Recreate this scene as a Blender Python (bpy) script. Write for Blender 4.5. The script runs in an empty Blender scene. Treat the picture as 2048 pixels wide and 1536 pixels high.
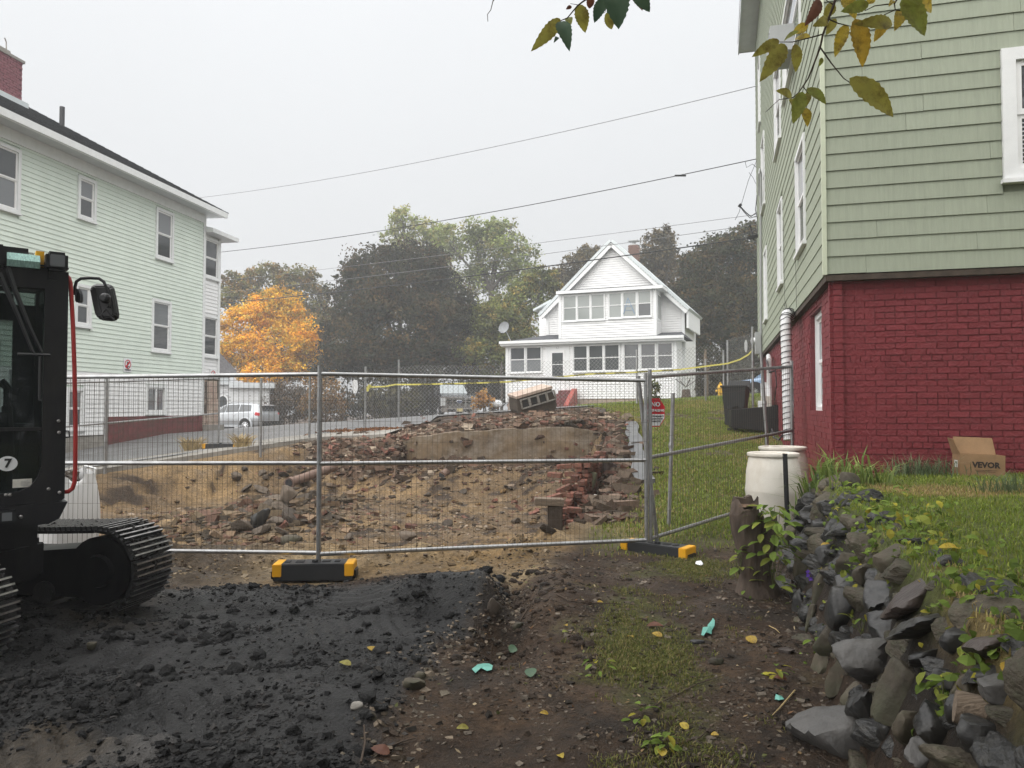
import bpy, bmesh, math, random
import numpy as np
from mathutils import Vector, Matrix, Euler
R = math.radians
HAZE = .0021
SC = bpy.context.scene
COL = SC.collection
rnd = random.Random(7)
# ------------------------------------------------------------------ camera
CAM = Vector((0, 0, 1.55)); PITCH = math.atan(47 / 1500); F = 1500.0
cd = bpy.data.cameras.new('camera'); cam = bpy.data.objects.new('camera', cd); COL.objects.link(cam)
cam.location = CAM; cam.rotation_euler = (R(90) + PITCH, 0, 0)
cd.sensor_width = 36; cd.lens = 36 * F / 2048; cd.clip_start = .05; cd.clip_end = 2000
SC.camera = cam
# ------------------------------------------------------------------ sky: overcast, foggy
SUN_EL, SUN_AZ = R(60), R(222)
w = bpy.data.worlds.new('World'); SC.world = w; w.use_nodes = True
nt = w.node_tree; nt.nodes.clear()
out = nt.nodes.new('ShaderNodeOutputWorld'); bg = nt.nodes.new('ShaderNodeBackground')
sky = nt.nodes.new('ShaderNodeTexSky'); sky.sky_type = 'NISHITA'; sky.sun_disc = False
sky.sun_elevation = SUN_EL; sky.sun_rotation = SUN_AZ; sky.dust_density = 6; sky.air_density = 1.2
hs = nt.nodes.new('ShaderNodeHueSaturation'); hs.inputs['Saturation'].default_value = .12
tc = nt.nodes.new('ShaderNodeTexCoord'); sx = nt.nodes.new('ShaderNodeSeparateXYZ')
mr = nt.nodes.new('ShaderNodeMapRange'); mr.inputs[1].default_value = 0; mr.inputs[2].default_value = 1
mr.inputs[3].default_value = 3.45; mr.inputs[4].default_value = 6.6      # even cloud deck, brighter overhead
cn = nt.nodes.new('ShaderNodeTexNoise'); cn.inputs['Scale'].default_value = 2.2; cn.inputs['Detail'].default_value = 3
mrn = nt.nodes.new('ShaderNodeMapRange'); mrn.inputs[3].default_value = .96; mrn.inputs[4].default_value = 1.04
mu = nt.nodes.new('ShaderNodeMath'); mu.operation = 'MULTIPLY'
cl = nt.nodes.new('ShaderNodeMix'); cl.data_type = 'RGBA'; cl.blend_type = 'MULTIPLY'; cl.inputs[0].default_value = 1
cl.inputs[6].default_value = (.955, .975, 1.0, 1)
mx = nt.nodes.new('ShaderNodeMix'); mx.data_type = 'RGBA'; mx.inputs[0].default_value = .88
L = nt.links.new
L(tc.outputs['Generated'], sx.inputs[0]); L(sx.outputs[2], mr.inputs[0]); L(tc.outputs['Generated'], cn.inputs['Vector'])
L(cn.outputs['Fac'], mrn.inputs[0]); L(mr.outputs[0], mu.inputs[0]); L(mrn.outputs[0], mu.inputs[1]); L(mu.outputs[0], cl.inputs[7])
L(sky.outputs[0], hs.inputs['Color']); L(hs.outputs[0], mx.inputs[6]); L(cl.outputs[2], mx.inputs[7])
L(mx.outputs[2], bg.inputs['Color']); bg.inputs['Strength'].default_value = .05; L(bg.outputs[0], out.inputs[0])
sd = bpy.data.lights.new('sun', 'SUN'); sun = bpy.data.objects.new('sun', sd); COL.objects.link(sun)
sd.energy = 1.5; sd.angle = R(125); sd.color = (1, .97, .93)
_s = Vector((math.sin(SUN_AZ) * math.cos(SUN_EL), math.cos(SUN_AZ) * math.cos(SUN_EL), math.sin(SUN_EL)))
sun.rotation_euler = _s.to_track_quat('Z', 'Y').to_euler()
vs = SC.view_settings; vs.view_transform = 'Standard'; vs.look = 'None'; vs.exposure = 2.0; vs.gamma = 1; vs.use_curve_mapping = False
cy = SC.cycles
cy.max_bounces = 8; cy.diffuse_bounces = 3; cy.glossy_bounces = 3; cy.transmission_bounces = 4; cy.transparent_max_bounces = 16
cy.volume_bounces = 1; cy.use_denoising = True; cy.use_adaptive_sampling = True; cy.adaptive_threshold = .004
cy.caustics_reflective = False; cy.caustics_refractive = False; cy.sample_clamp_indirect = 6
try: cy.denoiser = 'OPENIMAGEDENOISE'; cy.denoising_input_passes = 'RGB_ALBEDO_NORMAL'; cy.denoising_prefilter = 'NONE'
except Exception: pass

# ------------------------------------------------------------------ pixel <-> place helpers
FWD = Vector((0, math.cos(PITCH), math.sin(PITCH))); UPV = Vector((0, -math.sin(PITCH), math.cos(PITCH)))
def ray(px, py): return FWD + Vector(((px - 1024) / F, 0, 0)) + UPV * ((768 - py) / F)
def at(px, py, Y):
    d = ray(px, py); return CAM + d * (Y / d.y)
def plane_uv(O, u, n, off, px, py):
    d = ray(px, py); o = Vector((O[0], O[1], 0)); n3 = Vector((n[0], n[1], 0)); u3 = Vector((u[0], u[1], 0))
    t = (off - (CAM - o).dot(n3)) / d.dot(n3); p = CAM + d * t
    return (p - o).dot(u3), p.z
# ------------------------------------------------------------------ noise
def _h(i, j, s):
    n = np.sin(i * 127.1 + j * 311.7 + s * 74.7) * 43758.5453
    return n - np.floor(n)
def vn(x, y, s=0):
    xi = np.floor(x); yi = np.floor(y); fx = x - xi; fy = y - yi
    fx = fx * fx * (3 - 2 * fx); fy = fy * fy * (3 - 2 * fy)
    a = _h(xi, yi, s); b = _h(xi + 1, yi, s); c = _h(xi, yi + 1, s); d = _h(xi + 1, yi + 1, s)
    return (a + (b - a) * fx + (c - a) * fy + (a - b - c + d) * fx * fy) * 2 - 1
def fbm(x, y, s=0, o=4, g=.5):
    r = 0; a = 1; f = 1; t = 0
    for k in range(o):
        r = r + a * vn(x * f + 13.7 * k, y * f - 7.3 * k, s + k); t += a; a *= g; f *= 2.03
    return r / t
def ss(a, b, x):
    t = np.clip((x - a) / (b - a), 0, 1); return t * t * (3 - 2 * t)
def lerp(a, b, t): return a + (b - a) * t
# ------------------------------------------------------------------ terrain heights (metres, eye at 1.55)
def xr(y): return np.interp(y, [7.4, 8.6, 11, 18, 19], [.4, .9, 1.5, 2.4, 2.45])          # right rim of the pit
def ye(x): return np.interp(x, [-20, -12, -9, -7, -4.9, -2.8, -2.5, 6], [8.5, 12.2, 14.4, 16.6, 18.9, 18.4, 18.2, 18.2])   # left and back rim
def xb(y): return .62 + .27 * y
def xt(y): return .85 + .30 * y
def xk(y): return np.interp(y, [0, 3.2, 4.1, 4.9, 5.5, 6.3, 7], [-.75, -.62, -.6, -.5, -.22, -.05, -.1])   # edge of the black soil
def bump(x, y, cx, cy_, rx, ry, h): return h * np.exp(-((x - cx) / rx) ** 2 - ((y - cy_) / ry) ** 2)
def masks(x, y):
    far_w = ss(-3.5, 1.5, x)
    wid = np.interp(x, [-5, -2.7, -2.5], [2.3, 1.5, .22])
    nz = .35 * fbm(x * .9, y * .9, 5, 3)
    s_r = ss(0, .85, xr(y) - x + .4 * nz); s_b = ss(0, 1, (ye(x) - y) / wid + np.where(x < -2.6, .5 * nz, 0))
    return far_w, s_r * s_b * ss(7.1, 8.4, y)
TREADS = ((-1.15, 6.1, 80, .5, .27, .05), (-2.15, 3.35, 38, .95, .3, .055), (-1.25, 5.15, 22, .7, .24, .036), (-2.1, 4.75, 12, .8, .26, .04), (-1.5, 4.1, 30, .6, .24, .036))
def smooth_zones(x, y):
    # crawler tread prints and smeared patches pressed into the black soil
    sm = ss(.12, .3, fbm(x * 1.0 + 3, y * 1.6, 37, 3)) * .5; tz = 0 * x
    for cx, cy_, ax, ln, wd, amp in TREADS:
        c, s = math.cos(R(ax)), math.sin(R(ax)); u = (x - cx) * c + (y - cy_) * s; v = -(x - cx) * s + (y - cy_) * c
        m = ss(ln, ln * .8, np.abs(u) + .12 * fbm(x * 4, y * 4, 34, 2)) * ss(wd, wd * .85, np.abs(v) + .05 * fbm(x * 6, y * 6, 35, 2)); tz = tz + m * amp * (np.minimum(1, 2.2 * np.abs(((u / .105) % 1) - .5) * 2) - .75) * (.6 + .4 * fbm(x * 5, y * 5, 32, 3)); sm = np.maximum(sm, m)
    return sm, tz
def H(x, y, fine=True):
    x = np.asarray(x, float); y = np.asarray(y, float)
    far = 1.38 + .065 * np.clip(x, -30, 24) - .05 * np.clip(y - 62, 0, 200)
    zl = np.maximum(far - .075 * np.clip(24 - y, 0, 30), -.05)
    zr = np.minimum(.03 + .108 * np.clip(y - 7.8, 0, 30), far)
    wf, pit = masks(x, y)
    zo = lerp(zl, zr, wf)
    zo = zo * ss(4, 9, np.where(x < -3, y, 9.0))
    fl = -.42 * ss(7.8, 10.5, y) + .55 * ss(15.6, 18, y) * ss(-4.5, -2, x) + .1 * fbm(x * .8, y * .8, 21, 3)
    fl = fl + bump(x, y, -3.9, 12.6, 1.2, 2.2, .34) + bump(x, y, -6.6, 12.2, 1.6, 1.4, .22) + bump(x, y, 1.0, 16.2, .7, 1.4, .25)
    z = lerp(zo, fl, pit)
    # broken ground: rough in the pit and in the churned soil, smooth elsewhere
    if fine:
        bank = pit * (1 - pit) * 4
        rim = np.exp(-((y - ye(x) - .7) / 1.3) ** 2) * ss(-6.5, -4.5, x) * (1 - ss(2.6, 3.6, x))
        z = z + (pit * .07 + bank * .34 + rim * .12) * fbm(x * 2.1, y * 2.1, 3, 5, .6)
        blk = ss(-.12, .12, xk(y) - x + .16 * fbm(x * 2, y * 2, 9, 3)) * (1 - ss(6.4, 7.0, y + .25 * fbm(x * 1.5, y * 1.5, 8, 3)))
        cl_ = fbm(x * 3.2, y * 3.2, 31, 5, .62)
        sm, tz = smooth_zones(x, y); kz = 1 - .8 * sm
        z = z + blk * (kz * (.045 * cl_ + .075 * np.maximum(fbm(x * 5, y * 5, 35, 4, .6), 0) + .03 * np.maximum(fbm(x * 13, y * 13, 36, 3), 0)) * (.5 + .5 * ss(-.2, .3, fbm(x * .9, y * .9, 38, 3))) + .07 * np.abs(fbm(x * 1.3, y * 1.3, 33, 3)) + tz)
        z = z + blk * .05 * ss(.05, .25, fbm(x * 1.1 + .6 * y, y * 2.2, 39, 3))
        grd = (1 - blk) * (1 - pit) * (1 - ss(7.5, 9, y))
        z = z + grd * (.02 * fbm(x * 2.3, y * 2.3, 41, 5, .55) + .035 * fbm(x * .8, y * .8, 43, 3))
        # pushed-up soil, gully and path
        z = z + bump(x, y, -.62, 5.95, .42, .3, .17) + bump(x, y, -.22, 5.85, .2, .32, .15)
        z = z + bump(x, y, -.95, 3.55, .28, .55, .09) + bump(x, y, -2.7, 4.2, .9, .25, .08) + bump(x, y, -.75, 4.35, .2, .25, .07)
        z = z - bump(x, y, -.06, 5.25, .2, .32, .2) - bump(x, y, .0, 6.2, .13, .7, .16) - bump(x, y, -.02, 4.9, .16, .2, .1)
        z = z + bump(x, y, .4, 6.2, .25, .9, .07)
        z = z + (ss(8, 9.5, y) * (1 - pit) * (1 - ss(22, 26, y)) * ss(.5, 1.5, x)) * .03 * fbm(x * 1.4, y * 1.4, 47, 4)
    if fine: z = lerp(z, -.045, np.minimum(1, 1.6 * np.exp(-((x + 1.83) / .5) ** 2 - ((y - 6.95) / .26) ** 2)))
    lawn = .77 + .012 * y + (.025 * fbm(x * 1.7, y * 1.7, 51, 4) if fine else 0)
    u = np.clip((x - xb(y)) / (xt(y) - xb(y)), 0, 1); m = (1 - ss(7.7, 8.15, y)) * u ** .8
    return lerp(z, lawn, m)
def Hs(x, y): return float(H(np.array([x]), np.array([y]))[0])
def hit(px, py, lift=0.0, tmax=60):
    d = ray(px, py); t = np.concatenate([np.linspace(1.2, 10, 900), np.linspace(10, tmax, 1500)])
    X = CAM.x + d.x * t; Y = CAM.y + d.y * t; Z = CAM.z + d.z * t
    b = np.nonzero(Z <= H(X, Y) + lift)[0]
    i = b[0] if len(b) else len(t) - 1
    return Vector((X[i], Y[i], Z[i]))
# ------------------------------------------------------------------ materials
def lin(r, g, b):
    f = lambda c: (c / 255 / 12.92) if c <= 10 else ((c / 255 + .055) / 1.055) ** 2.4
    return (f(r), f(g), f(b))
def mat(name, col, rough=.6, var=.15, scale=5, metal=0, bump_=0, bscale=40, spec=.4, col2=None, rand=0, stretch=None, grime=None, detail=5):
    m = bpy.data.materials.new(name); m.use_nodes = True; n = m.node_tree.nodes; l = m.node_tree.links.new
    p = n['Principled BSDF']; p.inputs['Roughness'].default_value = rough; p.inputs['Metallic'].default_value = metal
    p.inputs['Specular IOR Level'].default_value = spec
    tc = n.new('ShaderNodeTexCoord'); mp = n.new('ShaderNodeMapping')
    if stretch: mp.inputs['Scale'].default_value = stretch
    l(tc.outputs['Object'], mp.inputs[0])
    vec = mp.outputs[0]
    oi = None
    if rand:
        oi = n.new('ShaderNodeObjectInfo'); ad = n.new('ShaderNodeVectorMath'); ad.operation = 'MULTIPLY_ADD'
        l(oi.outputs['Random'], ad.inputs[0]); ad.inputs[1].default_value = (37, 19, 53); l(vec, ad.inputs[2]); vec = ad.outputs[0]
    nz = n.new('ShaderNodeTexNoise'); nz.inputs['Scale'].default_value = scale; nz.inputs['Detail'].default_value = detail; nz.inputs['Roughness'].default_value = .62
    l(vec, nz.inputs['Vector'])
    rp = n.new('ShaderNodeValToRGB'); rp.color_ramp.elements[0].position = .3; rp.color_ramp.elements[1].position = .7
    c2 = col2 or tuple(min(1, c * (1 + var)) for c in col); c1 = col if col2 else tuple(c * (1 - var) for c in col)
    rp.color_ramp.elements[0].color = (*c1, 1); rp.color_ramp.elements[1].color = (*c2, 1)
    l(nz.outputs['Fac'], rp.inputs[0]); cur = rp.outputs[0]
    def mul(cur, fac, a, b):
        mr = n.new('ShaderNodeMapRange'); mr.inputs[3].default_value = a; mr.inputs[4].default_value = b; l(fac, mr.inputs[0])
        mm = n.new('ShaderNodeMix'); mm.data_type = 'RGBA'; mm.blend_type = 'MULTIPLY'; mm.inputs[0].default_value = 1
        l(cur, mm.inputs[6]); l(mr.outputs[0], mm.inputs[7]); return mm.outputs[2]
    if rand: cur = mul(cur, oi.outputs['Random'], 1 - rand, 1 + rand)
    if grime:      # (scale vector, dark colour, amount)
        mp2 = n.new('ShaderNodeMapping'); mp2.inputs['Scale'].default_value = grime[0]; l(tc.outputs['Object'], mp2.inputs[0])
        n2 = n.new('ShaderNodeTexNoise'); n2.inputs['Scale'].default_value = 1; n2.inputs['Detail'].default_value = 6; n2.inputs['Roughness'].default_value = .7; l(mp2.outputs[0], n2.inputs['Vector'])
        r2 = n.new('ShaderNodeValToRGB'); r2.color_ramp.elements[0].position = .45; r2.color_ramp.elements[1].position = .75
        r2.color_ramp.elements[0].color = (0, 0, 0, 1); r2.color_ramp.elements[1].color = (grime[2],) * 3 + (1,); l(n2.outputs['Fac'], r2.inputs[0])
        mm = n.new('ShaderNodeMix'); mm.data_type = 'RGBA'; l(r2.outputs[0], mm.inputs[0]); l(cur, mm.inputs[6]); mm.inputs[7].default_value = (*grime[1], 1); cur = mm.outputs[2]
    l(cur, p.inputs['Base Color'])
    if bump_:
        nb = n.new('ShaderNodeTexNoise'); nb.inputs['Scale'].default_value = bscale; nb.inputs['Detail'].default_value = 6; l(vec, nb.inputs['Vector'])
        b = n.new('ShaderNodeBump'); b.inputs['Strength'].default_value = bump_; b.inputs['Distance'].default_value = .02; l(nb.outputs['Fac'], b.inputs['Height']); l(b.outputs[0], p.inputs['Normal'])
    return m
def vmat(name, rough=.9, var=.3, scale=30, bump_=.6, bscale=60, transl=0, spec=.2, dist=.02, wet=0):
    m = bpy.data.materials.new(name); m.use_nodes = True; n = m.node_tree.nodes; l = m.node_tree.links.new
    p = n['Principled BSDF']; p.inputs['Roughness'].default_value = rough; p.inputs['Specular IOR Level'].default_value = spec
    a = n.new('ShaderNodeAttribute'); a.attribute_name = 'col'
    cur = a.outputs['Color']
    tc = n.new('ShaderNodeTexCoord')
    if var:
        for s_, v_ in ((scale, var), (scale * .13, var * .6)):
            nz = n.new('ShaderNodeTexNoise'); nz.inputs['Scale'].default_value = s_; nz.inputs['Detail'].default_value = 8; nz.inputs['Roughness'].default_value = .7; l(tc.outputs['Object'], nz.inputs['Vector'])
            mr = n.new('ShaderNodeMapRange'); mr.inputs[1].default_value = .3; mr.inputs[2].default_value = .7; mr.inputs[3].default_value = 1 - v_; mr.inputs[4].default_value = 1 + v_; l(nz.outputs['Fac'], mr.inputs[0])
            mm = n.new('ShaderNodeMix'); mm.data_type = 'RGBA'; mm.blend_type = 'MULTIPLY'; mm.inputs[0].default_value = 1; l(cur, mm.inputs[6]); l(mr.outputs[0], mm.inputs[7]); cur = mm.outputs[2]
    l(cur, p.inputs['Base Color'])
    if wet:
        nz = n.new('ShaderNodeTexNoise'); nz.inputs['Scale'].default_value = 2.2; nz.inputs['Detail'].default_value = 6; l(tc.outputs['Object'], nz.inputs['Vector'])
        mr = n.new('ShaderNodeMapRange'); mr.inputs[1].default_value = .4; mr.inputs[2].default_value = .65; mr.inputs[3].default_value = rough; mr.inputs[4].default_value = rough - wet; l(nz.outputs['Fac'], mr.inputs[0]); l(mr.outputs[0], p.inputs['Roughness'])
    if bump_:
        nb = n.new('ShaderNodeTexNoise'); nb.inputs['Scale'].default_value = bscale; nb.inputs['Detail'].default_value = 10; nb.inputs['Roughness'].default_value = .65; l(tc.outputs['Object'], nb.inputs['Vector'])
        b = n.new('ShaderNodeBump'); b.inputs['Strength'].default_value = bump_; b.inputs['Distance'].default_value = dist; l(nb.outputs['Fac'], b.inputs['Height']); l(b.outputs[0], p.inputs['Normal'])
    if transl:
        t = n.new('ShaderNodeBsdfTranslucent'); l(cur, t.inputs['Color']); ms = n.new('ShaderNodeMixShader'); ms.inputs[0].default_value = transl
        l(p.outputs[0], ms.inputs[1]); l(t.outputs[0], ms.inputs[2]); l(ms.outputs[0], n['Material Output'].inputs[0])
    return m
def glass(name, tint=(.02, .025, .03), clear=.0, rough=.03):
    m = bpy.data.materials.new(name); m.use_nodes = True; n = m.node_tree.nodes; l = m.node_tree.links.new
    p = n['Principled BSDF']; p.inputs['Base Color'].default_value = (*tint, 1); p.inputs['Roughness'].default_value = rough; p.inputs['Specular IOR Level'].default_value = .6
    if clear:
        t = n.new('ShaderNodeBsdfTransparent'); t.inputs[0].default_value = (.8, .9, .87, 1); ms = n.new('ShaderNodeMixShader'); ms.inputs[0].default_value = clear
        l(p.outputs[0], ms.inputs[1]); l(t.outputs[0], ms.inputs[2]); l(ms.outputs[0], n['Material Output'].inputs[0])
    return m
# ------------------------------------------------------------------ mesh helpers
class MB:
    def __init__(s): s.v = []; s.f = []; s.m = []
    def add(s, vs, fs, mi=0):
        o = len(s.v); s.v += [tuple(p) for p in vs]; s.f += [tuple(i + o for i in q) for q in fs]; s.m += [mi] * len(fs); return s
    def box(s, c, d, rot=None, mi=0, taper=1.0):
        hx, hy, hz = d[0] / 2, d[1] / 2, d[2] / 2
        vs = [Vector((x * hx * (taper if z > 0 else 1), y * hy * (taper if z > 0 else 1), z * hz)) for z in (-1, 1) for y in (-1, 1) for x in (-1, 1)]
        if rot is not None:
            q = rot if isinstance(rot, Matrix) else Euler(rot).to_matrix(); vs = [q @ p for p in vs]
        c = Vector(c); return s.add([p + c for p in vs], [(0, 2, 3, 1), (4, 5, 7, 6), (0, 1, 5, 4), (2, 6, 7, 3), (0, 4, 6, 2), (1, 3, 7, 5)], mi)
    def bx(s, a, b, mi=0):
        return s.box([(a[i] + b[i]) / 2 for i in range(3)], [abs(b[i] - a[i]) for i in range(3)], None, mi)
    def prism(s, poly, ext, mi=0):
        n = len(poly); ext = Vector(ext); a = [Vector(p) for p in poly]; b = [p + ext for p in a]
        return s.add(a + b, [tuple(range(n))[::-1], tuple(range(n, 2 * n))] + [(i, (i + 1) % n, n + (i + 1) % n, n + i) for i in range(n)], mi)
    def tube(s, pts, r, n=6, mi=0, caps=True):
        pts = [Vector(p) for p in pts]; k = len(pts); rs = r if isinstance(r, (list, tuple)) else [r] * k
        o = []; up = None
        for i, p in enumerate(pts):
            t = (pts[min(i + 1, k - 1)] - pts[max(i - 1, 0)])
            t = t.normalized() if t.length > 1e-9 else Vector((0, 0, 1))
            if up is None: up = t.orthogonal().normalized()
            else:
                up = up - t * up.dot(t); up = up.normalized() if up.length > 1e-6 else t.orthogonal().normalized()
            b = t.cross(up)
            o += [p + (up * math.cos(2 * math.pi * j / n) + b * math.sin(2 * math.pi * j / n)) * rs[i] for j in range(n)]
        fs = [(i * n + j, i * n + (j + 1) % n, (i + 1) * n + (j + 1) % n, (i + 1) * n + j) for i in range(k - 1) for j in range(n)]
        if caps: fs += [tuple(range(n))[::-1], tuple((k - 1) * n + j for j in range(n))]
        return s.add(o, fs, mi)
    def lathe(s, prof, n=20, c=(0, 0, 0), M_=None, mi=0):
        vs = [Vector((r * math.cos(2 * math.pi * j / n), r * math.sin(2 * math.pi * j / n), z)) for r, z in prof for j in range(n)]
        if M_ is not None: vs = [M_ @ p for p in vs]
        c = Vector(c); k = len(prof)
        return s.add([p + c for p in vs], [(i * n + j, i * n + (j + 1) % n, (i + 1) * n + (j + 1) % n, (i + 1) * n + j) for i in range(k - 1) for j in range(n)] + [tuple(range(n))[::-1], tuple((k - 1) * n + j for j in range(n))], mi)
    def build(s, name, mats, parent=None, smooth=False, bevel=0, loc=None):
        me = bpy.data.meshes.new(name); me.from_pydata(s.v, [], s.f)
        mats = mats if isinstance(mats, (list, tuple)) else [mats]
        for m in mats: me.materials.append(m)
        if len(mats) > 1: me.polygons.foreach_set('material_index', s.m)
        bm = bmesh.new(); bm.from_mesh(me); bmesh.ops.recalc_face_normals(bm, faces=bm.faces)
        if bevel: bmesh.ops.bevel(bm, geom=bm.edges[:] , offset=bevel, segments=2, affect='EDGES', clamp_overlap=True)
        bm.to_mesh(me); bm.free()
        if smooth:
            me.polygons.foreach_set('use_smooth', [True] * len(me.polygons))
            if smooth != 'all': me.set_sharp_from_angle(angle=R(38))
        return link(name, me, parent, loc)
def link(name, me, parent=None, loc=None):
    o = bpy.data.objects.new(name, me); COL.objects.link(o); o.parent = parent
    if loc is not None: o.location = loc
    return o
def polys(name, V, mats, colr=None, parent=None, smooth=False, mi=None):
    V = np.asarray(V, np.float32); n, k = V.shape[:2]
    me = bpy.data.meshes.new(name); me.vertices.add(n * k); me.vertices.foreach_set('co', V.reshape(-1))
    me.loops.add(n * k); me.loops.foreach_set('vertex_index', np.arange(n * k, dtype=np.int32))
    me.polygons.add(n); me.polygons.foreach_set('loop_start', np.arange(0, n * k, k, dtype=np.int32))
    if colr is not None: put_col(me, np.repeat(np.asarray(colr), k, 0))
    for m in (mats if isinstance(mats, (list, tuple)) else [mats]): me.materials.append(m)
    if mi is not None: me.polygons.foreach_set('material_index', mi)
    me.update(calc_edges=True)
    return link(name, me, parent)
def put_col(me, c):
    a = me.color_attributes.new('col', 'FLOAT_COLOR', 'POINT'); c = np.asarray(c, np.float32)
    a.data.foreach_set('color', np.concatenate([c, np.ones((len(c), 1), np.float32)], 1).reshape(-1))
def grid(name, X, Y, Z, m, C=None, keep=None, parent=None):
    ny, nx = X.shape; me = bpy.data.meshes.new(name)
    V = np.stack([X, Y, Z], -1).reshape(-1, 3).astype(np.float32)
    i = np.arange(nx * ny).reshape(ny, nx); Q = np.stack([i[:-1, :-1], i[:-1, 1:], i[1:, 1:], i[1:, :-1]], -1).reshape(-1, 4)
    if keep is not None:
        Q = Q[keep.reshape(-1)]; used = np.unique(Q); mp = np.zeros(len(V), int); mp[used] = np.arange(len(used)); V = V[used]; Q = mp[Q]
        if C is not None: C = C.reshape(-1, 3)[used]
    me.vertices.add(len(V)); me.vertices.foreach_set('co', V.reshape(-1)); me.loops.add(Q.size); me.loops.foreach_set('vertex_index', Q.reshape(-1).astype(np.int32))
    me.polygons.add(len(Q)); me.polygons.foreach_set('loop_start', np.arange(0, Q.size, 4, dtype=np.int32)); me.polygons.foreach_set('use_smooth', np.ones(len(Q), bool))
    if C is not None: put_col(me, C.reshape(-1, 3))
    me.materials.append(m); me.update(calc_edges=True); return link(name, me, parent)
# ------------------------------------------------------------------ object tags
def tag(o, label=None, cat=None, group=None, kind=None):
    if label: o['label'] = label
    if cat: o['category'] = cat
    if group: o['group'] = group
    if kind: o['kind'] = kind
    return o
def thing(name, label, cat, loc=(0, 0, 0), rz=0, group=None):
    o = bpy.data.objects.new(name, None); COL.objects.link(o); o.location = loc; o.rotation_euler = (0, 0, rz); o.empty_display_size = .1
    return tag(o, label, cat, group)
def copy_tree(o, parent=None):
    c = o.copy(); COL.objects.link(c); c.parent = parent
    for ch in list(o.children): copy_tree(ch, c)
    return c
def text(s, size, M_, m, parent, ext=.002, name='lettering', align='CENTER', bold=0):
    c = bpy.data.curves.new(name, 'FONT'); c.body = s; c.size = size; c.align_x = align; c.align_y = 'CENTER'; c.extrude = ext; c.offset = bold
    c.resolution_u = 2
    t = bpy.data.objects.new('tmp', c); COL.objects.link(t); bpy.context.view_layer.update()
    me = bpy.data.meshes.new_from_object(t.evaluated_get(bpy.context.evaluated_depsgraph_get())); bpy.data.objects.remove(t); bpy.data.curves.remove(c)
    me.materials.clear(); me.materials.append(m)
    o = link(name, me, parent); o.matrix_local = M_; return o
def frame_m(loc, xdir, zdir):   # text lies in its x-y plane: x along xdir, up along zdir
    x = Vector(xdir).normalized(); y = Vector(zdir).normalized(); z = x.cross(y); m = Matrix((x, y, z)).transposed().to_4x4(); m.translation = Vector(loc); return m
# ================================================================== materials
m_soil = vmat('soil', .9, .5, 22, 1.0, 45, wet=.5, spec=.28, dist=.05)
m_asph = mat('asphalt', (.12, .12, .122), .55, .25, 3, bump_=.5, bscale=180, col2=(.19, .19, .19), grime=((.35, 1.2, 1), (.05, .05, .052), .7))
m_conc = mat('concrete', (.26, .245, .22), .8, .2, 4, bump_=.35, bscale=60, grime=((1.5, 1.5, 1.5), (.12, .1, .08), .6))
m_wetconc = mat('wet_concrete', (.08, .082, .085), .28, .25, 3, bump_=.25, bscale=30)
m_leafv = vmat('leaf_colour', .7, .12, 8, 0, transl=.3, spec=.1)
m_grass = vmat('grass_blades', .65, 0, 8, 0, transl=.3, spec=.2)
m_bark = mat('bark', (.075, .055, .042), .9, .4, 14, bump_=.9, bscale=30, stretch=(1, 1, .25))
m_bark_far = mat('bark_far', (.07, .06, .052), .9, .3, 3)
m_galv = mat('galvanised_steel', (.34, .345, .35), .38, .2, 9, metal=.75, bump_=.08, bscale=60, grime=((3, 3, 3), (.16, .14, .12), .5))
m_wire = mat('wire', (.09, .075, .06), .5, .2, 9, metal=.3)
m_wire_far = mat('fence_wire', (.30, .30, .29), .5, .2, 9, metal=.4)
m_white = mat('white_paint', (.74, .75, .76), .5, .05, 5, grime=((2, 2, .6), (.45, .44, .4), .25))
m_vinyl = mat('white_vinyl', (.79, .79, .79), .5, .05, 3, grime=((.8, .8, .5), (.55, .56, .54), .25))
m_mint = mat('mint_siding', (.66, .735, .66), .5, .05, 2, grime=((.5, 1, .25), (.43, .5, .43), .3))
m_trimw = mat('trim_white', (.72, .73, .73), .45, .06, 5)
m_glassd = glass('window_glass', (.055, .06, .065), 0, .05)
m_glasshz = glass('curtained_glass', (.25, .27, .26), 0, .08)
m_glasslt = glass('window_glass_pale', (.16, .17, .18), 0, .06)
m_cab = glass('cab_glass', (.012, .016, .017), .45, .03)
m_shing = mat('roof_shingles', (.055, .058, .065), .9, .5, 9, bump_=.6, bscale=60, stretch=(1, 1, 4))
m_greysh = mat('grey_shingles', (.12, .115, .12), .9, .4, 8, bump_=.5, bscale=50)
m_alum = mat('pale_metal_roof', (.52, .56, .57), .45, .08, 4)
m_soffit = mat('soffit_grey', (.5, .52, .53), .5, .08, 3)
m_sage = mat('sage_siding', (.295, .325, .25), .75, .06, 3, rand=.03, bump_=.2, bscale=14, stretch=(12, 12, .6), grime=((30, 30, .6), (.205, .235, .18), .4))
m_sageb = m_sage
m_redb = mat('red_painted_brick', (.175, .030, .036), .6, .12, 9, rand=.07, bump_=.5, bscale=26, spec=.25)
m_redm = mat('red_painted_mortar', (.135, .024, .028), .65, .2, 14, bump_=.6, bscale=40)
m_brick = mat('old_brick', (.15, .06, .042), .9, .3, 20, rand=.4, bump_=.6, bscale=40, grime=((9, 9, 9), (.13, .095, .065), 1))
m_rubble = vmat('rubble', .9, .3, 14, .6, 40)
m_chim = mat('chimney_brick', (.20, .07, .085), .85, .25, 10, rand=.2)
m_found = mat('foundation_brick', (.42, .34, .28), .9, .25, 6, grime=((2, 2, 2), (.3, .15, .12), .7))
m_dred = mat('dark_red_paint', (.14, .03, .032), .7, .35, 6, bump_=.4, grime=((2, 2, 5), (.06, .05, .035), .9))
m_black = mat('black_plastic', (.014, .015, .017), .42, .2, 6)
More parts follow.
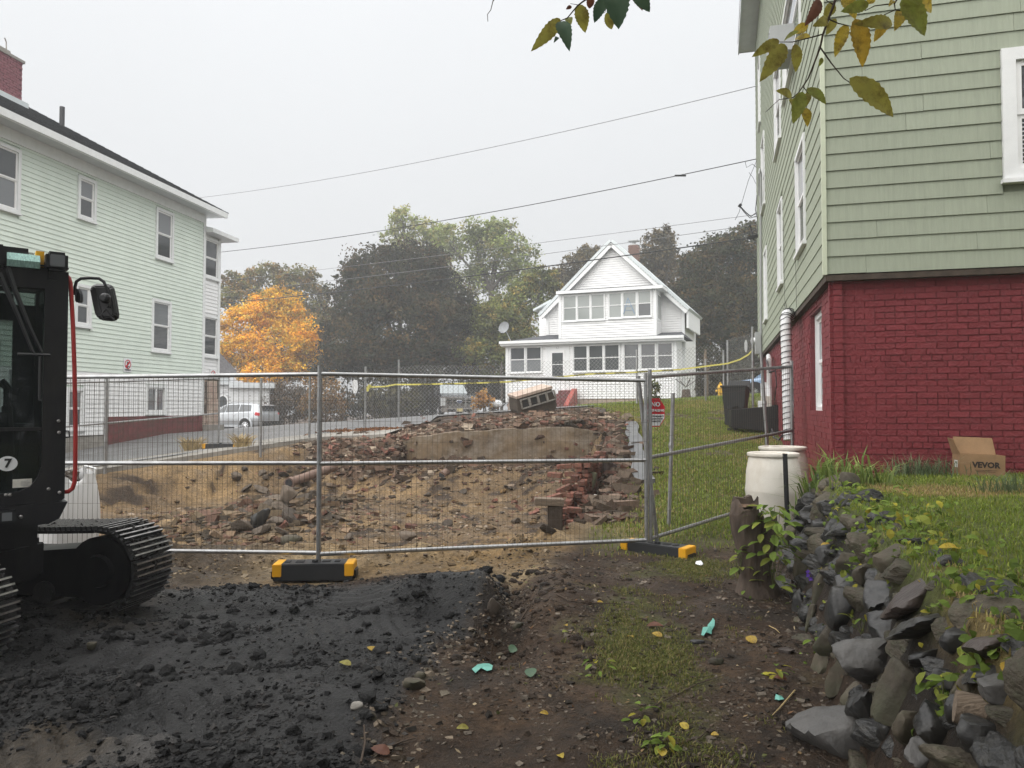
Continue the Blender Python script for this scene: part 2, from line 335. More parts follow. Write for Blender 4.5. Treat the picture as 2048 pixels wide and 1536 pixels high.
m_blackp = mat('black_paint', (.008, .008, .010), .4, .25, 4, spec=.35, grime=((5, 5, 1.6), (.035, .033, .03), .55))
m_rub = mat('dirty_steel', (.045, .045, .047), .5, .5, 18, metal=.3, bump_=.4, bscale=60, grime=((9, 9, 9), (.02, .019, .018), 1))
m_bar = mat('worn_steel', (.30, .29, .28), .35, .4, 20, metal=.7)
m_red = mat('red_handrail', (.36, .025, .022), .4, .1, 6)
m_yel = mat('yellow_plastic', (.72, .36, .012), .45, .1, 6)
m_barrel = mat('white_poly', (.64, .61, .55), .42, .08, 2.5, grime=((2.5, 2.5, 2), (.40, .32, .22), .5))
m_card = mat('cardboard', (.27, .165, .085), .85, .1, 8, bump_=.1, bscale=20, grime=((5, 5, 5), (.12, .07, .035), .5))
m_carddk = mat('printed_black', (.03, .022, .018), .8, .1)
m_ink = mat('ink_black', (.02, .02, .022), .6, .1)
m_signw = mat('sign_white', (.72, .73, .74), .4, .05)
m_signr = mat('sign_red', (.50, .012, .025), .4, .05)
m_bag = mat('woven_bag', (.66, .66, .66), .6, .06, 4, bump_=.3, bscale=9, stretch=(3, 3, .5))
m_wood = mat('weathered_wood', (.17, .13, .095), .9, .3, 9, stretch=(1, 8, 8), bump_=.5, bscale=20)
m_dkwood = mat('wet_timber', (.06, .045, .034), .9, .3, 9, bump_=.5, bscale=20)
m_cutw = mat('cut_wood', (.13, .085, .055), .9, .3, 12)
m_silver = mat('silver_paint', (.40, .42, .44), .25, .05, 3, metal=.35, spec=.6)
m_blackcar = mat('black_car_paint', (.012, .013, .016), .18, .1, 3, spec=.6)
m_bluecar = mat('blue_car_paint', (.17, .25, .36), .22, .06, 3, spec=.6)
m_whitecar = mat('white_car_paint', (.62, .64, .66), .25, .05, 3, spec=.6)
m_chrome = mat('chrome', (.62, .63, .65), .25, .05, 3, metal=1)
m_tyre = mat('tyre', (.015, .015, .016), .8, .1)
m_lamp = glass('headlamp', (.45, .47, .48), 0, .08)
m_tail = mat('tail_lamp', (.50, .012, .02), .2, .1)
m_bag2 = mat('bin_plastic', (.008, .009, .010), .55, .15, 5)
m_hyd = mat('hydrant_yellow', (.62, .36, .03), .5, .1)
m_pipe = mat('clay_pipe', (.17, .11, .085), .7, .2, 8)
m_cable = mat('cable_black', (.03, .03, .034), .5, .1)
m_cableg = mat('cable_grey', (.2, .2, .21), .5, .1)
m_grey = mat('grey_box', (.36, .37, .37), .45, .08, 5)
m_beige = mat('beige_box', (.55, .53, .47), .5, .06, 5)
m_pvc = mat('white_pvc', (.68, .69, .70), .4, .06, 5, grime=((4, 4, 3), (.45, .42, .38), .5))
m_teal = mat('teal_plastic', (.13, .37, .31), .4, .12, 12)
m_paper = mat('pale_scrap', (.62, .60, .54), .7, .15, 20)
m_tape = mat('caution_tape', (.52, .46, .09), .4, .05, 5)
m_violet = mat('violet_petal', (.17, .07, .50), .6, .2, 40)
m_twig = mat('twig', (.06, .042, .03), .9, .3, 20)
m_straw = mat('straw', (.36, .27, .13), .8, .25, 10)
m_stone = mat('wall_stone', (.012, .0125, .014), .42, .3, 4, rand=.5, bump_=1.0, bscale=7, spec=.4, col2=(.03, .0295, .0285), grime=((5, 5, 5), (.06, .053, .04), .45))
m_stonet = mat('tan_stone', (.06, .049, .034), .75, .35, 5, rand=.3, bump_=.8, bscale=12, grime=((5, 5, 5), (.05, .06, .03), .7))
m_stoneg = mat('grey_boulder', (.06, .057, .054), .5, .25, 4, rand=.3, bump_=.7, bscale=14, grime=((8, 8, 8), (.07, .07, .07), .8))
m_stoner = mat('reddish_slate', (.05, .037, .032), .5, .3, 4, rand=.2, bump_=.8, bscale=10, stretch=(1, 3, 1), grime=((4, 9, 4), (.10, .085, .075), .5))
m_rubst = mat('rubble_stone', (.075, .058, .043), .85, .3, 5, rand=.45, bump_=.7, bscale=12, grime=((5, 5, 5), (.07, .05, .035), .7))
m_fwall = mat('foundation_parging', (.21, .15, .09), .9, .15, 1.9, bump_=.6, bscale=12, col2=(.075, .055, .038), grime=((1.9, 1, 2.4), (.33, .29, .24), .85), detail=9)
m_dirtb = mat('caked_soil', (.03, .028, .027), .9, .4, 20, bump_=.6)

# ================================================================== ground
def spaced(segs):
    o = [segs[0][0]]
    for a, b, d in segs:
        n = max(1, int(round((b - a) / d))); o += list(a + (b - a) * (np.arange(n) + 1) / n)
    return np.array(o)
gx = spaced([(-160, -60, 20), (-60, -30, 4), (-30, -14, .8), (-14, -6.5, .13), (-6.5, -3.6, .06), (-3.6, 2.6, .03), (2.6, 6, .06), (6, 10, .3), (10, 30, 1.2), (30, 60, 4), (60, 160, 20)])
gy = spaced([(-25, 0, 2.5), (0, 2.2, .2), (2.2, 7.2, .023), (7.2, 10, .045), (10, 20, .075), (20, 26, .2), (26, 64, 1.2), (64, 160, 8)])
GX, GY = np.meshgrid(gx, gy); GZ = H(GX, GY)
wf, pit = masks(GX, GY)
n1 = fbm(GX * .8, GY * .8, 61, 5); n2 = fbm(GX * 3, GY * 3, 63, 5); n3 = fbm(GX * 9, GY * 9, 65, 3)
def C3(*c): return np.array(c)[None, None, :]
def mixc(c, d, f): return c + (d - c) * np.clip(f, 0, 1)[..., None]
col = np.ones(GX.shape + (3,)) * C3(.056, .034, .020)                       # trodden brown soil
col = mixc(col, C3(.10, .062, .036), ss(.0, .5, n1 + .3 * n2) * .8)
col = mixc(col, C3(.024, .017, .012), ss(.1, .5, -n2) * .7)
moss = np.exp(-((GX - .85) / .38) ** 2 - ((GY - 5.0) / 1.0) ** 2) + np.exp(-((GX - 1.7) / .5) ** 2 - ((GY - 7.1) / .5) ** 2) + .7 * np.exp(-((GX - .75) / .3) ** 2 - ((GY - 3.5) / .35) ** 2)
col = mixc(col, C3(.085, .085, .022), ss(.25, .8, moss + .6 * n2))
# lawn slope between pit and building
gr = ss(7.6, 9, GY + .6 * n1) * (1 - pit) * ss(-.1, .5, GX - xr(GY) + .5 * n1) * (1 - ss(40, 60, GY))
gcol = mixc(np.ones(col.shape) * C3(.11, .13, .033), C3(.16, .14, .05), ss(.0, .45, n1)); gcol = mixc(gcol, C3(.09, .06, .038), ss(.25, .5, fbm(GX * .9, GY * .5, 71, 4)))
col = mixc(col, gcol, gr)
# raised lawn
lw = ss(.55, .95, np.clip((GX - xb(GY)) / (xt(GY) - xb(GY)), 0, 1)) * (1 - ss(7.8, 8.2, GY))
lcol = mixc(np.ones(col.shape) * C3(.10, .12, .03), C3(.19, .14, .055), ss(-.05, .35, n1 + .25 * n2)); col = mixc(col, lcol, lw)
col = mixc(col, C3(.03, .025, .02), (1 - lw) * ss(.0, .2, GX - xb(GY)) * (1 - ss(7.8, 8.2, GY)))
# black wet soil
blk = ss(-.1, .1, xk(GY) - GX + .16 * fbm(GX * 2, GY * 2, 9, 3)) * (1 - ss(6.45, 6.8, GY + .25 * fbm(GX * 1.5, GY * 1.5, 8, 3)))
bc = mixc(np.ones(col.shape) * C3(.009, .009, .0095), C3(.02, .0195, .02), ss(-.1, .5, n1)); bc = mixc(bc, C3(.034, .025, .016), ss(.2, .5, fbm(GX * .7, GY * .7, 77, 4)))
silt = np.exp(-((GX + 1.7) / .22) ** 2 - ((GY - 3.35) / .28) ** 2); bc = mixc(bc, C3(.075, .07, .066), ss(.35, .6, silt + .25 * n2))
br = np.exp(-((GX + 2.15) / .45) ** 2 - ((GY - 3.45) / .4) ** 2); bc = mixc(bc, C3(.06, .042, .022), ss(.3, .8, br + .5 * n2) * .8)
col = mixc(col, bc, blk)
# sandy ramp and excavated soil
sand = ss(6.6, 7.0, GY + .3 * n1) * ss(.35, -.1, GX - xr(np.maximum(GY, 7.4)) + .2) * (1 - ss(8.5, 10, GY))
col = mixc(col, mixc(np.ones(col.shape) * C3(.27, .18, .085), C3(.44, .33, .19), ss(-.1, .4, n1 + .4 * n2)), sand * ss(-3.2, -2.0, GX) * .9)
col = mixc(col, C3(.085, .062, .04), sand * (1 - ss(-3.2, -2.0, GX)))
pc = mixc(np.ones(col.shape) * C3(.15, .098, .05), C3(.235, .155, .075), ss(-.15, .35, n1)); pc = mixc(pc, C3(.045, .029, .018), ss(.05, .4, -n2 - .3 * n1)); pc = mixc(pc, C3(.21, .15, .09), ss(.3, .6, n2) * .7)
pm = np.maximum(pit, ss(.3, .6, pit + np.exp(-((GY - ye(GX) - .3) / 1.0) ** 2)) * (GX < 2.6) * (GY > 8)) * ss(8.0, 9.4, GY)
col = mixc(col, pc, pm)
rim = np.exp(-((GY - ye(GX) - 1.0) / 1.5) ** 2) * ss(-5.2, -4.2, GX) * (1 - ss(2.4, 3.4, GX)); rim = np.maximum(rim, np.exp(-((GY - ye(GX) + .2) / 1.1) ** 2) * ss(-5.3, -4.4, GX) * (GX < -2.5))
col = mixc(col, mixc(np.ones(col.shape) * C3(.085, .05, .034), C3(.15, .10, .066), ss(-.1, .4, n2)), ss(.25, .6, rim + .2 * n2))
col = col * (1 + .25 * n3[..., None]) * lerp(1.0, .8, ((GY < 7.6) * (1 - lw))[..., None])
ground = grid('ground', GX, GY, GZ, m_soil, np.clip(col, .004, 1)); tag(ground, kind='structure')
m_wet = vmat('wet_black_soil', .62, .5, 26, 1.0, 60, wet=.34, spec=.5, dist=.04); ground.data.materials.append(m_wet)
ground.data.polygons.foreach_set('material_index', (blk[:-1, :-1] > .5).reshape(-1).astype(np.int32))
# asphalt driveway, street and concrete pavement laid over the ground
def sheet(name, x0, x1, y0, y1, d, keepf, m, lift):
    X, Y = np.meshgrid(np.arange(x0, x1 + d, d), np.arange(y0, y1 + d, d)); Z = H(X, Y, False) + lift
    xc = (X[:-1, :-1] + X[1:, 1:]) / 2; yc = (Y[:-1, :-1] + Y[1:, 1:]) / 2
    return tag(grid(name, X, Y, Z, m, None, keepf(xc, yc)), kind='structure')
sheet('driveway', -26, -2.0, 8.5, 27.4, .2, lambda x, y: (y > ye(x) + 1.5) & (x < -2.4 - .0 * y) & (x + .2 * (y - 24) < -1.2 - .8 * (24 - y) * (y < 24)), m_asph, .05)
sheet('street', -60, 40, 27.4, 36.6, .6, lambda x, y: x < 60, m_asph, .05)
# pavement strip beside the pit (a slab with a real edge)
pv = MB(); pxs = np.arange(-12, -2.9, .35)
for a, b in zip(pxs[:-1], pxs[1:]):
    q = []
    for x_ in (a, b):
        y_ = float(ye(x_)); sl = (float(ye(x_ + .2)) - float(ye(x_ - .2))) / .4; nn = Vector((-sl, 1)).normalized()
        for o_ in (.3, 1.45):
            X_, Y_ = x_ + nn.x * o_, y_ + nn.y * o_; q.append((X_, Y_, float(H(np.array([X_]), np.array([Y_]), False)[0])))
    top = [(x_, y_, z_ + .1) for x_, y_, z_ in (q[0], q[2], q[3], q[1])]; bot = [(x_, y_, z_ - .25) for x_, y_, z_ in (q[0], q[2], q[3], q[1])]
    pv.add(top + bot, [(0, 1, 2, 3), (0, 4, 5, 1), (3, 2, 6, 7), (4, 7, 6, 5)])
tag(pv.build('pavement', m_conc), kind='structure')
# ================================================================== near house on the right: sage shingles over red brick
GO = (3.49, 8.3); gd = Vector((.275, 1, 0)).normalized(); gn = Vector((-gd.y, gd.x, 0)); GANG = math.atan2(gd.y, gd.x)
gh = thing('shingled_house', 'tall sage green shingled house standing on a red painted brick base', 'house', (GO[0], GO[1], 0), GANG)
# local frame: +x along the side wall away from the lane, +y out of the side wall, -y along the front wall, -x out of the front wall
ZS, ZT, GL, GWD = 3.03, 12.45, 14.6, 9.0        # siding bottom, wall top, length, depth
EXPO = .192
def side_uv(px, py, off=0): return plane_uv(GO, (gd.x, gd.y), (gn.x, gn.y), off, px, py)
def front_uv(px, py, off=0): return plane_uv(GO, (-gn.x, -gn.y), (-gd.x, -gd.y), off, px, py)
# wooden core set back behind the shingles; brick core below
c = MB(); c.bx((.03, -GWD, ZS + .02), (GL - .03, -.03, ZT)); c.build('wall', m_sageb, gh)
c = MB(); c.bx((.1, -GWD + .1, -.4), (GL - .1, -.36, ZS + .02)); c.build('foundation_core', m_redm, gh)
# side windows (pixel outlines turned into places on the wall)
swin = []
for (x0, x1, xc, y0, y1) in ((1596, 1614, 1605, 283, 497), (1557.5, 1567, 1562, 404, 573), (1529, 1534.5, 1532, 498, 642), (1554, 1566, 1560, 95, 285), (1573, 1609, 1588, -70, 125), (1526, 1532, 1529, 262, 412), (1521.5, 1525, 1523, 90, 235)):
    u0 = side_uv(x0, 500)[0]; u1 = side_uv(x1, 500)[0]; z0 = side_uv(xc, y1)[1]; z1 = side_uv(xc, y0)[1]
    swin.append((min(u0, u1), max(u0, u1), z0, z1))
BW = (side_uv(1607.5, 700)[0], side_uv(1628, 700)[0]); bw0, bw1 = min(BW), max(BW); bz0, bz1 = side_uv(1617, 822)[1], side_uv(1617, 622)[1]
fu0 = front_uv(2002, 230)[0]; fz0 = front_uv(2005, 361)[1]; fz1 = front_uv(2005, 101)[1]
FW = (fu0, fu0 + 1.06, fz0, fz1)
# shingle boards, lapped: each a wedge whose lower edge stands proud
def shingle(x0, x1, z, axis):
    b = MB(); t0, t1 = (.019, .008) if axis == 'front' else (.012, .006)
    if axis == 'side':
        q = [(x0, t0, z), (x0, -.03, z), (x0, -.03, z + EXPO + .02), (x0, t1 - .004, z + EXPO + .02)]; b.prism(q, (x1 - x0, 0, 0))
    else:
        q = [(-t0, -x0, z), (.03, -x0, z), (.03, -x0, z + EXPO + .02), (-t1 + .004, -x0, z + EXPO + .02)]; b.prism(q, (0, -(x1 - x0), 0))
    return b
nrow = int((ZT - ZS) / EXPO)
def cut(spans, z, wins):
    o = []
    for a, b in spans:
        seg = [(a, b)]
        for (w0, w1, za, zb) in wins:
            if z + EXPO > za + .03 and z < zb - .03:
                seg = [s for p, q in seg for s in ((p, min(q, w0)), (max(p, w1), q)) if s[1] - s[0] > .04]
        o += seg
    return o
for k in range(nrow):
    z = ZS + k * EXPO; off = rnd.uniform(0, 3)
    js = [-.0] + [x for x in np.arange(off + .8, GL - .5, 3.66)] + [GL]
    for a, b in cut(list(zip(js[:-1], js[1:])), z, swin):
        shingle(a + (.0 if a < .01 else .0015), b - .0015, z + rnd.uniform(-.003, .003), 'side').build('siding_board', m_sageb, gh)
    if z < 7.2:
        off = rnd.uniform(.3, 2.2); js = [.0] + [x for x in np.arange(off, 4.8, 2.44) if x > .25] + [5.0]
        for a, b in cut(list(zip(js[:-1], js[1:])), z, [FW]):
            shingle(a + .0015, b - .0015, z + rnd.uniform(-.003, .003), 'front').build('siding_board', m_sage, gh)
c = MB(); c.bx((-.034, -.012, ZS - .01), (.02, .034, ZT)); c.build('corner_bead', mat('corner_bead', (.50, .54, .41), .6, .08, 4), gh)
# brick base: stretcher courses, mostly single bricks, the far end joined
CO = .0677; BL = .203; nb = int((ZS - .0 - .28) / CO); single = 0
def brick_mesh(l):
    b = MB(); b.box((0, 0, 0), (l, .09, CO - .0055)); me_ = b.build('brick', m_redb, None, bevel=.005); me = me_.data; bpy.data.objects.remove(me_); return me
bmF = brick_mesh(BL - .006); bmH = brick_mesh(BL / 2 - .006)
allb = []
for k in range(nb):
    z = ZS - .03 - CO * (k + .5); hd = (k % 7 == 6)
    for wall, lim in (('front', 4.2), ('side', GL)):
        st = (BL / 2 if k % 2 else 0); x = st - BL
        bl_ = BL / 2 if hd else BL
        x = -bl_ / 2 if (k % 2) else 0.0
        while x < lim - .1:
            a, b_ = max(x, 0), min(x + bl_, lim)
            if b_ - a > .06:
                inwin = wall == 'side' and b_ > bw0 + .02 and a < bw1 - .02 and z > bz0 - .02 and z < bz1 + .02
                if not inwin: allb.append((wall, a, b_, z))
            x += bl_
def depth_of(q):
    wall, a, b_, z = q; m = (a + b_) / 2
    p = Vector((GO[0], GO[1], z)) + (gd * m if wall == 'side' else -gn * m)
    seen = .75 if wall == 'front' else max(.02, 1 - .9)
    d = p.y; px = 1024 + 1500 * p.x / d; py = 815 + (1.55 - z) / d * 1500
    if px > 2080 or py > 985: return 99
    return d * (1 if wall == 'front' else 2.6)
allb.sort(key=depth_of)
rest = MB()
for i, (wall, a, b_, z) in enumerate(allb):
    m = (a + b_) / 2; pr = rnd.uniform(-.004, .005); tl = rnd.uniform(-.012, .012)
    ins = .085   # brick face sits back under the shingles
    loc = (m, -ins - .045 + pr, z + rnd.uniform(-.002, .002)) if wall == 'side' else (ins + .045 - pr, -m, z + rnd.uniform(-.002, .002))
    if wall == 'front' and a < .01: loc = (loc[0], loc[1] - ins / 2, loc[2])
    if wall == 'side' and a < .01: loc = (loc[0] + ins / 2, loc[1], loc[2])
    rz = (0 if wall == 'side' else R(90)) + tl * .4
    if i < 300:
        o = link('brick', bmF if (b_ - a) > .15 else bmH, gh, loc); o.rotation_euler = (tl * .5, tl * .3, rz)
        o.scale.x = (b_ - a) / (BL if (b_ - a) > .15 else BL / 2)
    elif depth_of((wall, a, b_, z)) < 98 or wall == 'side':
        rest.box(loc, (b_ - a - .006, .09, CO - .0055), (0, 0, rz))
tag(rest.build('brick_courses', m_redb, gh), kind='stuff')
c = MB(); c.bx((.094, -5.2, .2), (.3, -.094, ZS)); c.bx((.3, -.36, .2), (bw0, -.094, ZS)); c.bx((bw1, -.36, .2), (GL - .1, -.094, ZS)); c.bx((bw0, -.36, .2), (bw1, -.094, bz0)); c.bx((bw0, -.36, bz1), (bw1, -.094, ZS)); c.build('mortar', m_redm, gh)
c = MB(); c.bx((-.01, -5.2, ZS - .075), (.25, .0, ZS - .012)); c.bx((.26, -.25, ZS - .075), (GL, .0, ZS - .012)); c.build('sill_beam', m_dkwood, gh)
# windows
def window(par, P, ux, u0, u1, z0, z1, frame=.09, proud=.05, gl=m_glassd, two=True, mf=None, nrm=(0, 1), sill=True, sash_w=.045):
    """P: local origin; ux: local x-direction on the wall; nrm: outward direction; u0..u1 is the outside of the frame"""
    mf = mf or m_trimw; ux = Vector((*ux, 0)); nv = Vector((*nrm, 0)); up = Vector((0, 0, 1)); P = Vector(P)
    rot = Matrix((ux, nv, up)).transposed()
    def pc(b, a0, a1, c0, c1, d0, d1): b.box(P + ux * ((a0 + a1) / 2) + nv * ((d0 + d1) / 2) + up * ((c0 + c1) / 2), (abs(a1 - a0), abs(d1 - d0), abs(c1 - c0)), rot)
    b = MB()
    pc(b, u0, u0 + frame, z0, z1, -.02, proud); pc(b, u1 - frame, u1, z0, z1, -.02, proud); pc(b, u0 + frame, u1 - frame, z1 - frame, z1, -.02, proud)
    pc(b, u0 + frame, u1 - frame, z0, z0 + frame * .8, -.02, proud)
    if sill: pc(b, u0 - .02, u1 + .02, z0 - .045, z0 - .001, -.02, proud + .03)
    o = b.build('window', mf, par)
    a0, a1, c0, c1 = u0 + frame, u1 - frame, z0 + frame * .8, z1 - frame; zm = (c0 + c1) / 2
    b = MB()
    for lo, hi, d in (((zm, c1, proud - .035), (c0, zm + .02, proud - .05)) if two else ((c0, c1, proud - .035),)):
        pc(b, a0, a0 + sash_w, lo, hi, d - .03, d); pc(b, a1 - sash_w, a1, lo, hi, d - .03, d); pc(b, a0 + sash_w, a1 - sash_w, hi - sash_w, hi, d - .03, d); pc(b, a0 + sash_w, a1 - sash_w, lo, lo + sash_w, d - .03, d)
    b.build('sash', m_vinyl, o)
    b = MB(); gls = gl if isinstance(gl, (list, tuple)) else (gl, gl)
    if two: pc(b, a0 + sash_w * .5, a1 - sash_w * .5, zm, c1 - .01, proud - .06, proud - .05)
    else: pc(b, a0 + sash_w * .5, a1 - sash_w * .5, c0, c1, proud - .06, proud - .05)
    b.build('pane', gls[0], o)
    if two:
        b = MB(); pc(b, a0 + sash_w * .5, a1 - sash_w * .5, c0 + .01, zm - .002, proud - .075, proud - .065); b.build('pane', gls[1], o)
    return o
for i, (u0, u1, z0, z1) in enumerate(swin):
    window(gh, (0, 0, 0), (1, 0), u0, u1, z0, z1, .06, .035, m_glasslt if i in (0, 1) else m_glassd, nrm=(0, 1), sash_w=.035)
b = MB(); uu = side_uv(1590, 90)[0]; zz = side_uv(1590, 92)[1]; b.bx((uu - .33, .03, zz - .2), (uu + .33, .38, zz + .2)); ac = b.build('window_air_conditioner', m_grey, gh, bevel=.012)
b = MB()
for k in range(7): b.bx((uu - .28, .381, zz - .15 + k * .043), (uu + .28, .388, zz - .13 + k * .043))
b.build('grille', m_soffit, ac)
fw = window(gh, (0, 0, 0), (0, -1), FW[0], FW[1], FW[2], FW[3], .13, .055, m_glassd, nrm=(-1, 0), sash_w=.06)
b = MB()
for k in range(26): b.box((.012, -(FW[0] + FW[1]) / 2, FW[2] + .2 + k * .045), (.004, FW[1] - FW[0] - .36, .032), (0, R(25), 0))
b.build('blind', m_grey, fw)
bwn = window(gh, (0, -.2, 0), (1, 0), bw0, bw1, bz0, bz1, .07, .05, m_glasslt, nrm=(0, 1), sill=False)
# roof edge
b = MB(); b.bx((-.4, -.02, ZT), (GL + .25, .46, ZT + .035)); b.build('soffit', m_soffit, gh)
b = MB(); b.bx((-.4, .461, ZT - .06), (GL + .25, .49, ZT + .3)); b.bx((GL + .222, -.5, ZT - .02), (GL + .25, .46, ZT + .3)); b.build('fascia', m_soffit, gh)
b = MB(); b.prism([(-.45, .5, ZT + .3), (-.45, -GWD / 2, ZT + 2.6), (-.45, -GWD - .5, ZT + .3)], (GL + .75, 0, 0)); b.build('roof', m_shing, gh)
# services on the far part of the side wall
def sp(px, py, off=.05):
    u, z = side_uv(px, py, off); return Vector((u, off, z))
b = MB(); b.tube([sp(1521.5, 345), sp(1521.5, 500), sp(1522, 668)], .03, 8); b.tube([sp(1521.5, 345), sp(1519.5, 338, .12), sp(1517.8, 347, .16), sp(1517.5, 392, .15)], .022, 6); b.build('conduit', m_grey, gh)
um, zm = side_uv(1524.5, 687); b = MB(); b.bx((um - .2, .03, zm - .3), (um + .2, .19, zm + .3)); mb_ = b.build('electric_meter_box', m_grey, gh, bevel=.01)
b = MB(); b.lathe([(.085, 0), (.085, .07), (.075, .1), (.0, .11)], 16, (um - .02, .19, zm + .08), Matrix.Rotation(R(-90), 3, 'X')); b.build('meter_dial', m_white, mb_)
u2, z2 = side_uv(1514, 690, .1); b = MB(); b.bx((um + .35, .03, zm - .22), (um + .65, .14, zm + .12)); b.build('utility_box', m_beige, gh, bevel=.01)
ue, ze = side_uv(1544, 830); b = MB(); b.bx((ue - .42, .03, ze - .42), (ue + .42, .22, ze + .42)); eb = b.build('electrical_cabinet', m_beige, gh, bevel=.012)
b = MB(); b.bx((ue - .2, .22, ze + .02), (ue + .08, .3, ze + .32)); b.build('switch_box', m_signw, eb, bevel=.01)
b = MB(); b.tube([sp(1539, 800), sp(1538.5, 770), sp(1538, 720, .06), sp(1537, 712, .0)], .055, 8); b.build('vent_pipe', m_pvc, gh)
b = MB(); b.bx((ue + .35, .03, ze + .42), (ue + .75, .2, ze + .75)); b.build('utility_box', m_pvc, gh, bevel=.01)
b = MB(); b.tube([sp(1551, 735, .06), sp(1553, 770, .05), sp(1549, 800, .06)], .012, 5); b.tube([sp(1544, 858, .2), sp(1548, 875, .22), sp(1558, 880, .15), sp(1566, 868, .08)], .016, 5); b.tube([sp(1533, 720, .1), sp(1540, 745, .2), sp(1548, 742, .14)], .02, 5)
for (x, y) in ((1567, 440), (1590, 400)): b.tube([sp(x, y, .03), sp(x + .8, y + 90, .034), sp(x + 3, 615, .034)], .004, 4)
tag(b.build('cable', m_cable, gh), kind='stuff')
# corrugated white pipe wound with wire
pts = [sp(1583, 632, .02), sp(1579, 627, .08), sp(1573, 629, .14), sp(1571, 640, .16)] + [sp(1571 + (y - 640) * .03, y, .16) for y in range(670, 905, 30)]
b = MB(); L_ = []
for i in range(len(pts) - 1):
    for t in (0, .5): L_.append(pts[i].lerp(pts[i + 1], t))
L_.append(pts[-1]); b.tube(L_, .078, 12); dp = b.build('drain_pipe', m_pvc, gh, smooth=True)
b = MB(); hel = []
tot = len(L_) - 1
for k in range(0, 30 * 10):
    f = k / 300 * tot; i = min(int(f), tot - 1); p = L_[i].lerp(L_[i + 1], f - i); t = (L_[i + 1] - L_[i]).normalized(); a_ = t.orthogonal().normalized(); bb = t.cross(a_); an = k / 10 * 2 * math.pi
    hel.append(p + (a_ * math.cos(an) + bb * math.sin(an)) * (.086 + .006 * math.sin(k * .37)))
b.tube(hel, .006, 4)
for a_ in (-.2, .16, .3): b.tube([L_[3], L_[3] + Vector((a_, .05, .25 - abs(a_) * .4))], .004, 4)
b.build('wire_wrap', m_cable, dp)
# ================================================================== mint house on the left
LO = Vector((-10.75, 26.0, 0)); ld = Vector((-.17, -1, 0)).normalized(); ln_ = Vector((-ld.y, ld.x, 0))     # ld: towards the viewer along the wall, ln_: outwards
LANG = math.atan2(ld.y, ld.x)
lh = thing('mint_house', 'pale mint green clapboard house with white lower storey and dark hipped roof', 'house', LO, LANG)
def luv(px, py, off=0): return plane_uv(LO, (ld.x, ld.y), (ln_.x, ln_.y), off, px, py)
LLEN, LDEP = 15.0, 10.0; ZE = luv(404, 428)[1]; ZW = luv(300, 751)[1]
uB = luv(209, 850)[0]; zB = luv(300, 832)[1]; zBb = luv(209, 886)[1]
c = MB(); c.bx((.02, -LDEP, zB), (LLEN, -.02, ZE + .05)); c.build('wall', m_mint, lh)
c = MB(); c.bx((.0, -.4, -.3), (uB, .03, zB - .005)); c.build('foundation_wall', m_dred, lh)
c = MB(); c.bx((uB + .01, -.4, -.3), (LLEN, .02, zB - .55)); c.bx((uB + .01, -.4, zB - .55), (LLEN, -.02, zB)); c.build('footing', m_conc, lh)
lw_ = []
for (x0, x1, xc, y0, y1) in ((308, 343.5, 325, 419, 519), (150, 187, 168, 354, 439), (302.5, 341, 322, 600, 704), (148, 181, 165, 569, 653), (293, 333, 313, 770, 826), (134, 171, 152, 775, 859)):
    u1 = luv(x0, 600)[0]; u0 = luv(x1, 600)[0]; lw_.append((u0, u1, luv(xc, y1)[1], luv(xc, y0)[1]))
uw = luv(39, 350)[0]; lw_.append((uw, uw + 1.15, luv(37, 428)[1], luv(37, 300)[1]))
lw_.append((uw, uw + 1.1, luv(37, 640)[1], luv(37, 545)[1]))
CB = .125
def clap(u0, u1, z, m):
    b = MB(); b.prism([(u0, .02, z), (u0, -.01, z), (u0, -.01, z + CB), (u0, .003, z + CB)], (u1 - u0, 0, 0)); b.build('clapboard', m, lh)
z = zB - .5
while z < ZE - .12:
    m = m_vinyl if z < ZW - .06 else m_mint; a0 = 0.06 if z >= zB - .01 else uB + .05
    segs = [(a0, LLEN)]
    for (w0, w1, za, zb) in lw_:
        if z + CB > za and z < zb: segs = [s for p, q in segs for s in ((p, min(q, w0 + .02)), (max(p, w1 - .02), q)) if s[1] - s[0] > .05]
    for a, b_ in segs: clap(a, b_, z, m)
    z += CB
c = MB(); c.bx((-.09, -.1, zB), (.058, .032, ZE)); c.build('corner_board', m_trimw, lh)
for i, (u0, u1, z0, z1) in enumerate(lw_):
    if i == 4:
        o = window(lh, (0, 0, 0), (1, 0), u0, u1, z0 - .02, z1, .09, .055, m_glasslt, two=False)
        b = MB(); b.bx(((u0 + u1) / 2 - .025, .0, z0 + .07), ((u0 + u1) / 2 + .025, .04, z1 - .09)); b.build('mullion', m_trimw, o)
    else: window(lh, (0, 0, 0), (1, 0), u0, u1, z0, z1, .085, .055, (m_glasslt, m_glassd) if i != 6 else (m_glassd, m_glasslt))
# eave, gutter, roof
EV = .48
b = MB(); b.bx((-EV, -.0, ZE), (LLEN, EV, ZE + .03)); b.bx((-EV, -LDEP, ZE), (-.0, -.0, ZE + .03)); b.build('soffit', m_soffit, lh)
b = MB(); b.bx((-EV - .03, EV, ZE - .02), (LLEN, EV + .12, ZE + .16)); b.bx((-EV - .03, -LDEP - EV, ZE + .03), (-EV, EV, ZE + .16)); b.build('gutter', m_trimw, lh)
b = MB(); b.bx((.06, .0, ZE - .3), (LLEN, .05, ZE)); b.build('frieze_board', m_trimw, lh)
hp = (LDEP + 2 * EV) / 2; rz_ = hp * .575
b = MB(); e = EV + .1; zr0 = ZE + .165
V_ = [(-e, e, zr0), (LLEN + e, e, zr0), (LLEN + e, -LDEP - e, zr0), (-e, -LDEP - e, zr0), (hp - EV, -LDEP / 2, zr0 + rz_), (LLEN - hp + EV, -LDEP / 2, zr0 + rz_)]
